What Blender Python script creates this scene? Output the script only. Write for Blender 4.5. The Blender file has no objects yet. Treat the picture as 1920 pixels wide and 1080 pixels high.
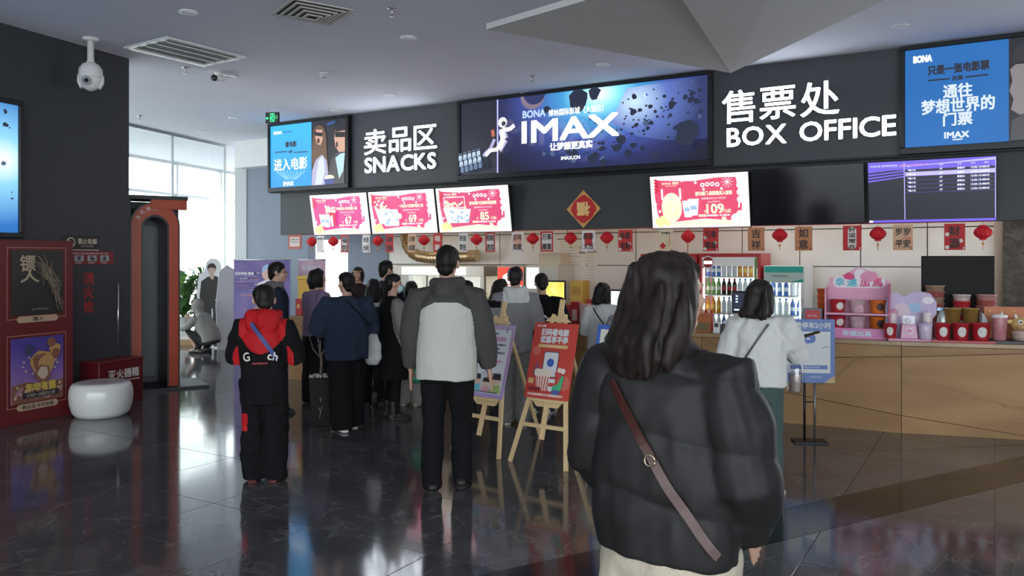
import bpy, bmesh, math, random
import numpy as np
from mathutils import Vector, Matrix

scene = bpy.context.scene
COL = scene.collection
PI = math.pi
random.seed(7)

# ------------------------------------------------------------------ camera, sky, exposure
CAMZ, F, HOR = 1.65, 1508.0, 483.0
cam = bpy.data.cameras.new('camera'); camo = bpy.data.objects.new('camera', cam); COL.objects.link(camo)
cam.sensor_width = 36.0; cam.lens = 36.0 * F / 1920.0; cam.shift_y = -(540 - HOR) / 1920.0
cam.clip_start = 0.05; cam.clip_end = 200
camo.location = (0, 0, CAMZ); camo.rotation_euler = (PI / 2, 0, 0)
scene.camera = camo

world = bpy.data.worlds.new('overcast_sky'); scene.world = world; world.use_nodes = True
bg = world.node_tree.nodes['Background']
bg.inputs[0].default_value = (0.90, 0.95, 1.0, 1); bg.inputs[1].default_value = 4.5
vs = scene.view_settings
vs.view_transform = 'Standard'; vs.look = 'None'; vs.gamma = 1.0; vs.exposure = 0.30; vs.use_curve_mapping = False

# ------------------------------------------------------------------ materials
MATS = {}
def mat(name, col=(.5, .5, .5), rough=.6, metal=0.0, emit=0.0, ecol=None, var=.06, scale=30.0, bump=0.0, spec=.5,
        alpha=1.0, trans=0.0, stretch=(1, 1, 1)):
    if name in MATS: return MATS[name]
    m = bpy.data.materials.new(name); m.use_nodes = True
    nt = m.node_tree; b = nt.nodes['Principled BSDF']
    b.inputs['Roughness'].default_value = rough; b.inputs['Metallic'].default_value = metal
    b.inputs['Specular IOR Level'].default_value = spec
    b.inputs['Alpha'].default_value = alpha
    b.inputs['Transmission Weight'].default_value = trans
    c = (*col, 1)
    if var > 0 or bump > 0:
        tc = nt.nodes.new('ShaderNodeTexCoord'); mp = nt.nodes.new('ShaderNodeMapping')
        mp.inputs['Scale'].default_value = stretch
        nz = nt.nodes.new('ShaderNodeTexNoise'); nz.inputs['Scale'].default_value = scale; nz.inputs['Detail'].default_value = 4
        nt.links.new(tc.outputs['Object'], mp.inputs[0]); nt.links.new(mp.outputs[0], nz.inputs['Vector'])
        if var > 0:
            mx = nt.nodes.new('ShaderNodeMix'); mx.data_type = 'RGBA'
            mx.inputs[6].default_value = tuple(max(0, x * (1 - var * 2)) for x in col) + (1,)
            mx.inputs[7].default_value = tuple(min(1, x * (1 + var * 2)) for x in col) + (1,)
            nt.links.new(nz.outputs[0], mx.inputs[0]); nt.links.new(mx.outputs[2], b.inputs['Base Color'])
        else: b.inputs['Base Color'].default_value = c
        if bump > 0:
            bp = nt.nodes.new('ShaderNodeBump'); bp.inputs['Strength'].default_value = min(1, bump); bp.inputs['Distance'].default_value = .01
            nt.links.new(nz.outputs[0], bp.inputs['Height']); nt.links.new(bp.outputs[0], b.inputs['Normal'])
    else: b.inputs['Base Color'].default_value = c
    if emit > 0:
        b.inputs['Emission Color'].default_value = (*(ecol or col), 1); b.inputs['Emission Strength'].default_value = emit
    MATS[name] = m
    return m
def ink(name, col): return mat('ink_' + name, col, .55, var=0)
def glow(name, col, k=1.0):
    return mat('glow_' + name, (.02, .02, .02), .35, var=0, emit=k, ecol=col)
def ramp_mat(name, stops, src='noise', scale=3.0, rough=.5, detail=6, distort=0.0, stretch=(1, 1, 1), emit=0.0, bump=0.0, coords='Object', spec=.5, loc=(0, 0, 0)):
    if name in MATS: return MATS[name]
    m = bpy.data.materials.new(name); m.use_nodes = True
    nt = m.node_tree; b = nt.nodes['Principled BSDF']; b.inputs['Roughness'].default_value = rough; b.inputs['Specular IOR Level'].default_value = spec
    tc = nt.nodes.new('ShaderNodeTexCoord'); mp = nt.nodes.new('ShaderNodeMapping'); mp.inputs['Scale'].default_value = stretch; mp.inputs['Location'].default_value = loc
    nt.links.new(tc.outputs[coords], mp.inputs[0])
    if src == 'noise':
        t = nt.nodes.new('ShaderNodeTexNoise'); t.inputs['Scale'].default_value = scale; t.inputs['Detail'].default_value = detail
        t.inputs['Distortion'].default_value = distort; o = t.outputs[0]
    elif src == 'wave':
        t = nt.nodes.new('ShaderNodeTexWave'); t.inputs['Scale'].default_value = scale; t.inputs['Distortion'].default_value = distort
        t.inputs['Detail'].default_value = detail; o = t.outputs['Fac']
    elif src == 'z':
        t = nt.nodes.new('ShaderNodeSeparateXYZ'); o = t.outputs['Z']
    else:
        t = nt.nodes.new('ShaderNodeTexGradient'); t.gradient_type = 'SPHERICAL'; o = t.outputs['Fac']
    nt.links.new(mp.outputs[0], t.inputs[0])
    r = nt.nodes.new('ShaderNodeValToRGB'); e = r.color_ramp.elements
    e[0].position = stops[0][0]; e[0].color = (*stops[0][1], 1); e[1].position = stops[-1][0]; e[1].color = (*stops[-1][1], 1)
    for p, c in stops[1:-1]:
        k = e.new(p); k.color = (*c, 1)
    nt.links.new(o, r.inputs[0])
    if emit > 0:
        b.inputs['Base Color'].default_value = (.02, .02, .02, 1)
        nt.links.new(r.outputs[0], b.inputs['Emission Color']); b.inputs['Emission Strength'].default_value = emit
    else: nt.links.new(r.outputs[0], b.inputs['Base Color'])
    if bump > 0:
        bp = nt.nodes.new('ShaderNodeBump'); bp.inputs['Strength'].default_value = bump; bp.inputs['Distance'].default_value = .01
        nt.links.new(o, bp.inputs['Height']); nt.links.new(bp.outputs[0], b.inputs['Normal'])
    MATS[name] = m
    return m

# ------------------------------------------------------------------ mesh building
def as_list(m): return m if isinstance(m, (list, tuple)) else [m]
def tag(o, label, cat, group=None):
    o['label'] = label; o['category'] = cat
    if group: o['group'] = group
    return o
def struct(o): o['kind'] = 'structure'; return o
def link(name, me, parent=None, loc=None, rz=None):
    o = bpy.data.objects.new(name, me); COL.objects.link(o)
    if parent is not None: o.parent = parent
    if loc is not None: o.location = loc
    if rz is not None: o.rotation_euler = (0, 0, rz)
    return o
def thing(name, label, cat, loc=(0, 0, 0), rz=0, group=None):
    return tag(link(name, None, None, loc, rz), label, cat, group)
class MB:
    def __init__(s): s.V = []; s.Fc = []; s.M = []; s.S = []
    def add(s, v, f, m=0, smooth=False, T=None):
        b = len(s.V)
        s.V += [tuple(T @ Vector(p)) for p in v] if T is not None else [tuple(p) for p in v]
        for q in f:
            s.Fc.append([i + b for i in q]); s.M.append(m); s.S.append(smooth)
        return s
    def box(s, x0, x1, y0, y1, z0, z1, m=0, T=None):
        v = [(x, y, z) for x in (x0, x1) for y in (y0, y1) for z in (z0, z1)]
        return s.add(v, [(0, 1, 3, 2), (4, 6, 7, 5), (0, 4, 5, 1), (2, 3, 7, 6), (0, 2, 6, 4), (1, 5, 7, 3)], m, False, T)
    def prism(s, poly, y0, y1, m=0, T=None):           # polygon in x,z pushed along y
        n = len(poly); v = [(x, y0, z) for x, z in poly] + [(x, y1, z) for x, z in poly]
        f = [list(range(n)), list(range(2 * n - 1, n - 1, -1))] + [(i, i + n, (i + 1) % n + n, (i + 1) % n) for i in range(n)]
        return s.add(v, f, m, False, T)
    def slab(s, poly, z0, z1, m=0):                    # polygon in x,y pushed along z
        n = len(poly); v = [(x, y, z0) for x, y in poly] + [(x, y, z1) for x, y in poly]
        f = [list(range(n - 1, -1, -1)), list(range(n, 2 * n))] + [(i, (i + 1) % n, (i + 1) % n + n, i + n) for i in range(n)]
        return s.add(v, f, m)
    def lathe(s, prof, n=20, c=(0, 0, 0), m=0, smooth=True, sy=1.0, T=None):
        v = []; f = []
        for r, z in prof:
            for i in range(n):
                a = 2 * PI * i / n; v.append((c[0] + r * math.cos(a), c[1] + r * sy * math.sin(a), c[2] + z))
        for j in range(len(prof) - 1):
            for i in range(n):
                f.append((j * n + i, j * n + (i + 1) % n, (j + 1) * n + (i + 1) % n, (j + 1) * n + i))
        f.append(list(range(n - 1, -1, -1))); k = (len(prof) - 1) * n; f.append(list(range(k, k + n)))
        return s.add(v, f, m, smooth, T)
    def tube(s, pts, rad, n=10, m=0, smooth=True, ref=None, cap=0.0):
        pts = [Vector(p) for p in pts]; k = len(pts)
        if not isinstance(rad, list): rad = [rad] * k
        rad = [(r, r) if not isinstance(r, (list, tuple)) else tuple(r) for r in rad]
        if cap > 0:
            d0 = (pts[0] - pts[1]).normalized(); d1 = (pts[-1] - pts[-2]).normalized()
            r0 = min(rad[0]) * cap; r1 = min(rad[-1]) * cap
            pts = [pts[0] + d0 * r0] + [pts[0] + d0 * r0 * .6] + pts + [pts[-1] + d1 * r1 * .6] + [pts[-1] + d1 * r1]
            sc = lambda r, q: (r[0] * q, r[1] * q)
            rad = [sc(rad[0], .3), sc(rad[0], .8)] + rad + [sc(rad[-1], .8), sc(rad[-1], .3)]; k = len(pts)
        v = []; f = []
        if ref is None:
            d = (pts[-1] - pts[0])
            ref = Vector((0, 1, 0)) if abs(d.normalized().y if d.length > 1e-6 else 0) < .75 else Vector((0, 0, 1))
        ref = Vector(ref)
        for i, p in enumerate(pts):
            t = (pts[min(i + 1, k - 1)] - pts[max(i - 1, 0)]).normalized()
            a = t.cross(ref)
            if a.length < 1e-4: a = t.cross(Vector((1, 0, .01)))
            a.normalize(); b = a.cross(t).normalized()
            for j in range(n):
                w = 2 * PI * j / n; v.append(p + a * (rad[i][0] * math.cos(w)) + b * (rad[i][1] * math.sin(w)))
        for i in range(k - 1):
            for j in range(n):
                f.append((i * n + j, i * n + (j + 1) % n, (i + 1) * n + (j + 1) % n, (i + 1) * n + j))
        f.append(list(range(n - 1, -1, -1))); f.append(list(range((k - 1) * n, k * n)))
        return s.add(v, f, m, smooth)
    def ball(s, c, r, nu=14, nv=9, m=0, T=None):
        if not isinstance(r, (list, tuple)): r = (r, r, r)
        v = []; f = []
        for j in range(nv + 1):
            a = PI * j / nv
            for i in range(nu):
                b = 2 * PI * i / nu
                v.append((c[0] + r[0] * math.sin(a) * math.cos(b), c[1] + r[1] * math.sin(a) * math.sin(b), c[2] + r[2] * math.cos(a)))
        for j in range(nv):
            for i in range(nu):
                f.append((j * nu + i, (j + 1) * nu + i, (j + 1) * nu + (i + 1) % nu, j * nu + (i + 1) % nu))
        return s.add(v, f, m, True, T)
    def bar(s, p, q, w, d, m=0, ref=(0, 1, 0)):        # rectangular bar from p to q
        p = Vector(p); q = Vector(q); t = (q - p).normalized(); a = t.cross(Vector(ref)).normalized(); b = a.cross(t)
        v = [x + a * (i * w / 2) + b * (j * d / 2) for x in (p, q) for i, j in ((-1, -1), (1, -1), (1, 1), (-1, 1))]
        return s.add(v, [(3, 2, 1, 0), (4, 5, 6, 7)] + [(i, (i + 1) % 4, (i + 1) % 4 + 4, i + 4) for i in range(4)], m)
    def mesh(s, name, mats):
        me = bpy.data.meshes.new(name); me.from_pydata(s.V, [], s.Fc)
        for m in as_list(mats): me.materials.append(m)
        me.polygons.foreach_set('material_index', s.M); me.polygons.foreach_set('use_smooth', s.S)
        me.update()
        return me
    def build(s, name, mats, parent=None, loc=None, rz=None, bevel=0.0, seg=1):
        me = s.mesh(name, mats)
        bm = bmesh.new(); bm.from_mesh(me)
        bmesh.ops.recalc_face_normals(bm, faces=bm.faces)
        if bevel > 0:
            ed = [e for e in bm.edges if len(e.link_faces) == 2 and e.calc_face_angle(0) > .6]
            bmesh.ops.bevel(bm, geom=ed, offset=bevel, segments=seg, affect='EDGES', clamp_overlap=True)
        bm.to_mesh(me); bm.free()
        return link(name, me, parent, loc, rz)
def copy_tree(o, parent=None):
    c = o.copy(); COL.objects.link(c)
    if parent is not None: c.parent = parent
    for ch in o.children: copy_tree(ch, c)
    return c

# ------------------------------------------------------------------ lettering: outlines of the built-in font, kept as plain meshes
TXT = {}
def glyphs(body):
    if body in TXT: return TXT[body]
    cu = bpy.data.curves.new('letters', 'FONT'); cu.body = body; cu.size = 1.0; cu.resolution_u = 3
    o = bpy.data.objects.new('letters', cu); COL.objects.link(o)
    dg = bpy.context.evaluated_depsgraph_get(); me = bpy.data.meshes.new_from_object(o.evaluated_get(dg))
    v = np.array([(p.co.x, p.co.y) for p in me.vertices]) if len(me.vertices) else np.zeros((1, 2))
    f = [tuple(p.vertices) for p in me.polygons]
    bpy.data.objects.remove(o); bpy.data.curves.remove(cu); bpy.data.meshes.remove(me)
    lo = v.min(0); hi = v.max(0); TXT[body] = (v - lo, f, hi - lo)
    return TXT[body]
class Print(MB):
    """flat print on a board: local x to the right, z up, each layer a hair nearer the viewer (-y)"""
    def __init__(s, step=.0005): super().__init__(); s.y = 0.0; s.step = step; s.mats = []; s.T = None
    def mi(s, m):
        if m not in s.mats: s.mats.append(m)
        return s.mats.index(m)
    def poly(s, pts, m):
        s.y -= s.step
        return s.add([(x, s.y, z) for x, z in pts], [list(range(len(pts)))], s.mi(m))
    def rect(s, x0, x1, z0, z1, m): return s.poly([(x0, z0), (x1, z0), (x1, z1), (x0, z1)], m)
    def rrect(s, x0, x1, z0, z1, r, m, n=4):
        p = []
        for cx, cz, a in ((x1 - r, z1 - r, 0), (x0 + r, z1 - r, PI / 2), (x0 + r, z0 + r, PI), (x1 - r, z0 + r, 1.5 * PI)):
            p += [(cx + r * math.cos(a + PI / 2 * i / n), cz + r * math.sin(a + PI / 2 * i / n)) for i in range(n + 1)]
        return s.poly(p, m)
    def disc(s, x, z, r, m, rz=None, n=16, a0=0):
        rz = rz or r
        return s.poly([(x + r * math.cos(a0 + 2 * PI * i / n), z + rz * math.sin(a0 + 2 * PI * i / n)) for i in range(n)], m)
    def line(s, pts, w, m):
        s.y -= s.step; k = s.mi(m)
        for (x0, z0), (x1, z1) in zip(pts, pts[1:]):
            d = math.hypot(x1 - x0, z1 - z0) or 1; nx, nz = -(z1 - z0) / d * w / 2, (x1 - x0) / d * w / 2
            s.add([(x0 + nx, s.y, z0 + nz), (x0 - nx, s.y, z0 - nz), (x1 - nx, s.y, z1 - nz), (x1 + nx, s.y, z1 + nz)], [(0, 1, 2, 3)], k)
        return s
    def frame(s, x0, x1, z0, z1, w, m):
        s.rect(x0, x1, z0, z0 + w, m); s.rect(x0, x1, z1 - w, z1, m); s.rect(x0, x0 + w, z0, z1, m); return s.rect(x1 - w, x1, z0, z1, m)
    def blob(s, x, z, r, m, seed=0, rough=.3, n=9, sx=1.0):
        R = random.Random(seed)
        return s.poly([(x + r * sx * (1 + R.uniform(-rough, rough)) * math.cos(2 * PI * i / n), z + r * (1 + R.uniform(-rough, rough)) * math.sin(2 * PI * i / n)) for i in range(n)], m)
    def text(s, body, x, z, h, m, w=None, bold=0.0, align='c', rot=0.0):
        """h height, w width of the inked box, centred on x,z"""
        v, f, sz = glyphs(body); k = h / max(sz[1], .05) if h else w / sz[0]
        kx = (w / sz[0]) if w else k
        kz = k if h else kx
        W, Hh = sz[0] * kx, sz[1] * kz
        ox = {'c': x - W / 2, 'l': x, 'r': x - W}[align]; oz = z - Hh / 2
        offs = [(0, 0)] + ([(bold * math.cos(a), bold * math.sin(a)) for a in (PI / 4, 3 * PI / 4, 5 * PI / 4, 7 * PI / 4)] if bold else [])
        mi = s.mi(m); ca, sa = math.cos(rot), math.sin(rot)
        for dx, dz in offs:
            s.y -= s.step * .25
            vv = []
            for a, b in v:
                px, pz = ox + a * kx + dx - x, oz + b * kz + dz - z
                vv.append((x + px * ca - pz * sa, s.y, z + px * sa + pz * ca))
            s.add(vv, f, mi)
        return s
    def done(s, name, parent, loc=(0, 0, 0)):
        return link(name, s.mesh(name, s.mats), parent, loc)
def letter3d(mb, body, x, z, h, w, depth, bold, m=0):  # slot m front, m + 1 sides
    """channel letters: front face plus sides, y from 0 to -depth"""
    v, f, sz = glyphs(body); kx = w / sz[0]; kz = h / sz[1]
    bmx = bmesh.new(); vs_ = [bmx.verts.new((a, b, 0)) for a, b in v]
    for q in f:
        try: bmx.faces.new([vs_[i] for i in q])
        except ValueError: pass
    edges = [(e.verts[0].index, e.verts[1].index) for e in (bmx.verts.index_update() or bmx.edges) if len(e.link_faces) == 1]
    bmx.free(); n = len(v)
    for i, (dx, dz) in enumerate([(0, 0)] + [(bold * math.cos(a), bold * math.sin(a)) for a in [PI / 4 * t for t in range(8)]]):
        y = -depth - i * .0003
        F0 = [(x - w / 2 + a * kx + dx, y, z - h / 2 + b * kz + dz) for a, b in v]
        B0 = [(p[0], -.005, p[2]) for p in F0]
        mb.add(F0, [tuple(q) for q in f], m)
        mb.add(F0 + B0, [(a, b, b + n, a + n) for a, b in edges], m + 1)

# ------------------------------------------------------------------ places: lines on the plan, in metres
SL = .6; TH = math.atan(SL); CT, ST = math.cos(TH), math.sin(TH)
def tx(px): return (px - 960) / F
def on_line(px, c, slope=SL):
    t = tx(px); Y = c / (1 + slope * t); return t * Y, Y
def hu(px, c): return on_line(px, c)[0] / CT                      # distance along a wall parallel to the header
def hz(px, py, c): return CAMZ + (HOR - py) * on_line(px, c)[1] / F
def WT(u, c, z): return (u * CT, c - u * ST, z)
def PX(px, Y): return tx(px) * Y
def ZY(py, Y): return CAMZ + (HOR - py) * Y / F
C_H = 11.61; C_L = 11.76; C_B = 13.2; CEIL = 4.0
# ------------------------------------------------------------------ shared surface materials
def marble(name, base, dark, vein, rough, vs=1.3, grain=(1, 1, 1), spec=.5):
    m = bpy.data.materials.new(name); m.use_nodes = True; nt = m.node_tree; N = nt.nodes.new; L = nt.links.new
    b = nt.nodes['Principled BSDF']; b.inputs['Roughness'].default_value = rough; b.inputs['Specular IOR Level'].default_value = spec
    tc = N('ShaderNodeTexCoord'); oi = N('ShaderNodeObjectInfo'); ad = N('ShaderNodeVectorMath'); ad.operation = 'MULTIPLY_ADD'
    mp = N('ShaderNodeMapping'); mp.inputs['Scale'].default_value = grain
    cb = N('ShaderNodeCombineXYZ'); L(oi.outputs['Random'], cb.inputs[0]); L(oi.outputs['Random'], cb.inputs[1])
    ad.inputs[1].default_value = (37, 23, 0); L(cb.outputs[0], ad.inputs[0]); L(tc.outputs['Object'], ad.inputs[2])
    L(ad.outputs[0], mp.inputs[0])
    n1 = N('ShaderNodeTexNoise'); n1.inputs['Scale'].default_value = 1.7; n1.inputs['Detail'].default_value = 7; n1.inputs['Distortion'].default_value = .8
    n2 = N('ShaderNodeTexNoise'); n2.inputs['Scale'].default_value = vs; n2.inputs['Detail'].default_value = 5; n2.inputs['Distortion'].default_value = 1.6
    L(mp.outputs[0], n1.inputs['Vector']); L(mp.outputs[0], n2.inputs['Vector'])
    r1 = N('ShaderNodeValToRGB'); e = r1.color_ramp.elements
    e[0].position = .35; e[0].color = (*dark, 1); e[1].position = .68; e[1].color = (*base, 1); L(n1.outputs[0], r1.inputs[0])
    sb = N('ShaderNodeMath'); sb.operation = 'SUBTRACT'; sb.inputs[1].default_value = .5; L(n2.outputs[0], sb.inputs[0])
    ab = N('ShaderNodeMath'); ab.operation = 'ABSOLUTE'; L(sb.outputs[0], ab.inputs[0])
    r2 = N('ShaderNodeValToRGB'); e = r2.color_ramp.elements
    e[0].position = 0; e[0].color = (1, 1, 1, 1); e[1].position = .012; e[1].color = (0, 0, 0, 1); L(ab.outputs[0], r2.inputs[0])
    mu = N('ShaderNodeMath'); mu.operation = 'MULTIPLY'; L(r2.outputs[0], mu.inputs[0]); L(n1.outputs[0], mu.inputs[1])
    mx = N('ShaderNodeMix'); mx.data_type = 'RGBA'; mx.inputs[7].default_value = (*vein, 1)
    L(mu.outputs[0], mx.inputs[0]); L(r1.outputs[0], mx.inputs[6]); L(mx.outputs[2], b.inputs['Base Color'])
    MATS[name] = m
    return m
M_TILE = marble('dark_marble', (.105, .103, .107), (.060, .058, .062), (.20, .19, .19), .09, spec=.8)
M_BAND = marble('black_marble', (.012, .011, .011), (.006, .006, .006), (.05, .05, .05), .12)
M_STONE = marble('sandstone', (.36, .215, .095), (.25, .145, .06), (.16, .095, .045), .45, .7, (.35, 1, 1.6), .3)
M_CEIL = mat('ceiling_paint', (.79, .81, .90), .9, var=.015, scale=2)
M_DARK = mat('charcoal_paint', (.030, .034, .041), .55, var=.05, scale=6, bump=.05)
M_HEAD = mat('header_paint', (.050, .055, .064), .5, var=.04, scale=8)
M_LOW = mat('header_lower_paint', (.036, .040, .044), .55, var=.04, scale=8)
M_GREY = mat('grey_paint', (.25, .285, .35), .8, var=.03, scale=5)
M_WHITE = mat('white_paint', (.80, .80, .80), .7, var=.02, scale=5)
M_PANEL = mat('gloss_white_panel', (.70, .66, .60), .22, var=.03, scale=2)
M_BLACK = mat('black_plastic', (.012, .012, .014), .4, var=.05)
M_BLKM = mat('black_metal', (.02, .02, .022), .45, .6, var=.05)
M_STEEL = mat('steel', (.55, .55, .56), .3, .9, var=.05)
M_WPL = mat('white_plastic', (.78, .79, .78), .3, var=.02)
M_BEIGE = mat('beige_paint', (.50, .40, .31), .6, var=.04)
def glass_mat(name, tint=(1, 1, 1), refl=.07):
    m = bpy.data.materials.new(name); m.use_nodes = True; nt = m.node_tree
    for n in list(nt.nodes):
        if n.type != 'OUTPUT_MATERIAL': nt.nodes.remove(n)
    out = [n for n in nt.nodes if n.type == 'OUTPUT_MATERIAL'][0]
    t = nt.nodes.new('ShaderNodeBsdfTransparent'); t.inputs[0].default_value = (*tint, 1)
    g = nt.nodes.new('ShaderNodeBsdfGlossy'); g.inputs['Roughness'].default_value = .02
    x = nt.nodes.new('ShaderNodeMixShader'); x.inputs[0].default_value = refl
    nt.links.new(t.outputs[0], x.inputs[1]); nt.links.new(g.outputs[0], x.inputs[2]); nt.links.new(x.outputs[0], out.inputs[0])
    MATS[name] = m; return m
M_GLASS = glass_mat('clear_glass', (.96, .98, .97)); M_PLASTIC_CLEAR = glass_mat('clear_plastic', (.82, .84, .86), .12)

# ------------------------------------------------------------------ floor of marble tiles
OUTL = [(-10.55, -5), (9.2, -5), (9.2, 26), (-6.72, 26), (-10.55, 11.4)]
b = MB(); b.slab([(-60, -60), (60, -60), (60, 70), (-60, 70)], -.30, -.125); struct(b.build('ground', mat('pale_bounce_ground', (.72, .72, .70), .9, var=.08, scale=3)))  # pale ground outside, added to bounce light up to the ceiling
b = MB(); b.slab(OUTL, -.12, -.006)
floor = struct(b.build('floor', M_TILE))
TS = .9
tm = MB().box(-TS / 2 + .002, TS / 2 - .002, -TS / 2 + .002, TS / 2 - .002, -.006, 0)
tile_me = tm.build('floor_tile', M_TILE, bevel=.0012); tile0 = tile_me; first = True
def to_grid(x, y): return x * CT - y * ST, x * ST + y * CT
for i in range(-18, 14):
    for j in range(-2, 26):
        gx, gy = (i + .5) * TS, (j + .5) * TS
        X, Y = gx * CT + gy * ST, -gx * ST + gy * CT
        if Y < 3.6 or Y > 17.6 or abs(X) > .66 * Y + .7: continue
        if X > -3.2 and Y > (9.40 - .503 * X) + .6: continue
        if X > 3.4 and Y > 8.655 - .299 * X + .6: continue
        if X < -4.9 + .404 * (Y - 9.5) and Y < 9.7: continue
        if Y > 13.2 - .6 * X + .3 or X < -6.74 + .2625 * (Y - 14.1) - .3: continue
        t = tile0 if first else tile0.copy()
        if not first: COL.objects.link(t)
        first = False
        t.parent = floor; t.location = (X, Y, 0); t.rotation_euler = (0, 0, -TH + random.choice((0, PI / 2, PI, 1.5 * PI)))
# black inlaid band, crossing the tiles at an angle of its own
d = Vector((1.71, .97, 0)).normalized(); nrm = Vector((d.y, -d.x, 0)); p0 = Vector((2.55, 5.72, 0))
pa, pb = p0 - d * 4.2, p0 + d * 3.3
band = MB().slab([(pa.x, pa.y), (pb.x, pb.y), ((pb + nrm * .42).x, (pb + nrm * .42).y), ((pa + nrm * .42).x, (pa + nrm * .42).y)][::-1], -.002, .0012)
band.build('floor_band', M_BAND, floor)

# ------------------------------------------------------------------ ceiling
b = MB(); b.slab(OUTL, CEIL, CEIL + .2)
ceiling = struct(b.build('ceiling', M_CEIL))
# folded white ceiling sculpture
def at(px, py, Y): return Vector((PX(px, Y), Y, ZY(py, Y)))
A, T_ = at(912, 55, 6.9), at(1370, 137, 8.2)
B, Dd, Cc = at(1100, 0, 5.75), at(1280, 0, 5.3), at(1660, 0, 6.1)
B2 = A + (B - A) * 2.3; C2 = T_ + (Cc - T_) * 2.0; D2 = Dd + (Dd - T_) * .55
lo = [A, T_, C2, D2, B2]; th = .05
v = [tuple(p) for p in lo] + [tuple(p + Vector((0, 0, th))) for p in lo]
fs = [(0, 1, 3, 4), (1, 2, 3), (5, 9, 8, 6), (6, 8, 7)] + [(i, i + 5, (i + 1) % 5 + 5, (i + 1) % 5) for i in range(5)]
root = thing('ceiling_sculpture', 'folded white suspended ceiling panel with a pointed tip', 'ceiling panel', (0, 0, 0))
MB().add(v, fs).build('folded_panel', mat('sculpture_paint', (.70, .71, .71), .8, var=.02, scale=3), root)
cen = (A + T_ + C2 + B2) / 4
for q in (A, T_, C2, B2):
    e_ = q + (cen - q) * .35
    MB().tube([(e_.x, e_.y, e_.z + .02), (e_.x, e_.y, CEIL)], .006, 6).build('hanger_rod', M_STEEL, root)

# ------------------------------------------------------------------ header above the counter, two tiers
def hbox(px0, px1, c, dep, z0, z1, u0=None, u1=None):
    u0 = hu(px0, c) if u0 is None else u0; u1 = hu(px1, c) if u1 is None else u1
    b = MB(); um = (u0 + u1) / 2
    b.box(u0 - um, u1 - um, 0, dep, 0, z1 - z0)
    return b, WT(um, c, z0)
b, l = hbox(506, 2120, C_H, .36, 2.79, CEIL); struct(b.build('wall_header_upper', M_HEAD, None, l, -TH))
b, l = hbox(526, 2120, C_L, .24, 2.05, 2.79); struct(b.build('wall_header_lower', M_LOW, None, l, -TH))
b, l = hbox(506, 2120, C_H - .02, .02, 2.775, 2.80); struct(b.build('trim_1', M_BLKM, None, l, -TH))

# ------------------------------------------------------------------ back wall behind the counter
def wall_seg(name, px0, px1, c, dep, z0, z1, m):
    b, l = hbox(px0, px1, c, dep, z0, z1); return struct(b.build(name, m, None, l, -TH))
wall_seg('wall_back_grey', 462, 578, C_B, .2, 0, CEIL, M_GREY)
wall_seg('wall_back_end', 440, 462, C_B - .02, .24, 0, CEIL, mat('pale_grey_paint', (.52, .54, .56), .8, var=.03))
wall_seg('wall_back_lintel', 578, 652, C_B, .2, 1.99, CEIL, M_GREY)
wall_seg('wall_back_pier', 652, 727, C_B, .2, 0, CEIL, M_GREY)
wb = wall_seg('wall_back', 727, 2120, C_B + .05, .2, 0, CEIL, mat('panel_backing', (.10, .09, .08), .7))
wall_seg('trim_2', 440, 520, C_B - .30, .28, 3.46, CEIL, M_WHITE)
cb2 = C_B + .05; ub = hu(727, cb2); ue = hu(2120, cb2); um = (ub + ue) / 2
joints = [hu(p, cb2) for p in (727, 830, 938, 1065, 1193, 1290, 1392, 1500, 1614, 1739, 1866)]
rows = [0, .52, 1.53, 2.03, 2.72]
for j0, j1 in zip(joints, joints[1:]):
    for z0, z1 in zip(rows, rows[1:]):
        MB().box(j0 - um + .006, j1 - um - .006, -.018, .0, z0 + .006, z1 - .006).build('wall_panel', M_PANEL, wb, bevel=.003)
wall_seg('wall_right_jamb', 1864, 1880, C_B - .25, .30, 0, 2.74, M_BEIGE)
wall_seg('wall_right_stone', 1880, 2120, C_B - .40, .45, 0, 2.74, ramp_mat('brown_stone', [(.3, (.035, .029, .023)), (.5, (.075, .062, .048)), (.7, (.13, .11, .085))], scale=9, rough=.6, detail=8, distort=1.2, bump=.3))
# service ceiling behind the header with its own light battens
b, l = hbox(700, 2120, C_L + .3, C_B - C_L - .30 + .0, 2.74, 2.80)
b = MB(); u0, u1 = hu(700, C_B), hu(2120, C_L); um = (u0 + u1) / 2
b.box(u0 - um, u1 - um, .21, 1.30, 0, .06); struct(b.build('ceiling_service', M_WHITE, None, WT(um, C_L, 2.70), -TH))
M_WARM = mat('warm_tube', (.02, .02, .02), .3, var=0, emit=15, ecol=(1, .80, .58))
M_COOL = mat('cool_tube', (.02, .02, .02), .3, var=0, emit=30, ecol=(1, .97, .92))
for k, (px, m, L_, ab_) in enumerate(((800, M_WARM, 1.3, 'above the popcorn warmer'), (985, M_WARM, 1.2, 'above the pale upright machine'), (1180, M_WARM, 1.2, 'above the bare wall panels'), (1380, M_COOL, 1.1, 'above the red fridges'), (1560, M_COOL, 1.0, 'above the pink rack'), (1760, M_COOL, 1.0, 'above the dark monitor'))):
    t = thing('batten_light', 'slim %s batten light behind the header %s' % ('warm' if m is M_WARM else 'white', ab_), 'light', WT(hu(px, C_B), C_B - .62, 2.70), -TH, 'batten lights behind the header')
    MB().box(-L_ / 2, L_ / 2, -.035, .035, -.03, -.001).build('batten_body', M_WPL, t, bevel=.004)
    MB().tube([(-L_ / 2 + .03, 0, -.045), (L_ / 2 - .03, 0, -.045)], .016, 8).build('light_tube', m, t)

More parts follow.
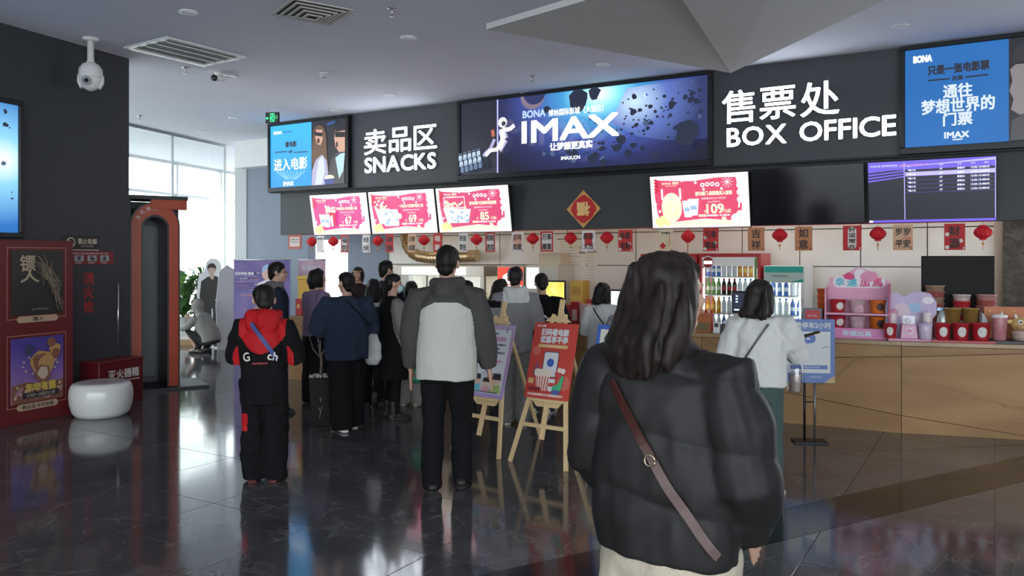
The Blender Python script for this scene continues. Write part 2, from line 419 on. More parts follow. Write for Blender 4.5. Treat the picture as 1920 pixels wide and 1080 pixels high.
# ------------------------------------------------------------------ dark wall on the left
LR = math.atan2(1, .404); LD = Vector((.404, 1, 0)).normalized(); LN = Vector((LD.y, -LD.x, 0))
LC = Vector((-4.524, 9.5, 0))
def lw(px, off=0.0):
    """plan point on a line parallel to the left wall, off metres out into the room"""
    o = LC + LN * off; t = tx(px)
    Y = (o.x - .404 * o.y) / (t - .404); return Vector((t * Y, Y, 0))
b = MB().box(-15, 0, 0, .35, 0, CEIL); struct(b.build('wall_left', M_DARK, None, LC, LR))
b = MB().box(8.9, 9.1, -5, 6.4, 0, CEIL); struct(b.build('wall_right', M_DARK))

# ------------------------------------------------------------------ glazed lobby beyond
G0 = Vector((-6.74, 14.1, 0)); gd = Vector((.2625, 1, 0)).normalized(); gr = math.atan2(gd.y, gd.x)
M_FRAME = mat('pale_frame', (.42, .44, .45), .4, .5, var=.03)
win = struct(link('window_1', None, None, G0, gr))
for u0, u1 in ((-3.6, -1.2), (-1.2, 1.18), (1.18, 2.85)):
    MB().box(u0 + .01, u1 - .01, -.006, .006, .03, CEIL - .04).build('pane', M_GLASS, win)
for u in (-3.6, -1.2, 1.18, 2.85): MB().box(u - .012, u + .012, -.02, .02, .0, CEIL).build('mullion', M_FRAME, win)
MB().box(-3.6, 2.85, -.03, .03, CEIL - .05, CEIL).build('head_rail', M_FRAME, win)
MB().box(-3.6, 2.85, -.03, .03, 0, .04).build('sill_rail', M_FRAME, win)
G2 = G0 + Vector((-gd.y, gd.x, 0)) * 3.0
win2 = struct(link('window_2', None, None, G2, gr))
us = [-3.5, -1.2, 1.2, 3.4, 5.2, 7.0, 9.4]
for u0, u1 in zip(us, us[1:]):
    for z0, z1 in ((.06, 3.17), (3.23, CEIL - .05)):
        MB().box(u0 + .03, u1 - .03, -.008, .008, z0, z1).build('pane', M_GLASS, win2)
for u in us: MB().box(u - .035, u + .035, -.06, .06, 0, CEIL).build('mullion', M_FRAME, win2)
for z in (.03, 3.2, CEIL - .03): MB().box(-3.5, 9.4, -.05, .05, z - .03, z + .03).build('transom', M_FRAME, win2)
b = MB().box(-.2, .2, -.2, .2, 0, CEIL); struct(b.build('wall_lobby_column', M_WHITE, None, (-8.9, 24.0, 0), gr))

# ------------------------------------------------------------------ ceiling fittings
def cpt(px, py):
    Y = (CEIL - CAMZ) * F / (HOR - py); return Vector((PX(px, Y), Y, CEIL))
M_DL = mat('downlight_white', (.85, .86, .88), .4, var=.02)
for k, (px, py, wh) in enumerate(((353, 22, 'near the slotted air grille'), (766, 70, 'in open ceiling beside the louvred square vent'), (1131, 121, 'above the long space scene lightbox'), (1688, 49, 'near the right end of the header'), (432, 143, 'beside the bullet camera'), (730, 178, 'above the snack letters'), (632, 208, 'close to the small cinema lightbox'), (380, 246, 'near the glass partition'), (439, 221, 'in the pale ceiling before the glass partition'))):
    t = thing('downlight', 'small round white recessed downlight ' + wh, 'downlight', cpt(px, py), 0, 'recessed downlights in the ceiling')
    MB().lathe([(.05, 0), (.09, 0), (.092, -.006), (.085, -.010), (.06, -.010), (.052, -.004)], 24).build('trim_ring', M_DL, t)
    MB().lathe([(.0501, -.0035), (.03, -.003), (.001, -.0028)], 20).build('lens', mat('lens_grey', (.25, .26, .28), .2), t)
for px, py, wh in ((735, 20, 'near the louvred square vent'), (348, 131, 'behind the slotted air grille'), (998, 147, 'above the long space scene lightbox'), (262, 222, 'by the top of the glass partition')):
    t = thing('sprinkler', 'small chrome fire sprinkler head ' + wh, 'sprinkler', cpt(px, py - 5), 0, 'fire sprinklers in the ceiling')
    MB().lathe([(.045, 0), (.045, -.006), (.02, -.014)], 16).build('escutcheon', M_STEEL, t)
    MB().lathe([(.012, -.01), (.012, -.05), (.006, -.055), (.006, -.075)], 10).build('sprinkler_body', M_STEEL, t)
    MB().lathe([(.028, -.075), (.028, -.079), (.004, -.081)], 14).build('deflector', M_STEEL, t)
# slotted air grille
p = cpt(350, 97); t = thing('air_grille', 'white rectangular air grille with four wide slots in ceiling', 'vent', p, math.radians(57))
gw, gh = .52, .40
b = MB().box(-gw, gw, -gh, -gh + .07, -.02, 0).box(-gw, gw, gh - .07, gh, -.02, 0).box(-gw, -gw + .07, -gh + .07, gh - .07, -.02, 0).box(gw - .07, gw, -gh + .07, gh - .07, -.02, 0)
b.build('grille_frame', M_WPL, t, bevel=.006)
MB().box(-gw + .07, gw - .07, -gh + .07, gh - .07, -.004, -.001).build('grille_back', mat('grille_pale_back', (.50, .55, .53), .4), t)  # pale grey-green plate behind the slats
for k in range(4):
    y = -gh + .13 + k * .18
    T = Matrix.Translation((0, y, -.018)) @ Matrix.Rotation(math.radians(24), 4, 'X')
    MB().box(-gw + .07, gw - .07, -.05, .05, -.004, .004, T=T).build('slat', mat('gloss_slat', (.92, .94, .93), .3), t)
# louvred square vent
p = cpt(585, 22); t = thing('square_vent', 'square ceiling diffuser of nested louvre rings', 'vent', p, math.radians(35))
MB().box(-.26, .26, -.26, .26, -.003, -.001).build('vent_back', mat('vent_dark', (.05, .05, .05), .7), t)
for k in range(5):
    r = .30 - k * .055; z = -.006 - .012 * k; w = .026
    b = MB()
    for s, (x0, x1, y0, y1) in enumerate(((-r, r, -r, -r + w), (-r, r, r - w, r), (-r, -r + w, -r + w, r - w), (r - w, r, -r + w, r - w))):
        b.box(x0, x1, y0, y1, z - .006, z + .004)
    b.build('louvre_ring', mat('vent_beige', (.55, .54, .50), .5), t)
# pan and tilt camera on a drop pole
p = cpt(170, 72); t = thing('dome_camera', 'white pan and tilt security camera hanging from a pole', 'camera', p, math.radians(20))
MB().lathe([(.085, 0), (.085, -.02), (.04, -.035)], 20).build('mounting_plate', M_WPL, t)
MB().lathe([(.034, -.02), (.034, -.24), (.042, -.25), (.042, -.28)], 16).build('pole', M_WPL, t)
MB().lathe([(.04, -.26), (.08, -.28), (.115, -.33), (.122, -.40), (.122, -.425)], 24).build('dome_housing', M_WPL, t)
hd = MB().ball((0, 0, -.45), (.105, .105, .115), 20, 12).build('camera_head', M_WPL, t)
b = MB(); b.tube([(-.025, -.06, -.47), (-.025, -.118, -.475)], .05, 18); b.build('lens_plate', mat('lens_plate', (.45, .46, .47), .3), hd)
MB().tube([(-.025, -.11, -.475), (-.025, -.128, -.476)], .022, 14).build('lens', M_BLACK, hd)
for a in range(6): MB().tube([(-.025 + .037 * math.cos(a), -.112, -.475 + .037 * math.sin(a)), (-.025 + .037 * math.cos(a), -.121, -.475 + .037 * math.sin(a))], .008, 8).build('infrared_lamp', M_STEEL, hd)
for s in (-1, 1): MB().tube([(s * .112, 0, -.40), (s * .114, -.005, -.47), (s * .085, -.01, -.54)], (.018, .04), 8).build('yoke_arm', M_WPL, t)
# bullet camera
p = cpt(410, 136); t = thing('bullet_camera', 'small white bullet security camera with black lens face', 'camera', p, math.radians(-12))
MB().lathe([(.05, 0), (.05, -.02), (.025, -.03), (.018, -.05)], 16).build('bracket', M_WPL, t)
MB().tube([(0, .10, -.055), (0, -.08, -.085)], .042, 16, cap=.4).build('barrel', M_WPL, t)
MB().tube([(0, -.09, -.087), (0, -.11, -.09)], .040, 16).build('lens', M_BLACK, t)
p = cpt(609, 137); t = thing('smoke_detector', 'small white domed smoke detector on the ceiling above the exit sign', 'detector', p)
MB().lathe([(.07, 0), (.07, -.015), (.06, -.02)], 20).build('base', M_WPL, t)
MB().lathe([(.058, -.018), (.055, -.045), (.03, -.06), (.004, -.064)], 20).build('dome', mat('dome_grey', (.55, .56, .57), .2), t)
# exit sign
Ye = 12.6; t = thing('exit_sign', 'green running man exit sign hung on two wires', 'sign', (PX(511, Ye), Ye, ZY(231, Ye)), -.25)
MB().box(-.115, .115, -.018, .018, 0, .17).build('sign_case', M_BLACK, t, bevel=.004)
P_ = Print(.0008); g = glow('exit_green', (.05, 1, .35), 1.4)
P_.frame(-.03, .045, .02, .15, .009, g); P_.disc(.008, .125, .013, g, n=10); P_.line([(.012, .11), (.0, .075), (.02, .05), (.015, .03)], .014, g)
P_.line([(.0, .075), (-.012, .05), (-.03, .045)], .012, g); P_.line([(.012, .105), (.034, .085)], .009, g); P_.line([(.01, .1), (-.015, .092)], .009, g)
P_.line([(-.095, .075), (-.045, .075)], .014, g); P_.poly([(-.105, .075), (-.075, .10), (-.075, .05)], g)
P_.text('出口', .082, .10, .024, g); P_.text('EXIT', .082, .068, .016, g); P_.done('pictogram', t, (0, -.0185, 0))
for s in (-1, 1): MB().tube([(s * .09, 0, .17), (s * .09, 0, CEIL - ZY(231, Ye))], .003, 6).build('wire', M_STEEL, t)
# ------------------------------------------------------------------ lightboxes on the header
M_LBF = mat('lightbox_frame', (.016, .017, .019), .35, .3, var=.05)
def lightbox(px0, px1, z0, z1, label, dep=.09):
    c = C_H - dep / CT; u0, u1 = hu(px0, c), hu(px1, c); um = (u0 + u1) / 2; zc = (z0 + z1) / 2; w, h = (u1 - u0) / 2, (z1 - z0) / 2
    t = thing('lightbox', label, 'lightbox', WT(um, C_H, zc), -TH); fr = .075
    MB().box(-w + .01, w - .01, -dep + .03, -.001, -h + .01, h - .01).build('case', M_LBF, t)
    for nm, q in (('frame_bar', (-w, w, -h, -h + fr)), ('frame_bar', (-w, w, h - fr * .6, h)), ('frame_bar', (-w, -w + fr * .7, -h + fr, h - fr * .6)), ('frame_bar', (w - fr * .7, w, -h + fr, h - fr * .6))):
        MB().box(q[0], q[1], -dep, -.002, q[2], q[3]).build(nm, M_LBF, t, bevel=.006)
    cf = C_H - (dep - .03) / CT
    q = lambda px, py: (hu(px, cf) - um, hz(px, py, cf) - zc)
    return t, q, (-w + fr * .7, w - fr * .7, -h + fr, h - fr * .6), (0, -dep + .0295, 0)
W1 = glow('sign_white', (1, 1, 1), 1.25)
# the long space scene
t, q, (x0, x1, z0, z1), lo = lightbox(862, 1342, 2.80, 3.985, 'long backlit lightbox with astronaut, asteroids and large white lettering')
g = q(1128, 176)
space = ramp_mat('space_scene', [(0, (.006, .007, .022)), (.25, (.020, .024, .10)), (.50, (.05, .085, .36)), (.72, (.05, .30, .62)), (.86, (.25, .75, .95)), (1, (.9, 1, 1))],
                 'sphere', rough=.2, emit=1.0, stretch=(1 / 2.0, 0, 1 / 1.25), loc=(-g[0] / 2.0, 0, -g[1] / 1.25))
P = Print()
P.rect(x0, x1, z0, z1, space)
dk = glow('space_dark', (.008, .010, .022), 1); rock = glow('asteroid', (.012, .018, .045), 1); rock2 = glow('asteroid_edge', (.06, .10, .20), 1)
a = q(937, 330)[0]; P.rect(x0, a, z0, z1, dk)
P.rect(a - .012, a + .012, z0, z1, glow('doorlight', (.45, .45, .9), 1))
pl = q(1003, 178); P.disc(*pl, .20, glow('planet', (.20, .15, .22), 1), n=28); P.disc(pl[0] + .03, pl[1] + .05, .185, glow('planet_night', (.02, .03, .11), 1), n=28)
arc = [q(px, py) for px, py in ((1150, 230), (1200, 255), (1250, 262), (1300, 262), (1333, 258), (1333, 140), (1180, 165))]
P.poly(arc, ramp_mat('big_planet', [(0, (.02, .03, .12)), (.5, (.10, .16, .48)), (1, (.55, .75, .95))], 'sphere', emit=1, stretch=(1.1, 0, 1.4), loc=(-q(1195, 190)[0] * 1.1, 0, -q(1195, 190)[1] * 1.4)))
P.disc(*q(1216, 178), .022, glow('moon', (.9, .92, 1), 1)); P.disc(q(1216, 178)[0] + .012, q(1216, 178)[1] + .004, .02, glow('planet_shade', (.10, .2, .5), 1))
R = random.Random(3)
for i in range(150):
    s = R.random(); px = 1060 + s * 270 + R.gauss(0, 12); py = 292 - s * 112 + R.gauss(0, 15 + 12 * (1 - abs(s - .5)))
    r = .012 + .03 * R.random() ** 3
    X_, Z_ = q(px, py)
    if x0 + .05 < X_ < x1 - .05 and z0 + .05 < Z_ < z1 - .05: P.blob(X_, Z_, r, rock if R.random() < .8 else rock2, i, .35, 7, 1.2)
for i in range(40):
    X_, Z_ = q(R.uniform(985, 1200), R.uniform(262, 318))
    if Z_ > z0 + .05: P.blob(X_, Z_, .008 + .05 * R.random() ** 4, R.choice((rock, rock2)), i + 99, .35, 7)
for px, py, r in ((1093, 176, .14), (1125, 168, .08), (1035, 207, .055), (1123, 297, .075), (1140, 306, .05), (1085, 290, .06), (1167, 278, .05), (1297, 250, .15), (1240, 294, .045), (1175, 262, .06)):
    X_, Z_ = q(px, py); P.blob(X_, min(Z_, z1 - r - .01), r, rock, int(px), .3, 10, 1.15)
aw = glow('suit_white', (.95, .95, 1), 1); ag = glow('suit_shade', (.4, .38, .6), 1)
for pts, w_, m in (([(951, 245), (957, 262), (945, 282)], .12, ag), ([(951, 243), (954, 262), (946, 280)], .085, aw), ([(953, 244), (966, 244), (975, 236)], .06, aw), ([(938, 262), (930, 280), (921, 288), (917, 294)], .05, ag), ([(945, 281), (930, 283), (921, 293)], .055, aw), ([(932, 252), (938, 250)], .10, glow('pack_red', (.45, .12, .08), 1))):
    P.line([q(*p) for p in pts], w_, m)
P.disc(*q(953, 231), .075, aw); P.disc(*q(955, 233), .036, glow('visor', (.03, .03, .06), 1))
st = glow('seat_blue', (.10, .17, .30), 1); sw = glow('seat_pale', (.45, .58, .72), 1)
for r_ in range(3):
    for k in range(5):
        X_, Z_ = q(871 + k * 8.5 + r_ * 2, 297 + r_ * 11 - k * 2.2)
        if Z_ - .05 > z0: P.rrect(X_, X_ + .058, Z_ - .05, Z_ + .03, .012, sw if r_ < 2 else st); P.rect(X_, X_ + .058, Z_ + .045, Z_ + .06, st)
def fit(P, q, body, px0, px1, pyc, hpx, m, bold=.004, c=C_H - .07):
    a, b_ = q(px0, pyc)[0], q(px1, pyc)[0]; pm = (px0 + px1) / 2; z = q(pm, pyc)[1]; h = abs(q(pm, pyc - hpx / 2)[1] - q(pm, pyc + hpx / 2)[1])
    P.text(body, (a + b_) / 2, z, h, m, w=b_ - a, bold=bold)
fit(P, q, 'BONA', 992, 1034, 215, 13, glow('bona_blue', (.45, .62, 1), 1), .006)
fit(P, q, '博纳国际影城（大理店）', 1040, 1143, 209, 13, W1, .002)
fit(P, q, 'IMAX', 991, 1171, 242, 40, W1, .016)
fit(P, q, '让梦想更真实', 1043, 1122, 274, 14, W1, .006)
fit(P, q, 'IMAX.CN', 1064, 1099, 297, 6, W1, .003)
P.done('lit_print', t, lo)
# small cinema lightbox: blue half with words, photograph half
t, q, (x0, x1, z0, z1), lo = lightbox(505, 657, 2.79, 3.985, 'small backlit lightbox of a couple in dark cinema glasses beside blue panel')
P = Print(); xm = q(587, 300)[0]
P.rect(x0, xm, z0, z1, ramp_mat('lit_blue', [(0, (.02, .30, .80)), (1, (.03, .45, .95))], 'z', emit=1.0, loc=(0, 0, .5), stretch=(1, 1, .9)))
P.rect(xm, x1, z0, z1, glow('photo_dark', (.010, .010, .016), 1))
bk = glow('word_black', (.01, .01, .02), 1)
fit(P, q, '看电影', 538, 559, 270, 10, bk, .006); fit(P, q, '还是', 544, 551, 284, 5, bk, .003)
for a_, b_ in ((518, 541), (554, 580)): P.line([q(a_, 285.5), q(b_, 284)], .016, bk)
fit(P, q, '进入电影', 517, 579, 307, 22, W1, .005)
ry = glow('ray_blue', (.35, .70, 1), 1)
for k in range(9): P.line([q(521 + k * 6.8, 320), q(540 + k * 2.2, 336)], .014, ry)
fit(P, q, 'IMAX', 535, 554, 344, 7, W1, .006); fit(P, q, 'BONA', 517, 532, 249, 5, W1, .004); fit(P, q, '博纳国际影城', 534, 551, 247, 3, glow('word_blue', (.02, .12, .4), 1), .001)
sk = glow('photo_skin', (.62, .36, .25), 1); hr = glow('photo_hair', (.13, .065, .035), 1); gl = glow('photo_glasses', (.005, .005, .008), 1); sh = glow('photo_shirt', (.62, .66, .72), 1)
lil = glow('photo_lilac', (.42, .40, .60), 1); jk = glow('photo_jacket', (.05, .045, .05), 1)
def pp(pts, m): P.poly([q(*p) for p in pts], m)
pp([(592, 243), (600, 234), (609, 236), (615, 250), (617, 290), (620, 316), (612, 330), (592, 325), (588, 290)], hr)
pp([(589, 320), (596, 300), (607, 290), (616, 300), (620, 330), (612, 351), (588, 351)], lil)
pp([(601, 300), (610, 291), (613, 320), (606, 350), (594, 350)], sh)
pp([(597, 243), (608, 243), (609, 262), (605, 272), (598, 270), (595, 256)], sk); pp([(593, 247), (609, 249), (608, 256), (594, 254)], gl); P.disc(*q(601, 264), .03, glow('mouth', (.06, .015, .015), 1), .045)
pp([(618, 330), (625, 300), (633, 288), (650, 280), (650, 350), (616, 351)], jk); pp([(633, 296), (642, 288), (651, 286), (648, 320), (640, 335)], glow('photo_bluewhite', (.45, .68, .80), 1))
pp([(633, 240), (640, 232), (651, 231), (651, 284), (640, 285), (633, 275), (631, 258)], sk); pp([(631, 240), (638, 231), (651, 229), (651, 244), (634, 247)], gl); pp([(632, 247), (651, 247), (651, 257), (633, 257)], gl)
P.disc(*q(636, 271), .026, glow('mouth', (.06, .015, .015), 1), .05)
pp([(617, 231), (632, 226), (634, 230), (618, 236)], glow('cap_blue', (.03, .08, .30), 1))
P.disc(*q(622, 334), .11, glow('popcorn', (.9, .85, .6), 1), .055); pp([(612, 336), (632, 334), (629, 350), (615, 350)], glow('tub_blue', (.03, .05, .25), 1))
P.done('lit_print', t, lo)
# blue ticket lightbox
t, q, (x0, x1, z0, z1), lo = lightbox(1697, 2080, 2.79, 3.985, 'blue backlit lightbox with black and white words beside a dark portrait')
P = Print(); xm = q(1899, 160)[0]
P.rect(x0, xm, z0, z1, ramp_mat('lit_blue_dim', [(0, (.006, .105, .36)), (1, (.009, .14, .44))], 'noise', scale=1.5, emit=1.0))
P.rect(xm, x1, z0, z1, glow('photo_dark', (.010, .010, .016), 1))
wd = glow('word_white_dim', (.62, .70, .80), 1)
fit(P, q, '只是一张电影票', 1747, 1862, 126, 17, bk, .006); fit(P, q, '还是', 1792, 1813, 145, 8, bk, .003)
P.line([q(1747, 150.5), q(1788, 147)], .016, bk); P.line([q(1817, 144), q(1861, 139)], .016, bk)
fit(P, q, '通往', 1776, 1830, 169, 25, wd, .006); fit(P, q, '梦想世界的', 1735, 1872, 196, 27, wd, .006); fit(P, q, '门票', 1776, 1830, 222, 24, wd, .006)
fit(P, q, 'IMAX', 1778, 1824, 252, 11, wd, .005); fit(P, q, 'BONA', 1720, 1754, 110, 12, W1, .006); fit(P, q, '博纳国际影城', 1758, 1808, 105, 6, glow('word_blue', (.02, .12, .4), 1), .001)
fit(P, q, '大理博纳影城', 1793, 1812, 261, 3, wd, .001)
P.poly([q(*p) for p in ((1901, 130), (1912, 120), (1935, 118), (1960, 130), (1965, 170), (1950, 205), (1920, 215), (1903, 205), (1908, 185), (1900, 170), (1906, 150))], glow('portrait_skin', (.20, .18, .19), 1))
P.poly([q(*p) for p in ((1905, 118), (1912, 85), (1940, 75), (1985, 80), (1995, 140), (1968, 160), (1955, 125), (1925, 114))], glow('portrait_hair', (.02, .02, .025), 1))
P.poly([q(*p) for p in ((1902, 262), (1905, 225), (1930, 212), (1975, 205), (2010, 230), (2030, 258))], glow('portrait_coat', (.05, .05, .06), 1))
P.done('lit_print', t, lo)
# wall lightbox on the left wall
p = lw(36, 0); zb, zt = 1.85, 3.24
t = thing('lightbox', 'tall backlit blue asteroid lightbox on the dark left wall', 'lightbox', p, LR)
MB().box(-1.9, 0, -.05, -.001, zb, zt).build('case', M_LBF, t)
for qd in ((-1.9, 0, zb, zb + .05), (-1.9, 0, zt - .05, zt), (-1.9, -1.85, zb + .05, zt - .05), (-.05, 0, zb + .05, zt - .05)): MB().box(qd[0], qd[1], -.08, -.001, qd[2], qd[3]).build('frame_bar', M_LBF, t, bevel=.005)
P = Print(); P.rect(-1.85, -.05, zb + .05, zt - .05, ramp_mat('wall_blue', [(0, (.008, .03, .14)), (.45, (.02, .16, .50)), (.8, (.25, .62, .9)), (1, (.9, 1, 1))], 'sphere', emit=1.0, stretch=(.75, 0, .85), loc=(.20 * .75, 0, -2.62 * .85)))
for i in range(60): P.blob(R.uniform(-1.8, -.09), R.uniform(zb + .1, zt - .1), .008 + .03 * R.random() ** 2, R.choice((rock, rock, rock2)), i + 300, .35, 7, 1.2)
P.done('lit_print', t, (0, -.0505, 0))

# ------------------------------------------------------------------ glowing channel letters
M_LET = [mat('lit_letter', (.9, .9, .9), .3, var=0, emit=6.0, ecol=(.86, .92, 1)), mat('letter_side', (.75, .77, .8), .4, var=0)]
def sign_letters(rows, label):
    c = C_H; us = [hu(r[1], c) for r in rows] + [hu(r[2], c) for r in rows]; um = (min(us) + max(us)) / 2
    zs = [hz((r[1] + r[2]) / 2, r[3], c) for r in rows]; z0 = min(zs)
    t = thing('channel_letters', label, 'sign letters', WT(um, C_H, z0), -TH)
    for (body, p0_, p1_, pyc, hpx, bold), z in zip(rows, zs):
        Y = on_line((p0_ + p1_) / 2, c)[1]; h = hpx * Y / F; ua, uz = hu(p0_, c) - um, hu(p1_, c) - um
        v, f, sz = glyphs(body); n = len(body)
        # one mesh per character
        adv = []; 
        v_, f_, full = glyphs(body)
        x = ua; widths = [glyphs(ch)[2][0] if ch != ' ' else .28 for ch in body]; gap = .10 if ord(body[0]) < 200 else .14
        tot = sum(widths) + gap * (n - 1); k = (uz - ua) / tot
        hmax = max(glyphs(ch)[2][1] for ch in body if ch != ' ')
        for ch, w_ in zip(body, widths):
            if ch != ' ':
                b = MB(); hh = h * glyphs(ch)[2][1] / hmax if ord(ch) > 200 else h
                letter3d(b, ch, x + w_ * k / 2, z - z0, hh, w_ * k, .035, bold)
                link('letter', b.mesh('letter', M_LET), t)
            x += (w_ + gap) * k
sign_letters([('卖品区', 686, 821, 262, 47, .005), ('SNACKS', 687, 819, 306, 28, .008)], 'white glowing letters for the snack counter on dark header')
sign_letters([('售票处', 1356, 1574, 193, 62, .005), ('BOX OFFICE', 1365, 1680, 247, 35, .006)], 'white glowing letters for the box office on dark header')

# ------------------------------------------------------------------ tilted screens under the letters
TVH, TVT = .70, math.atan2(.12, .70)
def screen(px0, px1, label, zb=2.02, group=None):
    c = C_L - .09; u0, u1 = hu(px0, c), hu(px1, c); um = (u0 + u1) / 2; w = (u1 - u0) / 2 - .008
    t = thing('menu_screen', label, 'screen', WT(um, c, zb), -TH, group)
    t.rotation_mode = 'XYZ'; t.rotation_euler = (TVT, 0, -TH)
    MB().box(-w, w, -.0, .045, 0, TVH).build('screen_case', M_BLACK, t, bevel=.006)
    MB().bar((0, .046, .42), (0, .125, .42), .12, .05, ref=(1, 0, 0)).build('wall_bracket', M_BLKM, t)
    return t, w
wt = glow('menu_white', (1, .98, 1), 1.05)
def menu(px0, px1, label, price, title, kind, hue, group):
    t, w = screen(px0, px1, label, group=group); P = Print(); b_ = .012
    X = lambda a: -w + b_ + a * (2 * w - 2 * b_); Z = lambda a: b_ + a * (TVH - 2 * b_); U = 2 * w
    pk = glow('menu_pink_%d' % hue, [(.66, .045, .26), (.70, .045, .19), (.66, .06, .17), (.67, .062, .14)][hue], 1.05)
    cr = glow('menu_cream', (1, .88, .62), 1.05); yl = glow('menu_yellow', (.85, .80, .35), 1); rd = glow('menu_red', (.60, .02, .06), 1)
    ol = glow('menu_lilac', (.66, .72, .95), 1)
    P.rect(X(0), X(1), Z(0), Z(1), wt)
    P.poly([(X(a), Z(c)) for a, c in ((.05, .93), (.25, .90), (.45, .88), (.70, .93), (.88, .92), (.90, .70), (.93, .45), (.92, .14), (.80, .13), (.55, .17), (.3, .13), (.10, .09), (.06, .3), (.04, .6))], pk)
    P.poly([(X(a), Z(c)) for a, c in ((.12, .09), (.3, .13), (.55, .16), (.80, .13), (.95, .06), (.95, .04), (.12, .04))], cr)
    for dx, dz in ((0, 0), (.05, .04), (.10, -.02), (.03, -.04), (.08, .07)): P.disc(X(.06 + dx), Z(.13 + dz), .035 * U / 1.2, yl, .05)
    for dx, dz in ((0, 0), (.05, .06), (.09, 0), (.04, -.05)): P.disc(X(.86 + dx), Z(.16 + dz), .05 * U / 1.2, wt, .06); P.disc(X(.86 + dx), Z(.15 + dz), .02, ol, .02)
    for k in range(4): P.disc(X(.92), Z(.90 - k * .13), .042 * U / 1.2, wt, .042); P.line([(X(.92), Z(.83 - k * .13)), (X(.92), Z(.97 - k * .13))], .004, cr)
    P.line([(X(.91), Z(.5)), (X(.90), Z(.36))], .02, wt)
    for k in range(9): P.disc(X(.06 + .02 * (k % 2)), Z(.93 - k * .028), .026, rd, .012)
    for a, c in ((.34, .90), (.48, .85), (.70, .95), (.56, .72), (.74, .72), (.09, .33), (.05, .47), (.95, .45)): P.disc(X(a), Z(c), .017, wt)
    for k in range(4): P.disc(X(.55 + .05 * k), Z(.80 + .012 * (k in (1, 2))), .028, wt); P.disc(X(.55 + .05 * k), Z(.80 + .012 * (k in (1, 2))), .013, pk)
    for k in range(10): P.line([(X(.80), Z(.84)), (X(.80) + .075 * math.cos(k * .63), Z(.84) + .075 * math.sin(k * .63))], .005, wt)
    P.text('BONA 博纳', X(.22), Z(.86), .035, cr, w=.17 * U, bold=.001); P.text('BONA FILM', X(.23), Z(.81), .018, cr, w=.11 * U)
    P.text(title, X(.66), Z(.645), .05, cr, w=.36 * U, bold=.0025)
    P.text('经典爆米花1份+可乐2杯', X(.66), Z(.55), .026, wt, w=.24 * U); P.text('22oz可乐*2', X(.66), Z(.485), .022, wt, w=.12 * U)
    P.text('￥', X(.57), Z(.31), .045, cr); P.text(price, X(.67), Z(.355), .115, cr, w=.055 * U * len(price), bold=.006); P.text('元起', X(.79), Z(.31), .045, cr, bold=.001)
    P.rrect(X(.50), X(.58), Z(.21), Z(.255), .008, cr); P.text('会员', X(.54), Z(.232), .025, pk); P.text('购买即送周边一份 先到先得', X(.70), Z(.232), .024, wt, w=.22 * U, bold=.001)
    P.poly([(X(.74), Z(.12)), (X(.79), Z(.10)), (X(.77), Z(.2)), (X(.73), Z(.2))], cr)
    pc = glow('menu_popcorn', (.95, .86, .55), 1); cup = glow('menu_cup', (.86, .92, 1), 1); cb_ = glow('menu_cupline', (.35, .50, .85), 1)
    def cup_(a, c, s): 
        P.poly([(X(a), Z(c)), (X(a) + .075 * s, Z(c)), (X(a) + .095 * s, Z(c) + .17 * s), (X(a) - .02 * s, Z(c) + .17 * s)], cup); P.rect(X(a) + .005, X(a) + .07 * s, Z(c) + .06 * s, Z(c) + .10 * s, cb_)
    def corn(a, c, rx, rz):
        for k in range(26):
            P.blob(X(a) + R.uniform(-rx, rx), Z(c) + R.uniform(-.3, 1) * rz * (1 - .5 * abs(R.uniform(-1, 1))), .022, R.choice((pc, pc, wt)), k, .3, 7)
    if kind == 0:
        P.poly([(X(.36), Z(.22)), (X(.44), Z(.22)), (X(.46), Z(.60)), (X(.34), Z(.60))], rd); P.poly([(X(.36), Z(.22)), (X(.40), Z(.22)), (X(.40), Z(.50)), (X(.35), Z(.44))], cup); corn(.39, .60, .12, .09); cup_(.19, .22, 1.2); cup_(.27, .20, 1.25)
    elif kind == 1:
        P.poly([(X(.16), Z(.24)), (X(.30), Z(.24)), (X(.34), Z(.60)), (X(.11), Z(.60))], cup); corn(.21, .60, .15, .12); P.rrect(X(.24), X(.47), Z(.19), Z(.58), .03, cup)
        for k in range(8): P.blob(X(R.uniform(.26, .45)), Z(R.uniform(.24, .52)), .025, cb_, k, .4, 7)
        P.disc(X(.49), Z(.42), .045, cr)
    elif kind == 2:
        P.frame(X(.12), X(.42), Z(.55), Z(.80), .012, wt); corn(.27, .57, .20, .11); P.poly([(X(.16), Z(.22)), (X(.45), Z(.22)), (X(.50), Z(.52)), (X(.11), Z(.56))], cup)
        for k in range(14): P.blob(X(R.uniform(.18, .46)), Z(R.uniform(.25, .48)), .022, cb_, k, .4, 7)
    else:
        P.line([(X(.13), Z(.55)), (X(.13), Z(.76))], .025, wt); P.line([(X(.32), Z(.55)), (X(.32), Z(.76))], .025, wt)
        P.disc(X(.225), Z(.40), .135, cr, .19, 24); P.disc(X(.225), Z(.35), .105, pc, .11, 20); corn(.225, .34, .08, .07); cup_(.36, .21, 1.25); cup_(.42, .24, 1.25)
    P.done('screen_picture', t, (0, -.0005, 0))
grp = 'tilted menu screens under the header'
menu(588, 697, 'tilted menu screen priced 67 with a red popcorn tub', '67', '马到成功-可乐桶双人餐', 0, 0, grp)
menu(697, 823, 'tilted menu screen priced 69 with popcorn bag and bucket', '69', '一马当先-可乐爆米花双人餐', 1, 1, grp)
menu(823, 962, 'tilted menu screen priced 85 with a large popcorn basket', '85', '骏马奔腾-可乐爆米花家庭餐', 2, 2, grp)
menu(1222, 1410, 'tilted menu screen priced 109 with a round popcorn bowl', '109', '骏马临门-造型桶双人套餐', 3, 3, grp)
t, w = screen(1411, 1624, 'large dark switched-off screen beside the timetable screen', 2.04)
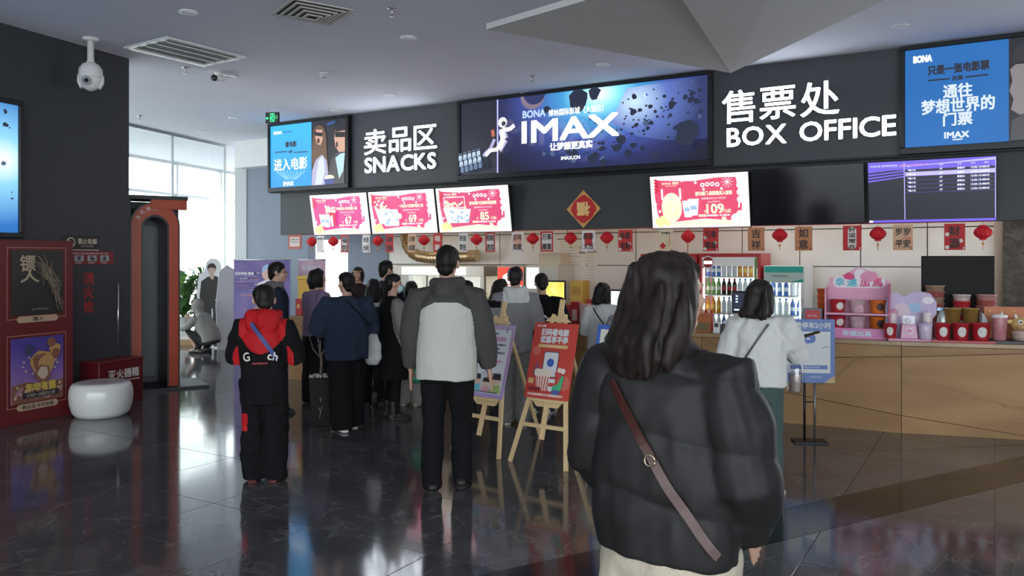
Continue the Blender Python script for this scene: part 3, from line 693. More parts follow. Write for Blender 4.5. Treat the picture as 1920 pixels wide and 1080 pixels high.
MB().box(-w + .008, w - .008, -.002, .001, .01, TVH - .01).build('screen_glass', mat('off_screen', (.006, .007, .012), .12, var=0), t)
t, w = screen(1627, 1871, 'blue showtime timetable screen with rows of small text', 2.04)
P = Print(); z1 = TVH - .008
P.rect(-w + .008, w - .008, .008, z1, glow('time_black', (.004, .005, .014), 1))
vi = glow('time_violet', (.13, .09, .62), 1.1); vb = glow('time_bright', (.45, .40, 1), 1.1); vd = glow('time_dark', (.03, .03, .20), 1); tw = glow('time_white', (.75, .8, 1), 1.1)
P.rect(-w + .008, w - .008, z1 - .10, z1, vi); P.poly([(-w + .2, z1 - .07), (w - .01, z1 - .035), (w - .01, z1 - .01), (w - .3, z1 - .03)], vb)
for k in range(4): P.poly([(-w + .008, z1 - .12 - k * .035), (-w * .4, z1 - .09 - k * .03), (-w * .4, z1 - .075 - k * .03), (-w + .008, z1 - .10 - k * .035)], vi)
xs = -w * .40; P.line([(xs, .04), (xs, z1 - .02)], .008, vb); P.line([(w - .014, .04), (w - .014, z1 - .02)], .008, vb); P.rect(-w + .008, w - .008, .008, .035, vi); P.rect(-w + .01, -w + .05, .01, .034, tw)
P.text('欢迎光临 博纳国际影城', -w + .03, z1 - .045, .022, tw, align='l', w=.28); P.text('请提前十分钟检票入场', -w + .33, z1 - .048, .02, glow('time_pink', (.9, .35, .45), 1), align='l', w=.28)
P.rect(xs + .01, w - .018, z1 - .17, z1 - .125, vb)
for r_ in range(7):
    z = z1 - .06 - r_ * .045; col_ = [xs + .03, .15 * w, .42 * w, .62 * w, .82 * w]
    tx_ = [('影片', '影厅', '语言', '时间', '票价'), ('飞驰人生', '1厅', '国语2D', '13:30-15:40', '35元')][min(r_, 1)]
    for a_, s_ in zip(col_, tx_): P.text(s_, a_, z, .02, tw if r_ else vb, align='l', bold=.001)
    if r_: P.line([(xs + .01, z - .022), (w - .018, z - .022)], .002, vi)
P.done('screen_picture', t, (0, -.0005, 0))
# upside down fortune diamond
u = hu(1094, C_L); z = hz(1094, 392, C_L); t = thing('fortune_diamond', 'red and gold diamond paper with an inverted fortune character', 'decoration', WT(u, C_L - .012, z), -TH)
s = .262; MB().prism([(0, -s), (s, 0), (0, s), (-s, 0)], -.004, .004).build('paper', mat('gold_paper', (.62, .33, .10), .5, .1, var=.2, scale=60), t)
P = Print(); rp = ink('fortune_red', (.50, .012, .015)); gp = ink('fortune_gold', (.80, .52, .20))
k = .14; P.poly([(-.03, -s + .07), (.03, -s + .07), (s - .07, -.03), (s - .07, .03), (.03, s - .07), (-.03, s - .07), (-s + .07, .03), (-s + .07, -.03)], rp)
P.disc(0, 0, .175, rp, n=24)
P.text('福', 0, 0, .18, gp, bold=.013, rot=PI); P.done('print', t, (0, -.0045, 0))
# ------------------------------------------------------------------ service counter faced with sandstone slabs
CZ = .86
LE, JN, RE = Vector((-3.04, 10.93, 0)), Vector((3.66, 7.56, 0)), Vector((6.2, 6.80, 0))
ra = math.atan2(JN.y - LE.y, JN.x - LE.x); rb = math.atan2(RE.y - JN.y, RE.x - JN.x); la = (JN - LE).length; lb = (RE - JN).length
counter = thing('service_counter', 'long sandstone-faced service counter under the header', 'counter', (0, 0, 0))
M_TOP = marble('counter_top_stone', (.38, .25, .13), (.28, .18, .09), (.19, .12, .07), .3)
cta = link('counter_run', None, counter, LE, ra); ctb = link('counter_run', None, counter, JN, rb)
def run(e, L, name):
    MB().box(.0, L, .022, .62, .0, CZ - .04).build('carcass', M_DARK, e)
    MB().box(.0, L, .0, .68, CZ - .04, CZ).build('worktop', M_TOP, e, bevel=.003)
run(cta, la, 'a'); run(ctb, lb, 'b')
na, nb_ = Vector((-math.sin(ra), math.cos(ra), 0)), Vector((-math.sin(rb), math.cos(rb), 0))
q1, q2 = JN + na * .68, JN + nb_ * .68
MB().slab([(JN.x, JN.y), (q2.x, q2.y), (q1.x, q1.y)], CZ - .04, CZ - .0005).build('worktop_corner', M_TOP, counter)
def bays(e, L, n, first_flip):
    g = .0025; fl = first_flip
    for k in range(n):
        a, c = k * L / n + g, (k + 1) * L / n - g
        zu = (.60, .715) if fl else (.715, .80); zl = (.42, .165) if fl else (.165, .0)
        f2 = lambda za, zc: [(a, za[0]), (c, za[0]), (c, zc[0]), (a, zc[0])]
        MB().prism([(a, zl[0] + g), (c, zl[1] + g), (c, zu[1] - g), (a, zu[0] - g)], .0, .021).build('stone_slab', M_STONE, e, bevel=.0015)
        MB().prism([(a, zu[0] + g), (c, zu[1] + g), (c, CZ - .043), (a, CZ - .043)], .0, .021).build('stone_slab', M_STONE, e, bevel=.0015)
        lowp = [(a, 0), (c, 0), (c, zl[1] - g), (a, zl[0] - g)] if zl[1] > .01 else [(a, 0), (c, 0), (a, zl[0] - g)]
        MB().prism(lowp, .0, .021).build('stone_slab', M_STONE, e, bevel=.0015)
bays(cta, la, 4, True); bays(ctb, lb, 2, False)
def cpos(px, off):
    if px < 1691: x, y = on_line(px, 9.401 + off * math.sqrt(1 + .503 ** 2), .503)
    else: x, y = on_line(px, 8.655 + off * math.sqrt(1 + .2992 ** 2), .2992)
    return Vector((x, y, CZ)), (ra if px < 1691 else rb)
def csize(px0, px1, off, pyt, pyb=None):
    """centre, turn, width and height (over the counter) of a thing seen between two columns"""
    p, r = cpos((px0 + px1) / 2, off); sc = p.y / F
    return p, r, (px1 - px0) * sc, CAMZ + (HOR - pyt) * sc - CZ

# ------------------------------------------------------------------ things behind the counter
CF = 12.42
M_RED = mat('fridge_red', (.45, .015, .02), .35, var=.03); M_FW = mat('fridge_white', (.85, .86, .86), .4, var=.02)
M_LED = mat('fridge_led', (.02, .02, .02), .3, var=0, emit=5, ecol=(.9, 1, .97))
def bottle_mesh(kind):
    liq = [('water', (.70, .80, .86)), ('cola', (.03, .012, .008)), ('orange', (.75, .30, .03)), ('green', (.20, .42, .12)), ('blue', (.08, .20, .60)), ('milk', (.86, .80, .70))][kind]
    o = thing('drink_bottle', 'x', 'bottle')
    MB().lathe([(.028, 0), (.030, .01), (.030, .13), (.026, .155), (.012, .185), (.012, .20)], 10).build('bottle_body', mat('drink_' + liq[0], liq[1], .2, var=.03), o)
    MB().lathe([(.0135, .198), (.0135, .218), (.011, .22)], 10).build('cap', mat('cap_%d' % kind, [(.1, .3, .7), (.5, .02, .02), (.8, .4, .05), (.1, .4, .1), (.8, .8, .8), (.7, .1, .1)][kind], .4), o)
    MB().lathe([(.0304, .06), (.0308, .062), (.0308, .108), (.0304, .11)], 10).build('bottle_label', mat('blabel_%d' % kind, [(.75, .8, .9), (.5, .02, .02), (.85, .6, .1), (.8, .85, .7), (.7, .8, .9), (.85, .85, .8)][kind], .5), o)
    return o
BOT = [bottle_mesh(k) for k in range(6)]; BUSED = [False] * 6
BNAME = ['clear water bottle', 'dark cola bottle', 'orange juice bottle', 'green tea bottle', 'blue sports drink bottle', 'pale milk tea bottle']
def put_bottle(k, loc, where, group):
    o = BOT[k] if not BUSED[k] else copy_tree(BOT[k]); BUSED[k] = True
    o.location = loc; o['label'] = BNAME[k] + ' ' + where; o['group'] = group
def fridge(px0, px1, pyt, label, mf, kinds, where, short, nb, emblem, rows_shown=None):
    c = CF; u0, u1 = hu(px0, c), hu(px1, c); um = (u0 + u1) / 2; w = (u1 - u0) / 2; H = hz((px0 + px1) / 2, pyt, c); D = .56
    loc = WT(um, c, 0); t = thing('drinks_fridge', label, 'fridge', loc, -TH)
    b = MB().box(-w, -w + .04, .03, D, .06, H).box(w - .04, w, .03, D, .06, H).box(-w + .04, w - .04, .03, D, H - .05, H).box(-w + .04, w - .04, .03, D, .06, .34).box(-w + .04, w - .04, D - .03, D, .34, H - .05)
    b.build('cabinet', M_FW if mf is not M_RED else M_RED, t, bevel=.003)
    MB().box(-w + .05, w - .05, .06, D - .05, .0, .06).build('plinth', M_BLACK, t)
    MB().box(-w + .041, w - .041, D - .045, D - .031, .341, H - .051).build('back_liner', mat('liner_glow', (.9, .9, .9), .5, var=0, emit=.8, ecol=(.93, 1, .98)), t)  # liner's own glow stands in for bright light inside the fridge
    hd = .17 if mf is M_RED else .22
    dr = MB(); e_ = .045
    dr.box(-w, -w + e_, 0, .03, .30, H).box(w - e_, w, 0, .03, .30, H).box(-w + e_, w - e_, 0, .03, .30, .36).box(-w + e_, w - e_, 0, .03, H - (.05 if mf is M_RED else hd), H)
    dr.build('door_frame', mf, t, bevel=.004)
    MB().box(-w + e_, w - e_, .012, .016, .36, H - (.05 if mf is M_RED else hd)).build('door_glass', M_GLASS, t)
    MB().tube([(w - e_ / 2, -.03, .8), (w - e_ / 2, -.03, 1.15)], .009, 8).tube([(w - e_ / 2, -.03, .82), (w - e_ / 2, .01, .82)], .006, 6).tube([(w - e_ / 2, -.03, 1.13), (w - e_ / 2, .01, 1.13)], .006, 6).build('door_handle', M_STEEL, t)
    for s in (-1, 1): MB().box(s * (w - .06) - .008, s * (w - .06) + .008, .035, .05, .38, H - .2).build('led_strip', M_LED, t)
    zs = [.42, .66, .90, 1.15, 1.395][: 5 if mf is M_RED else 4]
    for z in zs:
        MB().box(-w + .045, w - .045, .06, D - .06, z - .012, z).build('shelf', M_FW, t)
    if mf is M_RED:
        MB().box(-w + e_, w - e_, .005, .011, H - hd, H - .05).build('header_card', mat('fridge_card', (.60, .60, .58), .5, emit=.15), t)
        MB().box(w - e_ - .03, w - e_, -.004, .0, .4, H - .06).build('side_label', ink('green_strip', (.12, .30, .06)), t)
        P = Print(.0008); P.disc(-w + .13, H - .12, .085, ink('emb_ring', (.75, .72, .70)), n=28); P.disc(-w + .13, H - .12, .072, ink('emb_red', (.30, .01, .02)), n=28); P.rect(-w + .07, -w + .19, H - .145, H - .10, glow('emb_white', (1, 1, 1), 1.0)); P.done('emblem', t, (0, -.003, 0))
    else:
        P = Print(.0008); P.rect(-w + .01, w - .01, H - hd + .01, H - .01, ink('teal_pale', (.50, .62, .55))); P.rect(-w + .01, w - .01, H - .09, H - .01, ink('teal', (.02, .40, .32)))
        P.poly([(w * .3, H - hd + .01), (w - .01, H - hd + .01), (w - .01, H - hd + .05)], ink('teal', (.02, .40, .32)))
        P.line([(-w * .6 + .03 * k * w * 1.2, H - .135 + .018 * math.sin(k * 1.9)) for k in range(24)], .006, ink('script_dark', (.05, .15, .12))); P.done('header_print', t, (0, -.001, 0))
    # bottles standing on the shelves
    for si, z in enumerate(zs):
        if rows_shown and si not in rows_shown: continue
        for k in range(nb):
            x = -w + .09 + (2 * w - .18) * k / (nb - 1)
            if short and x < w * .35: continue
            kd = kinds[(si * 3 + (k // 3)) % len(kinds)]
            q = Matrix.Rotation(-TH, 3, 'Z') @ Vector((x, .14, 0))
            put_bottle(kd, (loc[0] + q.x, loc[1] + q.y, z + .0005), where + ', ' + ('lowest', 'second', 'middle', 'fourth', 'top')[si] + ' shelf', 'drink bottles ' + where)
fridge(1201, 1307, 476, 'red framed drinks fridge standing next to the wall panels behind the queue', M_RED, [0, 5], 'in the red fridge beside the bare wall panels', False, 8, None, (2, 3, 4))
fridge(1310, 1426, 475, 'red framed drinks fridge with a dark red round emblem between two fridges', M_RED, [5, 3, 1, 0, 4, 0, 2, 0], 'in the red fridge with the round emblem', False, 10, None, (1, 2, 3, 4))
fridge(1432, 1508, 498, 'white drinks fridge with a teal header card', None or mat('fridge_silver', (.62, .62, .60), .35, .3), [0, 4], 'in the white fridge with the teal header', False, 5, None, (1, 2, 3))
# grey box on the wall beside the red fridge
# back worktop for the machines
bu0, bu1 = hu(735, CF), hu(1195, CF); bm_ = (bu0 + bu1) / 2
t = thing('back_worktop', 'pale back worktop behind the counter carrying the snack machines', 'worktop', WT(bm_, CF, 0), -TH)
MB().box(bu0 - bm_, bu1 - bm_, .02, .60, 0, .84).build('base_cabinet', mat('cabinet_beige', (.45, .40, .34), .5), t)
MB().box(bu0 - bm_, bu1 - bm_, .0, .62, .84, .88).build('top', M_STEEL, t, bevel=.004)
def on_back(px0, px1, pyt):
    u0, u1 = hu(px0, CF), hu(px1, CF); return WT((u0 + u1) / 2, CF, .881), (u1 - u0) / 2, hz((px0 + px1) / 2, pyt, CF) - .881
M_CHAMP = mat('champagne_metal', (.45, .41, .35), .35, .5, var=.04)
# popcorn machine
l, w, H = on_back(738, 905, 498); t = thing('popcorn_machine', 'wide popcorn warmer with a lit white sign and glass doors', 'popcorn machine', l, -TH)
MB().box(-w, w, .04, .58, 0, .10).build('base', M_CHAMP, t, bevel=.004)
MB().box(-w, w, .03, .58, H - .17, H).build('top_case', M_CHAMP, t, bevel=.006)
for x in (-w, -w * .35, w * .3, w - .07): MB().box(x, x + .07, .04, .10, .10, H - .17).build('post', M_CHAMP, t)
MB().box(-w, w, .54, .58, .10, H - .17).build('back_panel', mat('warm_glow_back', (.75, .68, .55), .5, emit=.25, ecol=(1, .88, .65)), t)  # panel emits a warm glow in place of light inside the warmer
MB().box(-w + .16, w * .62, .022, .031, H - .15, H - .03).build('lit_sign', glow('machine_sign', (1, 1, .98), 1.6), t)
for a_, c_ in ((-w + .07, -w * .35), (-w * .35 + .07, w * .3), (w * .3 + .07, w - .07)): MB().box(a_, c_, .06, .066, .10, H - .17).build('glass_door', M_GLASS, t)
b = MB()
for k in range(90): b.ball((R.uniform(-w + .1, w - .1), R.uniform(.14, .5), .10 + .12 * R.random() ** 2), R.uniform(.018, .03), 6, 4)
o = b.build('popcorn', mat('popcorn', (.85, .75, .45), .8, var=.15), t); o['kind'] = 'stuff'
MB().lathe([(.09, .42), (.11, .44), (.11, .52), (.02, .55)], 18, (w * .05, .3, 0)).build('kettle', M_STEEL, t)
# foil duct above the machine
c0 = CF - .0; pts = []
for px, py in ((741, 405), (740, 425), (739, 445), (742, 462), (750, 476), (764, 484), (785, 487), (810, 487), (840, 485), (862, 484), (878, 483)):
    u = hu(px, CF); X_, Y_, _ = WT(u, CF, 0); pts.append(Vector((X_ + ST * .3, Y_ + CT * .3, hz(px, py, CF) + .035)))
fine = []
for i in range(len(pts) - 1):
    for k in range(9): fine.append(pts[i].lerp(pts[i + 1], k / 9))
b = MB(); b.tube(fine, [.100 if i % 2 else .076 for i in range(len(fine))], 14, smooth=False); b.build('foil_duct', mat('foil', (.62, .47, .28), .3, .7, var=.1, scale=20))
tag(bpy.data.objects['foil_duct'], 'ribbed foil exhaust duct curving above the popcorn warmer', 'duct')
# red lit drink dispenser
l, w, H = on_back(927, 977, 499); t = thing('drink_dispenser', 'red backlit soft drink dispenser with taps', 'dispenser', l, -TH)
MB().box(-w, w, .08, .5, 0, H).build('body', M_CHAMP, t, bevel=.006)
P = Print(.0008); P.rect(-w + .01, w - .01, .22, H - .02, glow('disp_red', (.85, .06, .03), 1.0)); P.blob(-w * .15, H - .2, .09, glow('disp_white', (1, .95, .9), 1.2), 4, .2, 12, 1.3); P.rect(-w + .03, w - .03, .26, .34, glow('disp_white', (1, .95, .9), 1.2)); P.done('lit_panel', t, (0, .0795, 0))
for k in range(3): MB().tube([(-w * .5 + k * w * .5, .06, .16), (-w * .5 + k * w * .5, .03, .08)], .012, 8).build('tap', M_BLACK, t)
MB().box(-w, w, -.02, .10, 0, .03).build('drip_tray', M_STEEL, t)
# pale ice machine with a lit panel, box on top
l, w, H = on_back(981, 1043, 497); t = thing('ice_machine', 'pale upright machine with a small lit white panel', 'machine', l, -TH)
MB().box(-w, w, .06, .55, 0, H).build('body', mat('machine_cream', (.60, .55, .46), .4, var=.03), t, bevel=.008)
MB().box(-w + .03, -w + .24, .052, .061, H - .36, H - .04).build('lit_panel', glow('machine_screen', (.86, .92, 1), 1.2), t)
MB().box(-w * .2, w - .04, .045, .061, .10, H - .45).build('service_door', mat('machine_cream2', (.52, .48, .40), .4), t, bevel=.004)
lb_ = (l[0] + CT * .10, l[1] - ST * .10, l[2] + H + .001); t = thing('carton', 'cream cardboard carton on top of the pale machine', 'carton', (lb_[0] + ST * .3, lb_[1] + CT * .3, lb_[2]), -TH)
MB().box(-.19, .19, -.16, .16, 0, .185).build('box', mat('carton_cream', (.62, .50, .36), .8, var=.05), t, bevel=.004)
MB().box(-.19, .19, -.03, .03, .1852, .1862).build('tape', mat('tape', (.55, .42, .25), .3), t)
l, w, H = on_back(1064, 1088, 527); t = thing('carton', 'yellow cardboard carton on the back worktop', 'carton', (l[0] + ST * .2, l[1] + CT * .2, l[2]), -TH)
MB().box(-w, w, -.12, .12, 0, H).build('box', mat('carton_yellow', (.62, .38, .07), .7, var=.05), t, bevel=.004); MB().box(-w * .7, w * .7, -.1215, -.1201, H * .5, H * .8).build('carton_print', ink('carton_print', (.5, .25, .05)), t)
l, w, H = on_back(1094, 1190, 560); t = thing('snack_box_rack', 'low rack of red and white snack boxes on the back worktop', 'rack', (l[0] + ST * .2, l[1] + CT * .2, l[2]), -TH)
MB().box(-w, w, -.12, .12, 0, .02).box(-w, w, .10, .12, .02, H).build('rack_frame', M_STEEL, t)
for k in range(6): MB().box(-w + .01 + k * w / 3, -w + (k + 1) * w / 3 - .01, -.1, .09, .02, .02 + H * (.55 + .4 * R.random())).build('snack_box', mat('snack_%d' % (k % 3), [(.5, .03, .04), (.6, .5, .42), (.55, .2, .05)][k % 3], .5), t, bevel=.003)
# wall notices
for px0, px1, py0, py1, lab in ((1045, 1099, 446, 499, 'white ruled price notice on the panelled wall above the cartons'), (1102, 1120, 470, 499, 'small plain paper notice on the panelled wall')):
    c = C_B + .026; u0, u1 = hu(px0, c), hu(px1, c); z0, z1 = hz(px0, py1, c), hz(px0, py0, c)
    t = thing('wall_notice', lab, 'notice', WT((u0 + u1) / 2, c, (z0 + z1) / 2), -TH); w, h = (u1 - u0) / 2, (z1 - z0) / 2
    MB().box(-w, w, -.003, .002, -h, h).build('sheet', mat('notice_paper', (.70, .64, .54), .7, var=.02), t)
    P = Print(); dkk = ink('notice_ink', (.16, .15, .15))
    P.rect(-w, w * .9, h - .03, h - .012, dkk)
    for k in range(9): P.rect(-w * .9, w * (.2 + .2 * (k % 3)), h - .07 - k * .045, h - .066 - k * .045, dkk)
    if w > .2: P.text('3月', w * .7, h * .3, .05, dkk); P.rect(w * .5, w * .95, -.02, 0, dkk)
    P.done('print', t, (0, -.0035, 0))

# ------------------------------------------------------------------ lanterns and festival papers along the header
M_LAN = mat('lantern_red', (.60, .010, .018), .55, var=.04, scale=40); M_GOLD = mat('gold_trim', (.60, .35, .09), .4, .4)
CLN = C_L - .16
t = thing('hanging_line', 'thin red line the lanterns and papers hang from under the header', 'line', (0, 0, 0))
for a_, c_ in ((560, 1200), (1200, 1860)):
    n = 24; pts = []
    for k in range(n + 1):
        px = a_ + (c_ - a_) * k / n; u = hu(px, CLN); pts.append(Vector(WT(u, CLN, 2.035)))
    MB().tube(pts, .003, 5).build('cord', M_LAN, t)
def lantern():
    o = thing('paper_lantern', 'x', 'lantern')
    n = 24; b = MB(); prof = [(.030, .135), (.045, .128), (.075, .10), (.088, .068), (.075, .036), (.045, .01), (.030, .003)]
    v = []; f = []
    for r, z in prof:
        for i in range(n):
            k = r * (1 + (.045 if i % 2 else -.045) * (r > .035)); v.append((k * math.cos(2 * PI * i / n), k * math.sin(2 * PI * i / n), z - .135))
    for j in range(len(prof) - 1):
        for i in range(n): f.append((j * n + i, j * n + (i + 1) % n, (j + 1) * n + (i + 1) % n, (j + 1) * n + i))
    b.add(v, f, 0, False); b.build('lantern_body', M_LAN, o)
    MB().lathe([(.032, .0), (.034, .002), (.034, .012), (.030, .014)], 16).build('top_cap', M_LAN, o); MB().lathe([(.030, -.148), (.034, -.146), (.034, -.134), (.032, -.132)], 16).build('bottom_cap', M_LAN, o)
    MB().tube([(0, 0, .012), (0, 0, .045)], .002, 5).build('hanging_thread', M_LAN, o)
    MB().lathe([(.004, -.205), (.018, -.19), (.004, -.172)], 8).build('charm', M_GOLD, o)
    MB().tube([(0, 0, -.146), (0, 0, -.25)], .0025, 5).build('tassel', M_LAN, o)
    return o
LAN = lantern(); used = False
for px, near in ((585, 'beside the small framed notice'), (625, 'over the bright doorway'), (708.5, 'under the menu screen priced 69, beside a red paper'), (795, 'under the gap of the 69 and 85 screens'), (893.5, 'under the menu screen priced 85'), (999, 'beside the white greeting paper with black brushwork'), (1070, 'in front of the ruled wall notice'), (1138, 'between a white and a red paper under the fortune diamond'), (1290, 'under the menu screen priced 109'), (1462, 'between the two kraft papers'), (1646, 'beside the white oval good luck paper'), (1843, 'over the back of the dark monitor')):
    o = LAN if not used else copy_tree(LAN); used = True
    o.location = WT(hu(px, CLN), CLN, 1.985); o['label'] = 'red pleated paper lantern ' + near; o['group'] = 'red lanterns under the header'; o.rotation_euler = (0, 0, R.uniform(0, 1))
RD, WH, KR, PE, BG = (.52, .03, .03), (.72, .68, .66), (.52, .22, .10), (.66, .42, .26), (.66, .55, .36)
papers = [(601, WH, 'bk', '好运\n连连', None), (647, WH, 'bk', '福\n到', RD), (687, WH, 'bk', '大吉\n大利', None), (731, RD, 'bk', '恭喜\n发财', None), (773, PE, 'bk', '万事\n如意', None), (821, RD, 'wh', '福\n喜', None), (869, WH, 'bk', '好运\n常在', None), (920, WH, 'bk', '招财\n进宝', RD),
          (971, WH, 'bk', '吉祥\n如意', None), (1026, WH, 'bk', '万事\n顺意', RD), (1104, WH, 'rd', '新春\n大吉', None), (1173, RD, 'bk', '恭喜\n发财', 'flower'), (1249, BG, 'bk', '平安\n喜乐', 'diamond'), (1333, RD, 'bk', '万事\n顺意', 'flower'), (1418, KR, 'bk', '吉\n祥', None), (1507, KR, 'bk', '如\n意', None),
          (1598, RD, 'oval', '好\n运\n常\n在', None), (1693, PE, 'bk', '岁岁\n平安', 'tags'), (1790, RD, 'bk', '财\n源', 'flower')]
pnear = {601: 'pale curled paper beside the bright doorway', 647: 'white paper with red edge strip over the bright doorway', 687: 'white paper under the menu screen priced 67', 731: 'red paper with black brushwork by the foil duct', 773: 'peach paper with black brushwork over the foil duct',
         821: 'red paper with white brushwork under the 85 screen edge', 869: 'white paper with fine black brushwork', 920: 'white paper with broad red border under the 85 screen', 971: 'white greeting paper of bold red tinted brushwork', 1026: 'red bordered paper with two columns of black brushwork', 1104: 'white paper with a red block at its middle',
         1173: 'red paper with pale flowers on its edge', 1249: 'beige paper with a red diamond', 1333: 'red paper with a pale flower under the 109 screen', 1418: 'kraft orange paper of large black brushwork above the red fridge', 1507: 'kraft orange paper of large black brushwork above the teal fridge', 1598: 'red paper with a white oval of four characters', 1693: 'peach paper with branch pattern and two red tags', 1790: 'red paper with round flower prints above the dark monitor'}
ikb = ink('brush_black', (.02, .018, .018)); ikr = ink('brush_red', (.5, .02, .02)); ikw = ink('brush_white', (.75, .68, .62))
for px, col_, ic, txt, ex in papers:
    wide = .165 if px < 950 else .20; w, h = wide / 2, .285
    t = thing('festival_paper', pnear[px] + ', hung under the header', 'paper', WT(hu(px, CLN), CLN, 2.018), -TH + R.uniform(-.06, .06), 'festival papers under the header')
    nm = 'paper_%02d%02d' % (int(col_[0] * 99), int(col_[1] * 99)); b = MB(); n = 6
    bow = [.012 * math.sin(PI * k / n) for k in range(n + 1)]
    for k in range(n): b.add([(-w, -bow[k], -h * k / n), (w, -bow[k], -h * k / n), (w, -bow[k + 1], -h * (k + 1) / n), (-w, -bow[k + 1], -h * (k + 1) / n)], [(0, 1, 2, 3)])
    for k in range(n): b.add([(-w, -bow[k] + .0015, -h * k / n), (w, -bow[k] + .0015, -h * k / n), (w, -bow[k + 1] + .0015, -h * (k + 1) / n), (-w, -bow[k + 1] + .0015, -h * (k + 1) / n)], [(3, 2, 1, 0)])
    b.build('sheet', mat(nm, col_, .7, var=.08, scale=25), t)
    P = Print(); ik = {'bk': ikb, 'rd': ikr, 'wh': ikw, 'oval': ikb}[ic]
    if ex == RD: P.frame(-w, w, -h, 0, .022, ikr)
    if px == 971: P.disc(0, -h * .45, .08, ink('tint', (.70, .36, .26)), .11)
    if px == 1104: P.rect(-.055, .055, -.2, -.03, ikr)
    if ic == 'oval': P.rrect(-.045, .045, -h + .01, -.012, .044, ikw)
    if ex == 'flower':
        for k in range(3): P.disc(-w + .03 + (k % 2) * .13, -h + .03 + k * .07, .022, ikw, n=9)
    if ex == 'diamond': [P.disc(w * .5, -.09 - .03 * k, .008, ikr, n=6) for k in range(5)]; P.disc(-w * .4, -h + .07, .045, ikr, n=4)
    if ex == 'tags':
        for k in range(2): P.frame(.03 + k * .03, .05 + k * .03, -.21, -.14, .004, ikr)
        P.line([(-w + .01, -.24), (-.02, -.18), (.05, -.11), (w - .01, -.05)], .004, ikr)
    P.rect(w - .022, w - .008, -h + .008, -h + .022, ikr if col_ is not RD else ikw); P.rect(w - .022, w - .008, -h + .026, -h + .034, ikr if col_ is not RD else ikw); P.rect(-w + .006, -w + .018, -h + .006, -h + .010, ikb)
    lines_ = txt.split('\n'); n = len(lines_); big = len(lines_[0]) == 1
    if px in (601, 1249): P.text(txt.replace('\n', ''), 0, -.05, .03, ik, bold=.001)
    else:
        for k, s in enumerate(lines_):
            P.text(s, 0, -h * (k + .5) / n * .94 - .01, (h / n) * (.74 if big else .60), ikw if px == 1104 and False else (ikb if px != 1104 else ikb), w=(.072 if n == 4 else .105) if big else w * 1.45, bold=.0025) if ik is not ikw else P.text(s, 0, -h * (k + .5) / n * .94 - .01, (h / n) * .6, ikw, w=w * 1.3, bold=.002)
    P.done('print', t, (0, -.0135, 0))
    MB().tube([(0, 0, -.004), (0, .001, .012)], .003, 5).build('clip', M_GOLD, t)
# framed red notice at the header's end
u = hu(553, CLN); t = thing('hanging_notice', 'small red framed notice hung at the end of the header', 'notice', WT(u, CLN, ZY(467, on_line(553, CLN)[1])), -TH)
MB().box(-.155, .155, -.006, .006, 0, .245).build('board', mat('notice_red', (.40, .09, .06), .6, var=.15), t, bevel=.002)
P = Print(); P.rect(-.115, .115, .045, .205, ink('notice_pink', (.66, .56, .52))); P.text('会员储值卡充值', 0, .165, .032, ikb, w=.2, bold=.001); P.rect(-.1, .1, .118, .128, ikb); P.text('满送活动', 0, .085, .02, ikr); P.done('print', t, (0, -.0065, 0))
for s in (-1, 1): MB().tube([(s * .12, 0, .245), (s * .12, 0, 2.05 - t.location.z)], .002, 5).build('hanging_thread', M_LAN, t)
# ------------------------------------------------------------------ goods and tills on the counter
M_PINK = mat('pink_card', (.72, .36, .50), .6, var=.04); M_PINK2 = mat('pink_card_deep', (.55, .10, .22), .6, var=.04); M_LIL = mat('lilac_card', (.52, .44, .62), .6, var=.06, scale=12)
M_CUPR = mat('cup_red', (.42, .02, .03), .35, var=.04); M_GOLDB = mat('gold_bucket', (.55, .37, .10), .3, .7, var=.06); M_ORG = mat('orange_plastic', (.62, .13, .03), .4, var=.04)
def bucket(name, label, px0, px1, off, pyt, m, cat='bucket', pr=None, group=None, z=None, taper=.8, loc=None, r=None, h=None):
    if loc is None:
        p, rz, w, H = csize(px0, px1, off, pyt); p = Vector(p)
        if z is not None: H -= z; p.z += z
        p.z += .001
    else: p, rz, w, H = Vector(loc), 0, r * 2, h
    t = thing(name, label, cat, p, rz, group); R_ = w / 2
    MB().lathe([(R_ * taper * .96, 0), (R_ * taper, .004), (R_ * .985, H - .006), (R_ * 1.02, H - .004), (R_ * 1.02, H), (R_ * .93, H), (R_ * taper * .9, .012)], 22).build('bucket_wall', m, t)
    if pr:
        b = MB(); n = 9
        for k in range(n):
            a0, a1 = -PI / 2 - .55 + 1.1 * k / n, -PI / 2 - .55 + 1.1 * (k + 1) / n
            hs = lambda a: .30 * math.sqrt(max(0, 1 - ((a + PI / 2) / .56) ** 2))
            rr = lambda zf: R_ * (taper + (1 - taper) * zf) * 1.012
            v = []
            for a in (a0, a1):
                for s in (-1, 1): zf = .5 + s * hs(a); v.append((rr(zf) * math.cos(a), rr(zf) * math.sin(a), zf * H))
            b.add(v, [(0, 2, 3, 1)], 0, True)
        b.build('printed_patch', pr, t)
    return t, p, R_, H
def tumbler(label, px0, px1, off, pyt, col, lid, z=0, group='tumblers and jars on the counter'):
    p, rz, w, H = csize(px0, px1, off, pyt); p = Vector(p); H -= z; p.z += z + .001; r = w / 2
    t = thing('tumbler', label, 'tumbler', p, rz, group)
    MB().lathe([(r * .78, 0), (r * .85, .005), (r, H * .80), (r * .98, H * .82)], 18).build('tumbler_body', mat('tum_%s' % col[0], col[1], .3, var=.18, scale=40), t)
    MB().lathe([(r * 1.03, H * .815), (r * 1.05, H * .83), (r * 1.02, H * .90), (r * .5, H * .93)], 18).build('lid', mat('lid_%s' % lid[0], lid[1], .35), t)
    MB().tube([(r * .2, 0, H * .92), (r * .35, 0, H)], r * .14, 8).build('straw', mat('lid_%s' % lid[0], lid[1], .35), t)
    return t
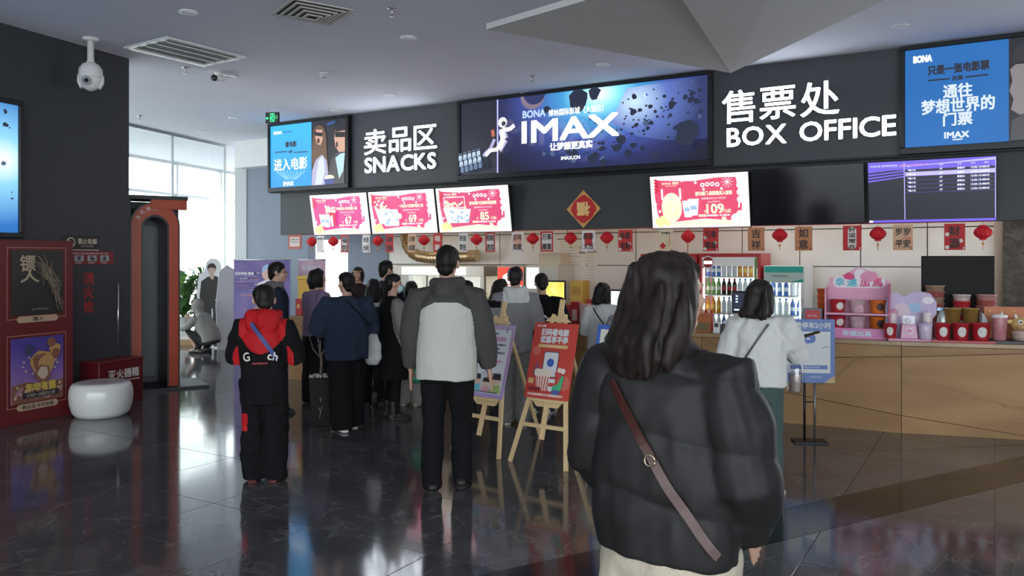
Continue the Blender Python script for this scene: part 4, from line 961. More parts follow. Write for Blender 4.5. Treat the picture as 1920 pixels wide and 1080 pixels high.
# pink display rack
p, rz, w, H = csize(1557, 1656, .12, 530); w /= 2; w *= 1.12
rk = thing('display_rack', 'pink cardboard display rack with two shelves and blue and pink lettering', 'display rack', p + Vector((0, 0, .001)), rz)
top = H; o = .13
MB().prism([(-w, 0), (w, 0), (w, top), (w * .75, top + .03), (w * .55, top + .10), (w * .25, top + .12), (0, top + .155), (-w * .3, top + .10), (-w * .6, top + .05), (-w * .9, top + .04), (-w, top - .02)], .24, .255).build('back_board', M_PINK, rk)
for s in (-1, 1): MB().box(s * w - .006, s * w + .006, .0, .255, 0, top * (.97 if s > 0 else .9)).build('side_board', M_PINK2 if s > 0 else M_PINK, rk)
MB().box(-w + .006, w - .006, .0, .24, .0, .085).build('base_box', mat('pink_base', (.66, .20, .42), .5), rk)
zs1 = .085 + .16
MB().box(-w + .006, w - .006, .0, .24, zs1 - .018, zs1).build('shelf', M_PINK, rk)
MB().box(-w - .01, w + .01, -.008, -.001, -.0, .10).build('front_lip', mat('pink_lip', (.68, .25, .48), .5), rk)
P = Print(.0008); li = ink('sky_letter', (.12, .48, .62)); pi_ = ink('rose_letter', (.66, .06, .20)); wl = ink('white_edge', (.78, .74, .78))
P.rrect(-w * .82, w * .85, top - .06, top + .055, .05, wl)
for k, ch in enumerate('幸運加馬'): P.text(ch, -w * .6 + k * w * .4, top - .002, .085, li if k < 2 else pi_, bold=.004)
P.disc(w * .05, top + .075, .055, wl, .06); P.blob(w * .32, top + .05, .05, ink('rose_soft', (.70, .28, .42)), 5, .15, 12, 1.5); P.blob(-w * .3, top + .055, .035, pi_, 6, .2, 12, 1.4)
for r_ in range(4):
    for k in range(16): P.disc(-w * .9 + k * w * .12, top - .09 - r_ * .035, .005, ink('dot_white', (.78, .55, .66)), n=6)
P.done('print', rk, (0, .239, 0))
P = Print(.0008); P.text('幸運加馬', 0, .05, .05, ink('lip_letter', (.55, .70, .80)), w=w * .9, bold=.003); P.done('print', rk, (0, -.0085, 0))
cols = [('red', M_CUPR), ('pink', mat('cup_pinkprint', (.60, .42, .46), .4, var=.35, scale=25)), ('orange', mat('cup_orange', (.66, .16, .02), .4, var=.03))]
pw = mat('patch_white', (.70, .62, .58), .5, var=.3, scale=60); pk_ = mat('patch_dark', (.05, .02, .02), .5)
Rz = Matrix.Rotation(rz, 3, 'Z')
for sh, z in ((0, .0855), (1, zs1 + .0005)):
    for k, (nm, m) in enumerate(cols):
        q = Rz @ Vector((-w * .64 + k * w * .63, .13, 0)); dz = CZ + .0012 + z
        bucket('popcorn_bucket', '%s popcorn bucket on the %s shelf of the pink rack' % (('red', 'pale pink printed', 'orange ball-striped')[k], ('lower', 'upper')[sh]), 0, 0, 0, 0, m, 'bucket', pw if k < 1 else (pk_ if k == 2 else None), 'buckets on the pink rack', loc=(rk.location.x + q.x, rk.location.y + q.y, dz), r=w * .265, h=.125)
# wire basket tower
p, rz, w, H = csize(1534, 1550, .36, 541); t = thing('basket_stack', 'tall stack of orange plastic baskets beside the pink rack', 'basket stack', p + Vector((0, 0, .001)), rz)
for k in range(7):
    z0 = k * H / 7; b = MB(); w_ = w / 2 * 1.2
    b.lathe([(w_ * .82, 0), (w_ * .86, .003), (w_, H / 7 * .8), (w_ * 1.1, H / 7 * .8), (w_ * 1.1, H / 7 * .98), (w_ * .95, H / 7 * .98), (w_ * .8, .006)], 16, (0, 0, z0)); b.build('basket', M_ORG, t)
p, rz, w, H = csize(1506, 1540, .16, 579); t = thing('gift_box', 'small red and blue boxed gift beside the orange baskets', 'box', p + Vector((0, 0, .001)), rz)
MB().box(-w / 2, w / 2, 0, .12, 0, H).build('box', mat('gift_slate', (.14, .17, .22), .5, var=.1), t, bevel=.003); P = Print(); P.rrect(-w * .38, w * .42, H * .55, H * .95, .02, ink('gift_red', (.5, .06, .07))); P.text('新年礼盒', 0, H * .75, .02, ink('dot_white', (.78, .55, .66))); P.done('print', t, (0, -.0005, 0))
# lilac board display
p, rz, w, H = csize(1664, 1754, .22, 548); w /= 2; t = thing('display_board', 'lilac cloud-shaped display board on a pink tray', 'display board', p + Vector((0, 0, .001)), rz)
cl = [(-w, .15), (-w * 1.0, H * .7), (-w * .9, H * .92), (-w * .6, H), (-w * .3, H * .9), (0, H * 1.0), (w * .3, H * 1.02), (w * .7, H * .98), (w * .95, H * .8), (w * .95, H * .55), (w * .8, H * .45), (w * .8, 0), (-w * .8, 0), (-w * .8, .15)]
MB().prism(cl, .0, .015).build('board', M_LIL, t, bevel=.002)
MB().box(-w, w, -.19, -.002, 0, .025).build('tray', mat('tray_pink', (.62, .28, .42), .5), t, bevel=.003)
P = Print(.0008); P.blob(-w * .35, H * .62, .07, ink('lilac_pale', (.66, .52, .60)), 3, .15, 14); P.blob(w * .12, H * .68, .05, ink('lilac_blue', (.32, .50, .70)), 8, .2, 12, 1.2); P.disc(w * .62, H * .83, .05, ink('white_edge', (.78, .74, .78)), .035); P.done('print', t, (0, -.0005, 0))
TZ = .027
bucket('popcorn_bucket', 'small red printed bucket on the pink tray before the lilac board', 1657, 1681, .035, 607, M_CUPR, pr=pw, group='buckets on the right of the counter', z=TZ)
tumbler('white and pink tumbler standing behind the small red bucket', 1666, 1682, .165, 577, ('whitepink', (.66, .55, .58)), ('pink', (.62, .25, .38)), z=TZ)
p, rz, w, H = csize(1688, 1718, .08, 592); H -= TZ; t = thing('toy_box', 'pink toy dispenser box with a clear top before the lilac board', 'toy', p + Vector((0, 0, TZ + .001)), rz); w /= 2
MB().add([(-w, -.06, 0), (w, -.06, 0), (w, .06, 0), (-w, .06, 0), (-w * .8, -.05, H * .62), (w * .8, -.05, H * .62), (w * .8, .05, H * .62), (-w * .8, .05, H * .62)], [(3, 2, 1, 0), (4, 5, 6, 7), (0, 1, 5, 4), (1, 2, 6, 5), (2, 3, 7, 6), (3, 0, 4, 7)]).build('toy_base', mat('toy_pink', (.66, .34, .50), .4), t, bevel=.004)
MB().box(-w * .7, w * .7, -.045, .045, H * .622, H).build('clear_top', M_PLASTIC_CLEAR, t)
MB().ball((0, 0, H * .78), (.03, .03, .025), 12, 8).build('toy_figure', mat('toy_violet', (.40, .30, .52), .5), t)
P = Print(); P.disc(0, H * .34, .032, ink('white_edge', (.78, .74, .78)), n=20); P.disc(0, H * .34, .022, ink('rose_soft', (.70, .28, .42)), n=20); P.done('print', t, (0, -.062, 0))
tumbler('spotted white tumbler beside the pink toy dispenser', 1730, 1746, .15, 582, ('whitespot', (.68, .62, .60)), ('white', (.75, .70, .72)), z=TZ)
p, rz, w, H = csize(1712, 1730, .03, 604)
tumbler('lilac and white jar before the lilac board', 1723, 1747, .015, 604, ('lilac', (.58, .50, .62)), ('lilac', (.50, .42, .60)), z=TZ)
# red buckets on a red tray, gold buckets behind
p, rz, w, H = csize(1752, 1857, .08, 600); t = thing('display_tray', 'long red tray under the red buckets', 'tray', p + Vector((0, .02, .001)), rz); MB().box(-w / 2, w / 2, -.10, .06, 0, .022).build('tray_board', mat('tray_red', (.48, .08, .10), .5), t, bevel=.003)
for px0, px1, lab in ((1752, 1781, 'red bucket with a pale medallion next to the lilac board'), (1786, 1816, 'red bucket with a pale medallion at the middle of the red tray'), (1822, 1855, 'red bucket with a white dragon patch at the end of the red tray')):
    bucket('popcorn_bucket', lab, px0, px1, .06, 606, M_CUPR, pr=pw, group='buckets on the right of the counter', z=.024)
for px0, px1, lab in ((1771, 1801, 'gold metal bucket next to the silver bag'), (1805, 1834, 'gold metal bucket beside the grey slanted carton')):
    p, rz, w, H = csize(px0, px1, .25, 578); t = thing('riser_block', 'dark riser block under the %s' % lab, 'riser', p + Vector((0, 0, .001)), rz); MB().box(-w * .42, w * .42, -.06, .06, 0, .12).build('block', mat('riser_brown', (.12, .06, .05), .6), t, bevel=.003)
    bucket('popcorn_bucket', lab, px0, px1, .25, 578, M_GOLDB, group='buckets on the right of the counter', z=.123, taper=.72)
p, rz, w, H = csize(1836, 1848, .20, 585); t = thing('slant_carton', 'pale grey slanted carton beside the gold bucket', 'carton', p + Vector((0, 0, .001)), rz); MB().prism([(-w / 2, 0), (w / 2, 0), (w / 2, H * .75), (-w * .2, H)], -.05, .05).build('box', mat('carton_grey', (.45, .46, .52), .5), t, bevel=.002); MB().tube([(0, -.052, H * .6), (0, -.0505, H * .6)], .012, 12).build('hole_print', M_BLACK, t)
def stack(label, px0, px1, off, pyt, z0, m1, m2, n):
    p, rz, w, H = csize(px0, px1, off, pyt); t = thing('bucket_stack', label, 'bucket stack', p + Vector((0, 0, .001)), rz, 'wrapped stacks of buckets'); H -= 0; r = w / 2
    for k in range(n):
        a = H * k / n; MB().lathe([(r * .86, a), (r * .90, a + .004), (r, a + H / n * .8), (r * 1.05, a + H / n * .82), (r * 1.05, a + H / n * .97), (r * .8, a + H / n * .97)], 16).build('bucket', m1 if k % 2 else m2, t)
    return t
mr = mat('stack_red', (.34, .09, .08), .5, var=.2, scale=40); mb_ = mat('stack_brown', (.30, .20, .14), .4, var=.3, scale=30); mp_ = mat('stack_rose', (.45, .22, .22), .5, var=.2, scale=40)
stack('tall clear-wrapped stack of red and brown buckets beside the monitor', 1736, 1769, .44, 535, 0, mr, mb_, 9)
stack('rosy stack of wrapped buckets at the stone wall end', 1832, 1866, .42, 552, 0, mp_, mr, 8)
stack('stack topped by a red and white bucket behind the gold buckets', 1788, 1818, .38, 552, 0, M_CUPR, mat('stack_white', (.55, .46, .44), .5, var=.3, scale=40), 7)
p, rz, w, H = csize(1757, 1779, .30, 577); t = thing('snack_bag', 'puffy silver and blue snack bag beside the gold bucket', 'snack bag', p + Vector((0, 0, .001)), rz)
MB().ball((0, 0, H * .48), (w * .5, .05, H * .48), 16, 12).build('bag', mat('bag_silver', (.45, .50, .52), .3, .4, var=.3, scale=20), t); MB().box(-w * .45, w * .45, -.004, .004, H * .9, H).build('seal', mat('bag_blue', (.25, .40, .58), .3, .3), t)
# orange board, pink tumbler, cow shaped bucket on a black plinth
p, rz, w, H = csize(1858, 1990, .10, 577); t = thing('display_plinth', 'low black plinth under the orange board', 'plinth', p + Vector((0, 0, .001)), rz)
MB().box(-w / 2, w / 2, -.09, .2, 0, .03).build('plinth', M_BLACK, t, bevel=.003)
t = thing('display_board', 'orange display board standing on the black plinth', 'display board', p + Vector((-math.sin(rz) * .17, math.cos(rz) * .17, .032)), rz); MB().box(-w / 2 + .02, w / 2, -.008, .008, 0, H - .035).build('board', mat('board_orange', (.50, .17, .07), .5, var=.15, scale=9), t, bevel=.002)
for k in range(6): MB().lathe([(.012, -.0085), (.012, -.0095)], 10, T=Matrix.Translation((-w * .4 + k * .1, 0, H - .08)) @ Matrix.Rotation(PI / 2, 4, 'X') @ Matrix.Translation((0, 0, .018))).build('dot_print', ink('gold_dot', (.75, .42, .12)), t)
tumbler('clear pink tumbler with white straw before the orange board', 1861, 1887, .05, 586, ('rosy', (.45, .18, .20)), ('straw', (.75, .72, .70)), z=.033)
p, rz, w, H = csize(1897, 1937, .06, 590); t = thing('cow_bucket', 'yellow cow-shaped popcorn bucket with small horns', 'bucket', p + Vector((0, 0, .033)), rz); r = w / 2; H -= .033
MB().lathe([(r * .7, 0), (r * .85, .02), (r * .9, H * .35), (r * .55, H * .42)], 20).build('base_cup', mat('cow_base', (.45, .34, .28), .5, var=.3, scale=40), t)
MB().ball((0, 0, H * .63), (r, r * .9, H * .28), 20, 14).build('head', mat('cow_yellow', (.62, .44, .16), .5, var=.05), t)
MB().ball((0, -r * .45, H * .55), (r * .75, r * .6, H * .15), 18, 12).build('muzzle', mat('cow_tan', (.55, .32, .17), .5), t)
for s in (-1, 1):
    MB().tube([(s * r * .45, 0, H * .84), (s * r * .6, 0, H * .97), (s * r * .55, 0, H * 1.02)], [.018, .012, .005], 8).build('horn', mat('cow_horn', (.68, .60, .50), .5), t)
    MB().ball((s * r * .4, -r * .72, H * .73), .022, 12, 8).build('eye_white', mat('toy_white', (.8, .8, .8), .3), t); MB().ball((s * r * .38, -r * .72 - .016, H * .73), .01, 10, 6).build('pupil', M_BLACK, t)
    MB().ball((s * r * 1.0, 0, H * .72), (.035, .012, .02), 10, 6).build('ear', mat('cow_yellow', (.62, .44, .16), .5), t)
# tills
def monitor(label, px0, px1, off, pyt, pyb, mscreen, turn=0, back=False):
    p, rz, w, H = csize(px0, px1, off, pyt); sc = p.y / F; h = (pyb - pyt) * sc; zb = H - h
    t = thing('till_monitor', label, 'monitor', p + Vector((0, 0, .001)), rz + turn, 'tills on the counter')
    w /= 2 * max(.3, math.cos(rz + turn))
    MB().box(-w, w, -.018, .018, zb, H).build('monitor_case', M_BLACK if not back else mat('monitor_back', (.011, .012, .012), .6, var=.03, spec=.2), t, bevel=.005)
    if mscreen: MB().box(-w + .018, w - .018, -.0195, -.0185, zb + .022, H - .018).build('screen', mscreen, t)
    MB().box(-.03, .03, .0, .03, .015, zb + .05).build('stand_neck', M_BLKM, t); MB().box(-.10, .10, -.07, .09, 0, .015).build('stand_foot', M_BLKM, t, bevel=.004)
    return t, w, zb, H
ylw = ramp_mat('till_yellow', [(.3, (.95, .62, .05)), (.55, (1, .80, .18)), (.75, (1, .92, .55))], scale=9, emit=1.0)
monitor('till monitor glowing yellow on the counter behind the queue', 1021, 1061, .15, 526, 563, ylw)
monitor('till monitor with a bright pale blue screen near the woman in a white top', 1146, 1172, .18, 543, 590, glow('till_blue', (.75, .86, 1), 1.2), -.2)
t, w, zb, H = monitor('till monitor with a dark menu column beside the red fridge', 1377, 1410, .15, 546, 588, glow('till_dark', (.02, .025, .05), 1.0), -.25)
P = Print(.0008); P.rect(w * .25, w - .02, zb + .03, H - .03, glow('till_blue2', (.35, .50, 1), 1.1)); P.rect(-w + .03, w * .2, zb + .03, zb + .045, glow('till_blue', (.75, .86, 1), 1.2))
for k in range(3): P.rect(-w * .6, -w * .4, H - .06 - k * .03, H - .045 - k * .03, glow('till_blue', (.75, .86, 1), 1.2))
P.done('screen_menu', t, (0, -.0198, 0))
monitor('large dark monitor turned away on the counter before the stone wall', 1734, 1857, .58, 480, 578, None, .10, True)
p, rz, w, H = csize(1308, 1334, .2, 586); t = thing('carton', 'open brown and orange snack carton on the counter by the red fridge', 'carton', p + Vector((0, 0, .001)), rz); w /= 2
MB().box(-w, w, -.08, .08, 0, .006).box(-w, w, -.08, -.074, .006, H).box(-w, w, .074, .08, .006, H).box(-w, -w + .006, -.074, .074, .006, H).box(w - .006, w, -.074, .074, .006, H).build('box', mat('carton_orange', (.40, .12, .03), .6, var=.08), t)
MB().box(-w + .01, w - .01, -.081, -.0801, .02, H * .5).build('carton_print', ink('carton_olive', (.16, .12, .05)), t)
for k in range(5): MB().tube([(-w + .03 + k * w * .4, .0, .01), (-w + .03 + k * w * .4, .01, H + .03)], .014, 8).build('snack_stick', mat('stick_%d' % (k % 2), [(.5, .05, .04), (.7, .55, .4)][k % 2], .5), t)
p, rz, w, H = csize(1354, 1371, .1, 607); t = thing('receipt_printer', 'black receipt printer beside the till', 'printer', p + Vector((0, 0, .001)), rz); w /= 2
MB().prism([(-w, 0), (w, 0), (w, H), (-w, H)], -.07, .07).build('printer_body', M_BLACK, t, bevel=.008); MB().box(-w * .6, w * .6, -.02, -.018, H + .0005, H + .03).build('paper_slip', M_WPL, t)
p, rz, w, H = csize(1338, 1351, .08, 604); t = thing('card_reader', 'small white card reader beside the receipt printer', 'card reader', p + Vector((0, 0, .001)), rz); w /= 2
MB().prism([(-w, 0), (w, 0), (w * .8, H), (-w * .8, H)], -.03, .04).build('reader_body', M_WPL, t, bevel=.005); MB().box(-w * .55, w * .55, -.0315, -.0305, H * .55, H * .9).build('display', M_BLACK, t)
# red gift packs on the left of the counter
GIFTR = [mat('gift_%d' % k, c, .45, var=.25, scale=25) for k, c in enumerate(((.42, .02, .03), (.52, .06, .05), (.60, .36, .32)))]
for k, (px0, px1, pyt, m, lab) in enumerate(((538, 553, 560, 0, 'dark red gift box at the end of the counter'), (553, 569, 556, 1, 'bright red gift box beside the purple sweater'), (573, 588, 566, 2, 'pale rose gift box beside the purple sweater'))):
    p, rz, w, H = csize(px0, px1, .12 + .03 * k, pyt); t = thing('gift_box', lab, 'box', p + Vector((.12, -.06, .001)), rz, 'gift boxes on the counter end'); w *= .5
    MB().box(-w, w, 0, .12, 0, H).build('box', GIFTR[m], t, bevel=.003); P = Print(); P.disc(0, H * .55, w * .5, ink('fortune_gold', (.80, .52, .20))); P.text('福', 0, H * .55, w * .7, rp); P.done('print', t, (0, -.0006, 0))
p, rz, w, H = csize(546, 580, .42, 517); t = thing('gift_hamper', 'large yellow gift hamper box behind the red gift boxes', 'box', p + Vector((.15, -.07, .001)), rz); w *= .5
MB().box(-w, w, -.1, .14, 0, H - .05).build('box', mat('hamper_yellow', (.62, .36, .03), .5, var=.08), t, bevel=.005); MB().box(-w * 1.05, w * 1.05, -.11, .15, H - .05, H).build('lid', mat('hamper_lid', (.66, .42, .05), .5, var=.08), t, bevel=.005)
for k, (px, pyt) in enumerate(((1062, 572), (1079, 566), (1096, 570))):
    p, rz, w, H = csize(px - 8, px + 8, .12, pyt); t = thing('gift_pack', ('red gift pack right beside the yellow till', 'red gift pack between two others by the yellow till', 'pale red gift pack next to the woman in white')[k], 'gift', p + Vector((0, 0, .001)), rz, 'gift packs by the yellow till')
    MB().box(-w / 2, w / 2, -.03, .07, 0, H).build('box', GIFTR[(1, 0, 2)[k]], t, bevel=.003); P = Print(); P.rrect(-w * .3, w * .3, H * .25, H * .7, .012, ink('gift_paleprint', (.70, .50, .42))); P.done('print', t, (0, -.0306, 0))

# ------------------------------------------------------------------ easels with posters
M_PINE = mat('pine', (.62, .46, .24), .55, var=.10, scale=12, stretch=(6, 6, 1))
def easel(pl, pr_, label, plabel, pw, ph, zb, lean, paint):
    """pl, pr_ plan points of the front feet; the legs lean back to a common top"""
    pl, pr_ = Vector(pl), Vector(pr_); m = (pl + pr_) / 2; d = (pr_ - pl); hw = d.length / 2; rz = math.atan2(d.y, d.x)
    t = thing('easel', label, 'easel', m, rz, 'pine easels by the queue')
    tl = math.tan(lean); ht = zb + ph + .16; y = lambda z: z * tl
    for s in (-1, 1): MB().bar((s * hw, y(0) + 0, 0), (s * hw * .20, y(ht - .12), ht - .12), .032, .022).build('leg', M_PINE, t)
    MB().bar((0, y(zb - .35) + .012, zb - .32), (0, y(ht) + .012, ht), .04, .02).build('mast', M_PINE, t)
    MB().bar((0, y(ht - .1) + .03, ht - .1), (0, y(ht - .1) + .55, 0), .03, .02, ref=(1, 0, 0)).build('rear_leg', M_PINE, t)
    fr = lambda z: hw + (hw * .2 - hw) * z / (ht - .12)
    MB().bar((-fr(.30), y(.30) + .004, .30), (fr(.30), y(.30) + .004, .30), .03, .02, ref=(0, 1, 0)).build('cross_bar', M_PINE, t)
    MB().box(-pw / 2 * .75, pw / 2 * .75, y(zb) - .04, y(zb) + .012, zb - .03, zb - .005).build('ledge', M_PINE, t, bevel=.003)
    MB().prism([(-.10, zb - .075), (.10, zb - .075), (.14, zb - .031), (-.14, zb - .031)], y(zb) - .012, y(zb) + .012).build('ledge_block', M_PINE, t)
    MB().prism([(-.12, zb + ph * math.cos(lean) + .005), (.12, zb + ph * math.cos(lean) + .005), (.06, zb + ph * math.cos(lean) + .05), (-.06, zb + ph * math.cos(lean) + .05)], y(zb + ph) - .026, y(zb + ph)).build('top_clamp', M_PINE, t)
    # the poster rests on the ledge: a thing of its own
    c = Vector((0, y(zb) - .030, zb - .004)); q = Matrix.Rotation(rz, 3, 'Z') @ c
    pb_ = thing('poster_board', plabel, 'poster', (m.x + q.x, m.y + q.y, c.z), 0, 'poster boards on the easels'); pb_.rotation_euler = (-lean, 0, rz)
    P = Print(); body = paint(P, pw, ph)
    MB().box(-pw / 2, pw / 2, 0, .008, 0, ph).build('board', body, pb_); P.done('print', pb_, (0, -.0006, 0))
def paintA(P, w, h):
    lp = ramp_mat('poster_lilac', [(0, (.36, .28, .56)), (.5, (.44, .26, .42)), (1, (.40, .36, .52))], 'z', loc=(0, 0, 0), stretch=(1, 1, 1.3), rough=.5); wp = ink('poster_white', (.62, .64, .66)); dkk = ink('poster_dark', (.10, .10, .13)); bl = ink('poster_blue', (.05, .12, .42)); pkk = ink('poster_pinkbar', (.60, .25, .45))
    P.rrect(-w * .43, w * .43, h * .05, h * .93, .012, wp)
    for s in (-1, 1): P.rect(s * w * .30 - .004, s * w * .30 + .004, h * .89, h * .96, dkk)
    P.text('博纳影城', 0, h * .875, .016, bl, bold=.001); P.text('自助取票机须知', 0, h * .80, .036, pkk, w=w * .62, bold=.002)
    for k, s in enumerate(('1.请打开手机扫描，点击右上角“领取会员卡”', '即可享受会员购票优惠（全国通用）', '2.请扫描屏幕右侧小程序码取票或咨询工作', '人员 祝您观影愉快')): P.text(s, -w * .36 + .02 * (k % 2), h * (.72 - .055 * k), .017, dkk, align='l', w=w * (.72, .5, .72, .3)[k], bold=.0008)
    P.rrect(-w * .38, w * .30, h * .478, h * .508, .009, pkk)
    P.disc(-.01, h * .385, .030, bl, n=20)
    P.text('关注公众号 会员更优惠', 0, h * .32, .011, dkk)
    hp = ink('poster_hair', (.03, .025, .03)); sp = ink('poster_skin', (.62, .45, .36))
    for x, z, c, s in ((-.11, .17, (.15, .45, .55), 1), (0, .14, (.60, .30, .35), .9), (.11, .18, (.30, .42, .12), 1.1)):
        P.poly([(x - .055 * s, h * .07), (x + .055 * s, h * .07), (x + .04 * s, h * z), (x - .04 * s, h * z)], ink('poster_c%d' % int(100 * c[0]), c)); P.disc(x, h * z + .035, .042 * s, sp); P.poly([(x - .045 * s, h * z + .04), (x + .045 * s, h * z + .04), (x + .035 * s, h * z + .085 * s), (x - .035 * s, h * z + .085 * s)], hp)
    P.rect(-w * .36, w * .36, h * .06, h * .075, dkk)
    return lp
def paintB(P, w, h):
    rdp = mat('poster_red', (.50, .055, .04), .5, var=.02); cr = ink('poster_cream', (.72, .62, .52)); wt_ = ink('poster_white', (.62, .64, .66)); dkk = ink('poster_dark', (.10, .10, .13))
    for x, z, r in ((w * .40, h * .22, .06), (-w * .43, h * .62, .04)): P.disc(x * .85, z, r, ink('poster_red2', (.56, .13, .10)), n=20)
    P.text('BONA 博纳', -w * .33, h * .955, .018, wt_, bold=.001, w=w * .2)
    P.text('扫码看电影', w * .0, h * .875, .055, wt_, w=w * .62, bold=.004); P.text('优惠享不停', w * .0, h * .775, .055, wt_, w=w * .62, bold=.004)
    P.rrect(-w * .34, w * .34, h * .665, h * .71, .014, ink('poster_gold', (.60, .40, .16))); P.text('微信扫描小程序码购票享优惠', 0, h * .688, .014, cr)
    P.rrect(-w * .17, w * .17, h * .28, h * .62, .02, dkk); P.rrect(-w * .155, w * .155, h * .29, h * .605, .016, wt_); P.disc(0, h * .47, .034, ink('poster_blue', (.05, .12, .42)), n=20)
    nb = ink('poster_navy', (.08, .10, .30)); gn = ink('poster_green', (.05, .40, .18))
    P.poly([(-w * .36, h * .30), (-w * .30, h * .30), (-w * .28, h * .50), (-w * .33, h * .40)], nb); P.poly([(-w * .27, h * .3), (-w * .2, h * .3), (-w * .22, h * .44)], nb)
    P.poly([(-w * .24, h * .10), (w * .0, h * .10), (w * .04, h * .30), (-w * .29, h * .30)], cr)
    for k in range(5): P.poly([(-w * .23 + k * w * .05, h * .10), (-w * .21 + k * w * .05, h * .10), (-w * .24 + k * w * .065, h * .29), (-w * .265 + k * w * .065, h * .29)], ink('poster_stripe', (.50, .06, .06)))
    for k in range(14): P.disc(-w * .27 + (k % 7) * w * .048, h * (.315 + .03 * (k // 7)), .022, cr, n=9)
    P.poly([(w * .04, h * .10), (w * .16, h * .10), (w * .18, h * .26), (w * .02, h * .26)], wt_); P.rect(w * .035, w * .17, h * .16, h * .21, ink('poster_stripe', (.50, .06, .06)))
    P.poly([(w * .12, h * .09), (w * .33, h * .12), (w * .36, h * .30), (w * .30, h * .32), (w * .26, h * .2), (w * .14, h * .17)], gn); P.disc(w * .22, h * .09, .04, nb, .022)
    P.disc(w * .24, h * .33, .035, ink('poster_stripe', (.50, .06, .06))); P.disc(w * .33, h * .37, .024, cr, n=8); P.disc(w * .25, h * .38, .022, cr, n=8)
    P.rrect(-w * .40, -w * .12, h * .09, h * .14, .01, ink('poster_maroon', (.22, .02, .03))); P.rect(-w * .42, -w * .30, h * .18, h * .25, ink('poster_gold', (.60, .40, .16)))
    P.text('本活动最终解释权归大理博纳影城所有', 0, h * .045, .02, cr, w=w * .8, bold=.001)
    return rdp
def paintC(P, w, h):
    bd = mat('poster_blueboard', (.045, .11, .42), .5, var=.03)
    P.rect(-w * .42, w * .43, h * .04, h * .94, ramp_mat('poster_pale', [(0, (.50, .56, .55)), (1, (.62, .60, .45))], 'z', stretch=(1, 1, 1.1), rough=.5))
    rr = ink('poster_stripe', (.50, .06, .06)); P.rrect(-w * .24, -w * .14, h * .86, h * .92, .008, rr); P.text('博纳影城', w * .06, h * .89, .028, rr, bold=.001)
    P.text('储值卡', w * .05, h * .79, .05, rr, bold=.003); P.text('1000元', -w * .0, h * .67, .10, rr, w=w * .62, bold=.006); P.text('充值满额立享优惠', 0, h * .54, .03, ink('poster_dark', (.10, .10, .13)), w=w * .6)
    P.rrect(-w * .32, w * .32, h * .2, h * .45, .02, ink('poster_gold', (.60, .40, .16))); P.text('会员专享', 0, h * .33, .06, rr, bold=.003)
    return bd
fy = lambda px, py: (PX(px, CAMZ * F / (py - HOR)), CAMZ * F / (py - HOR), 0)
easel(fy(848, 843), fy(935, 861), 'pine easel carrying the lilac and white notice', 'lilac bordered white notice with a cartoon family on easel', .40, .63, .47, math.radians(17), paintA)
easel(fy(956, 865), fy(1061, 884), 'pine easel carrying the red poster', 'red poster with phone and popcorn bucket on easel', .42, .62, .52, math.radians(16), paintB)
easel(fy(1081, 881), fy(1186, 902), 'pine easel carrying the blue bordered poster', 'blue bordered pale poster with red figures on easel', .42, .62, .52, math.radians(14), paintC)

# ------------------------------------------------------------------ parking notice on a two-post stand
Ys = 7.19; sx = PX(1518, Ys); t = thing('sign_stand', 'blue parking notice board on a black two-post stand', 'sign', (sx, Ys, 0), -.12)
MB().box(-.145, .145, -.09, .09, 0, .018).build('base_plate', M_BLKM, t, bevel=.003)
MB().tube([(-.044, 0, .018), (-.044, 0, .62)], .011, 10).build('post', M_BLKM, t); MB().tube([(.044, 0, .018), (.044, 0, .62)], .011, 10).build('post', mat('grey_post', (.16, .16, .17), .35, .6), t); MB().tube([(-.044, 0, .36), (.044, 0, .36)], .006, 8).build('tie_bar', M_BLKM, t)
MB().box(-.225, .215, -.012, .010, .53, 1.10).build('board', mat('parking_blue', (.10, .18, .42), .45, var=.03), t, bevel=.004)
P = Print(); wp = ink('park_white', (.60, .62, .62)); bl = ink('park_blue', (.10, .17, .45))
P.rect(-.20, .175, .62, .99, wp); P.text('免费停车2小时', 0, 1.045, .055, wp, w=.36, bold=.002); P.text('P', -.01, .90, .12, bl, w=.10, bold=.012)
P.rrect(-.17, .15, .655, .69, .004, bl); P.text('凭票根兑换停车券', 0, .672, .02, wp); P.text('博纳国际影城', .05, .585, .016, wp); P.line([(.10, .845), (.16, .86)], .006, bl)
for a, b_ in ((-.215, .60), (.205, 1.0), (.205, .72), (-.215, .83)): P.disc(a, b_, .004, wp, n=8)
P.poly([(.12, .535), (.213, .535), (.213, .60)], ink('park_gold', (.50, .36, .16))); P.done('print', t, (0, -.0125, 0))

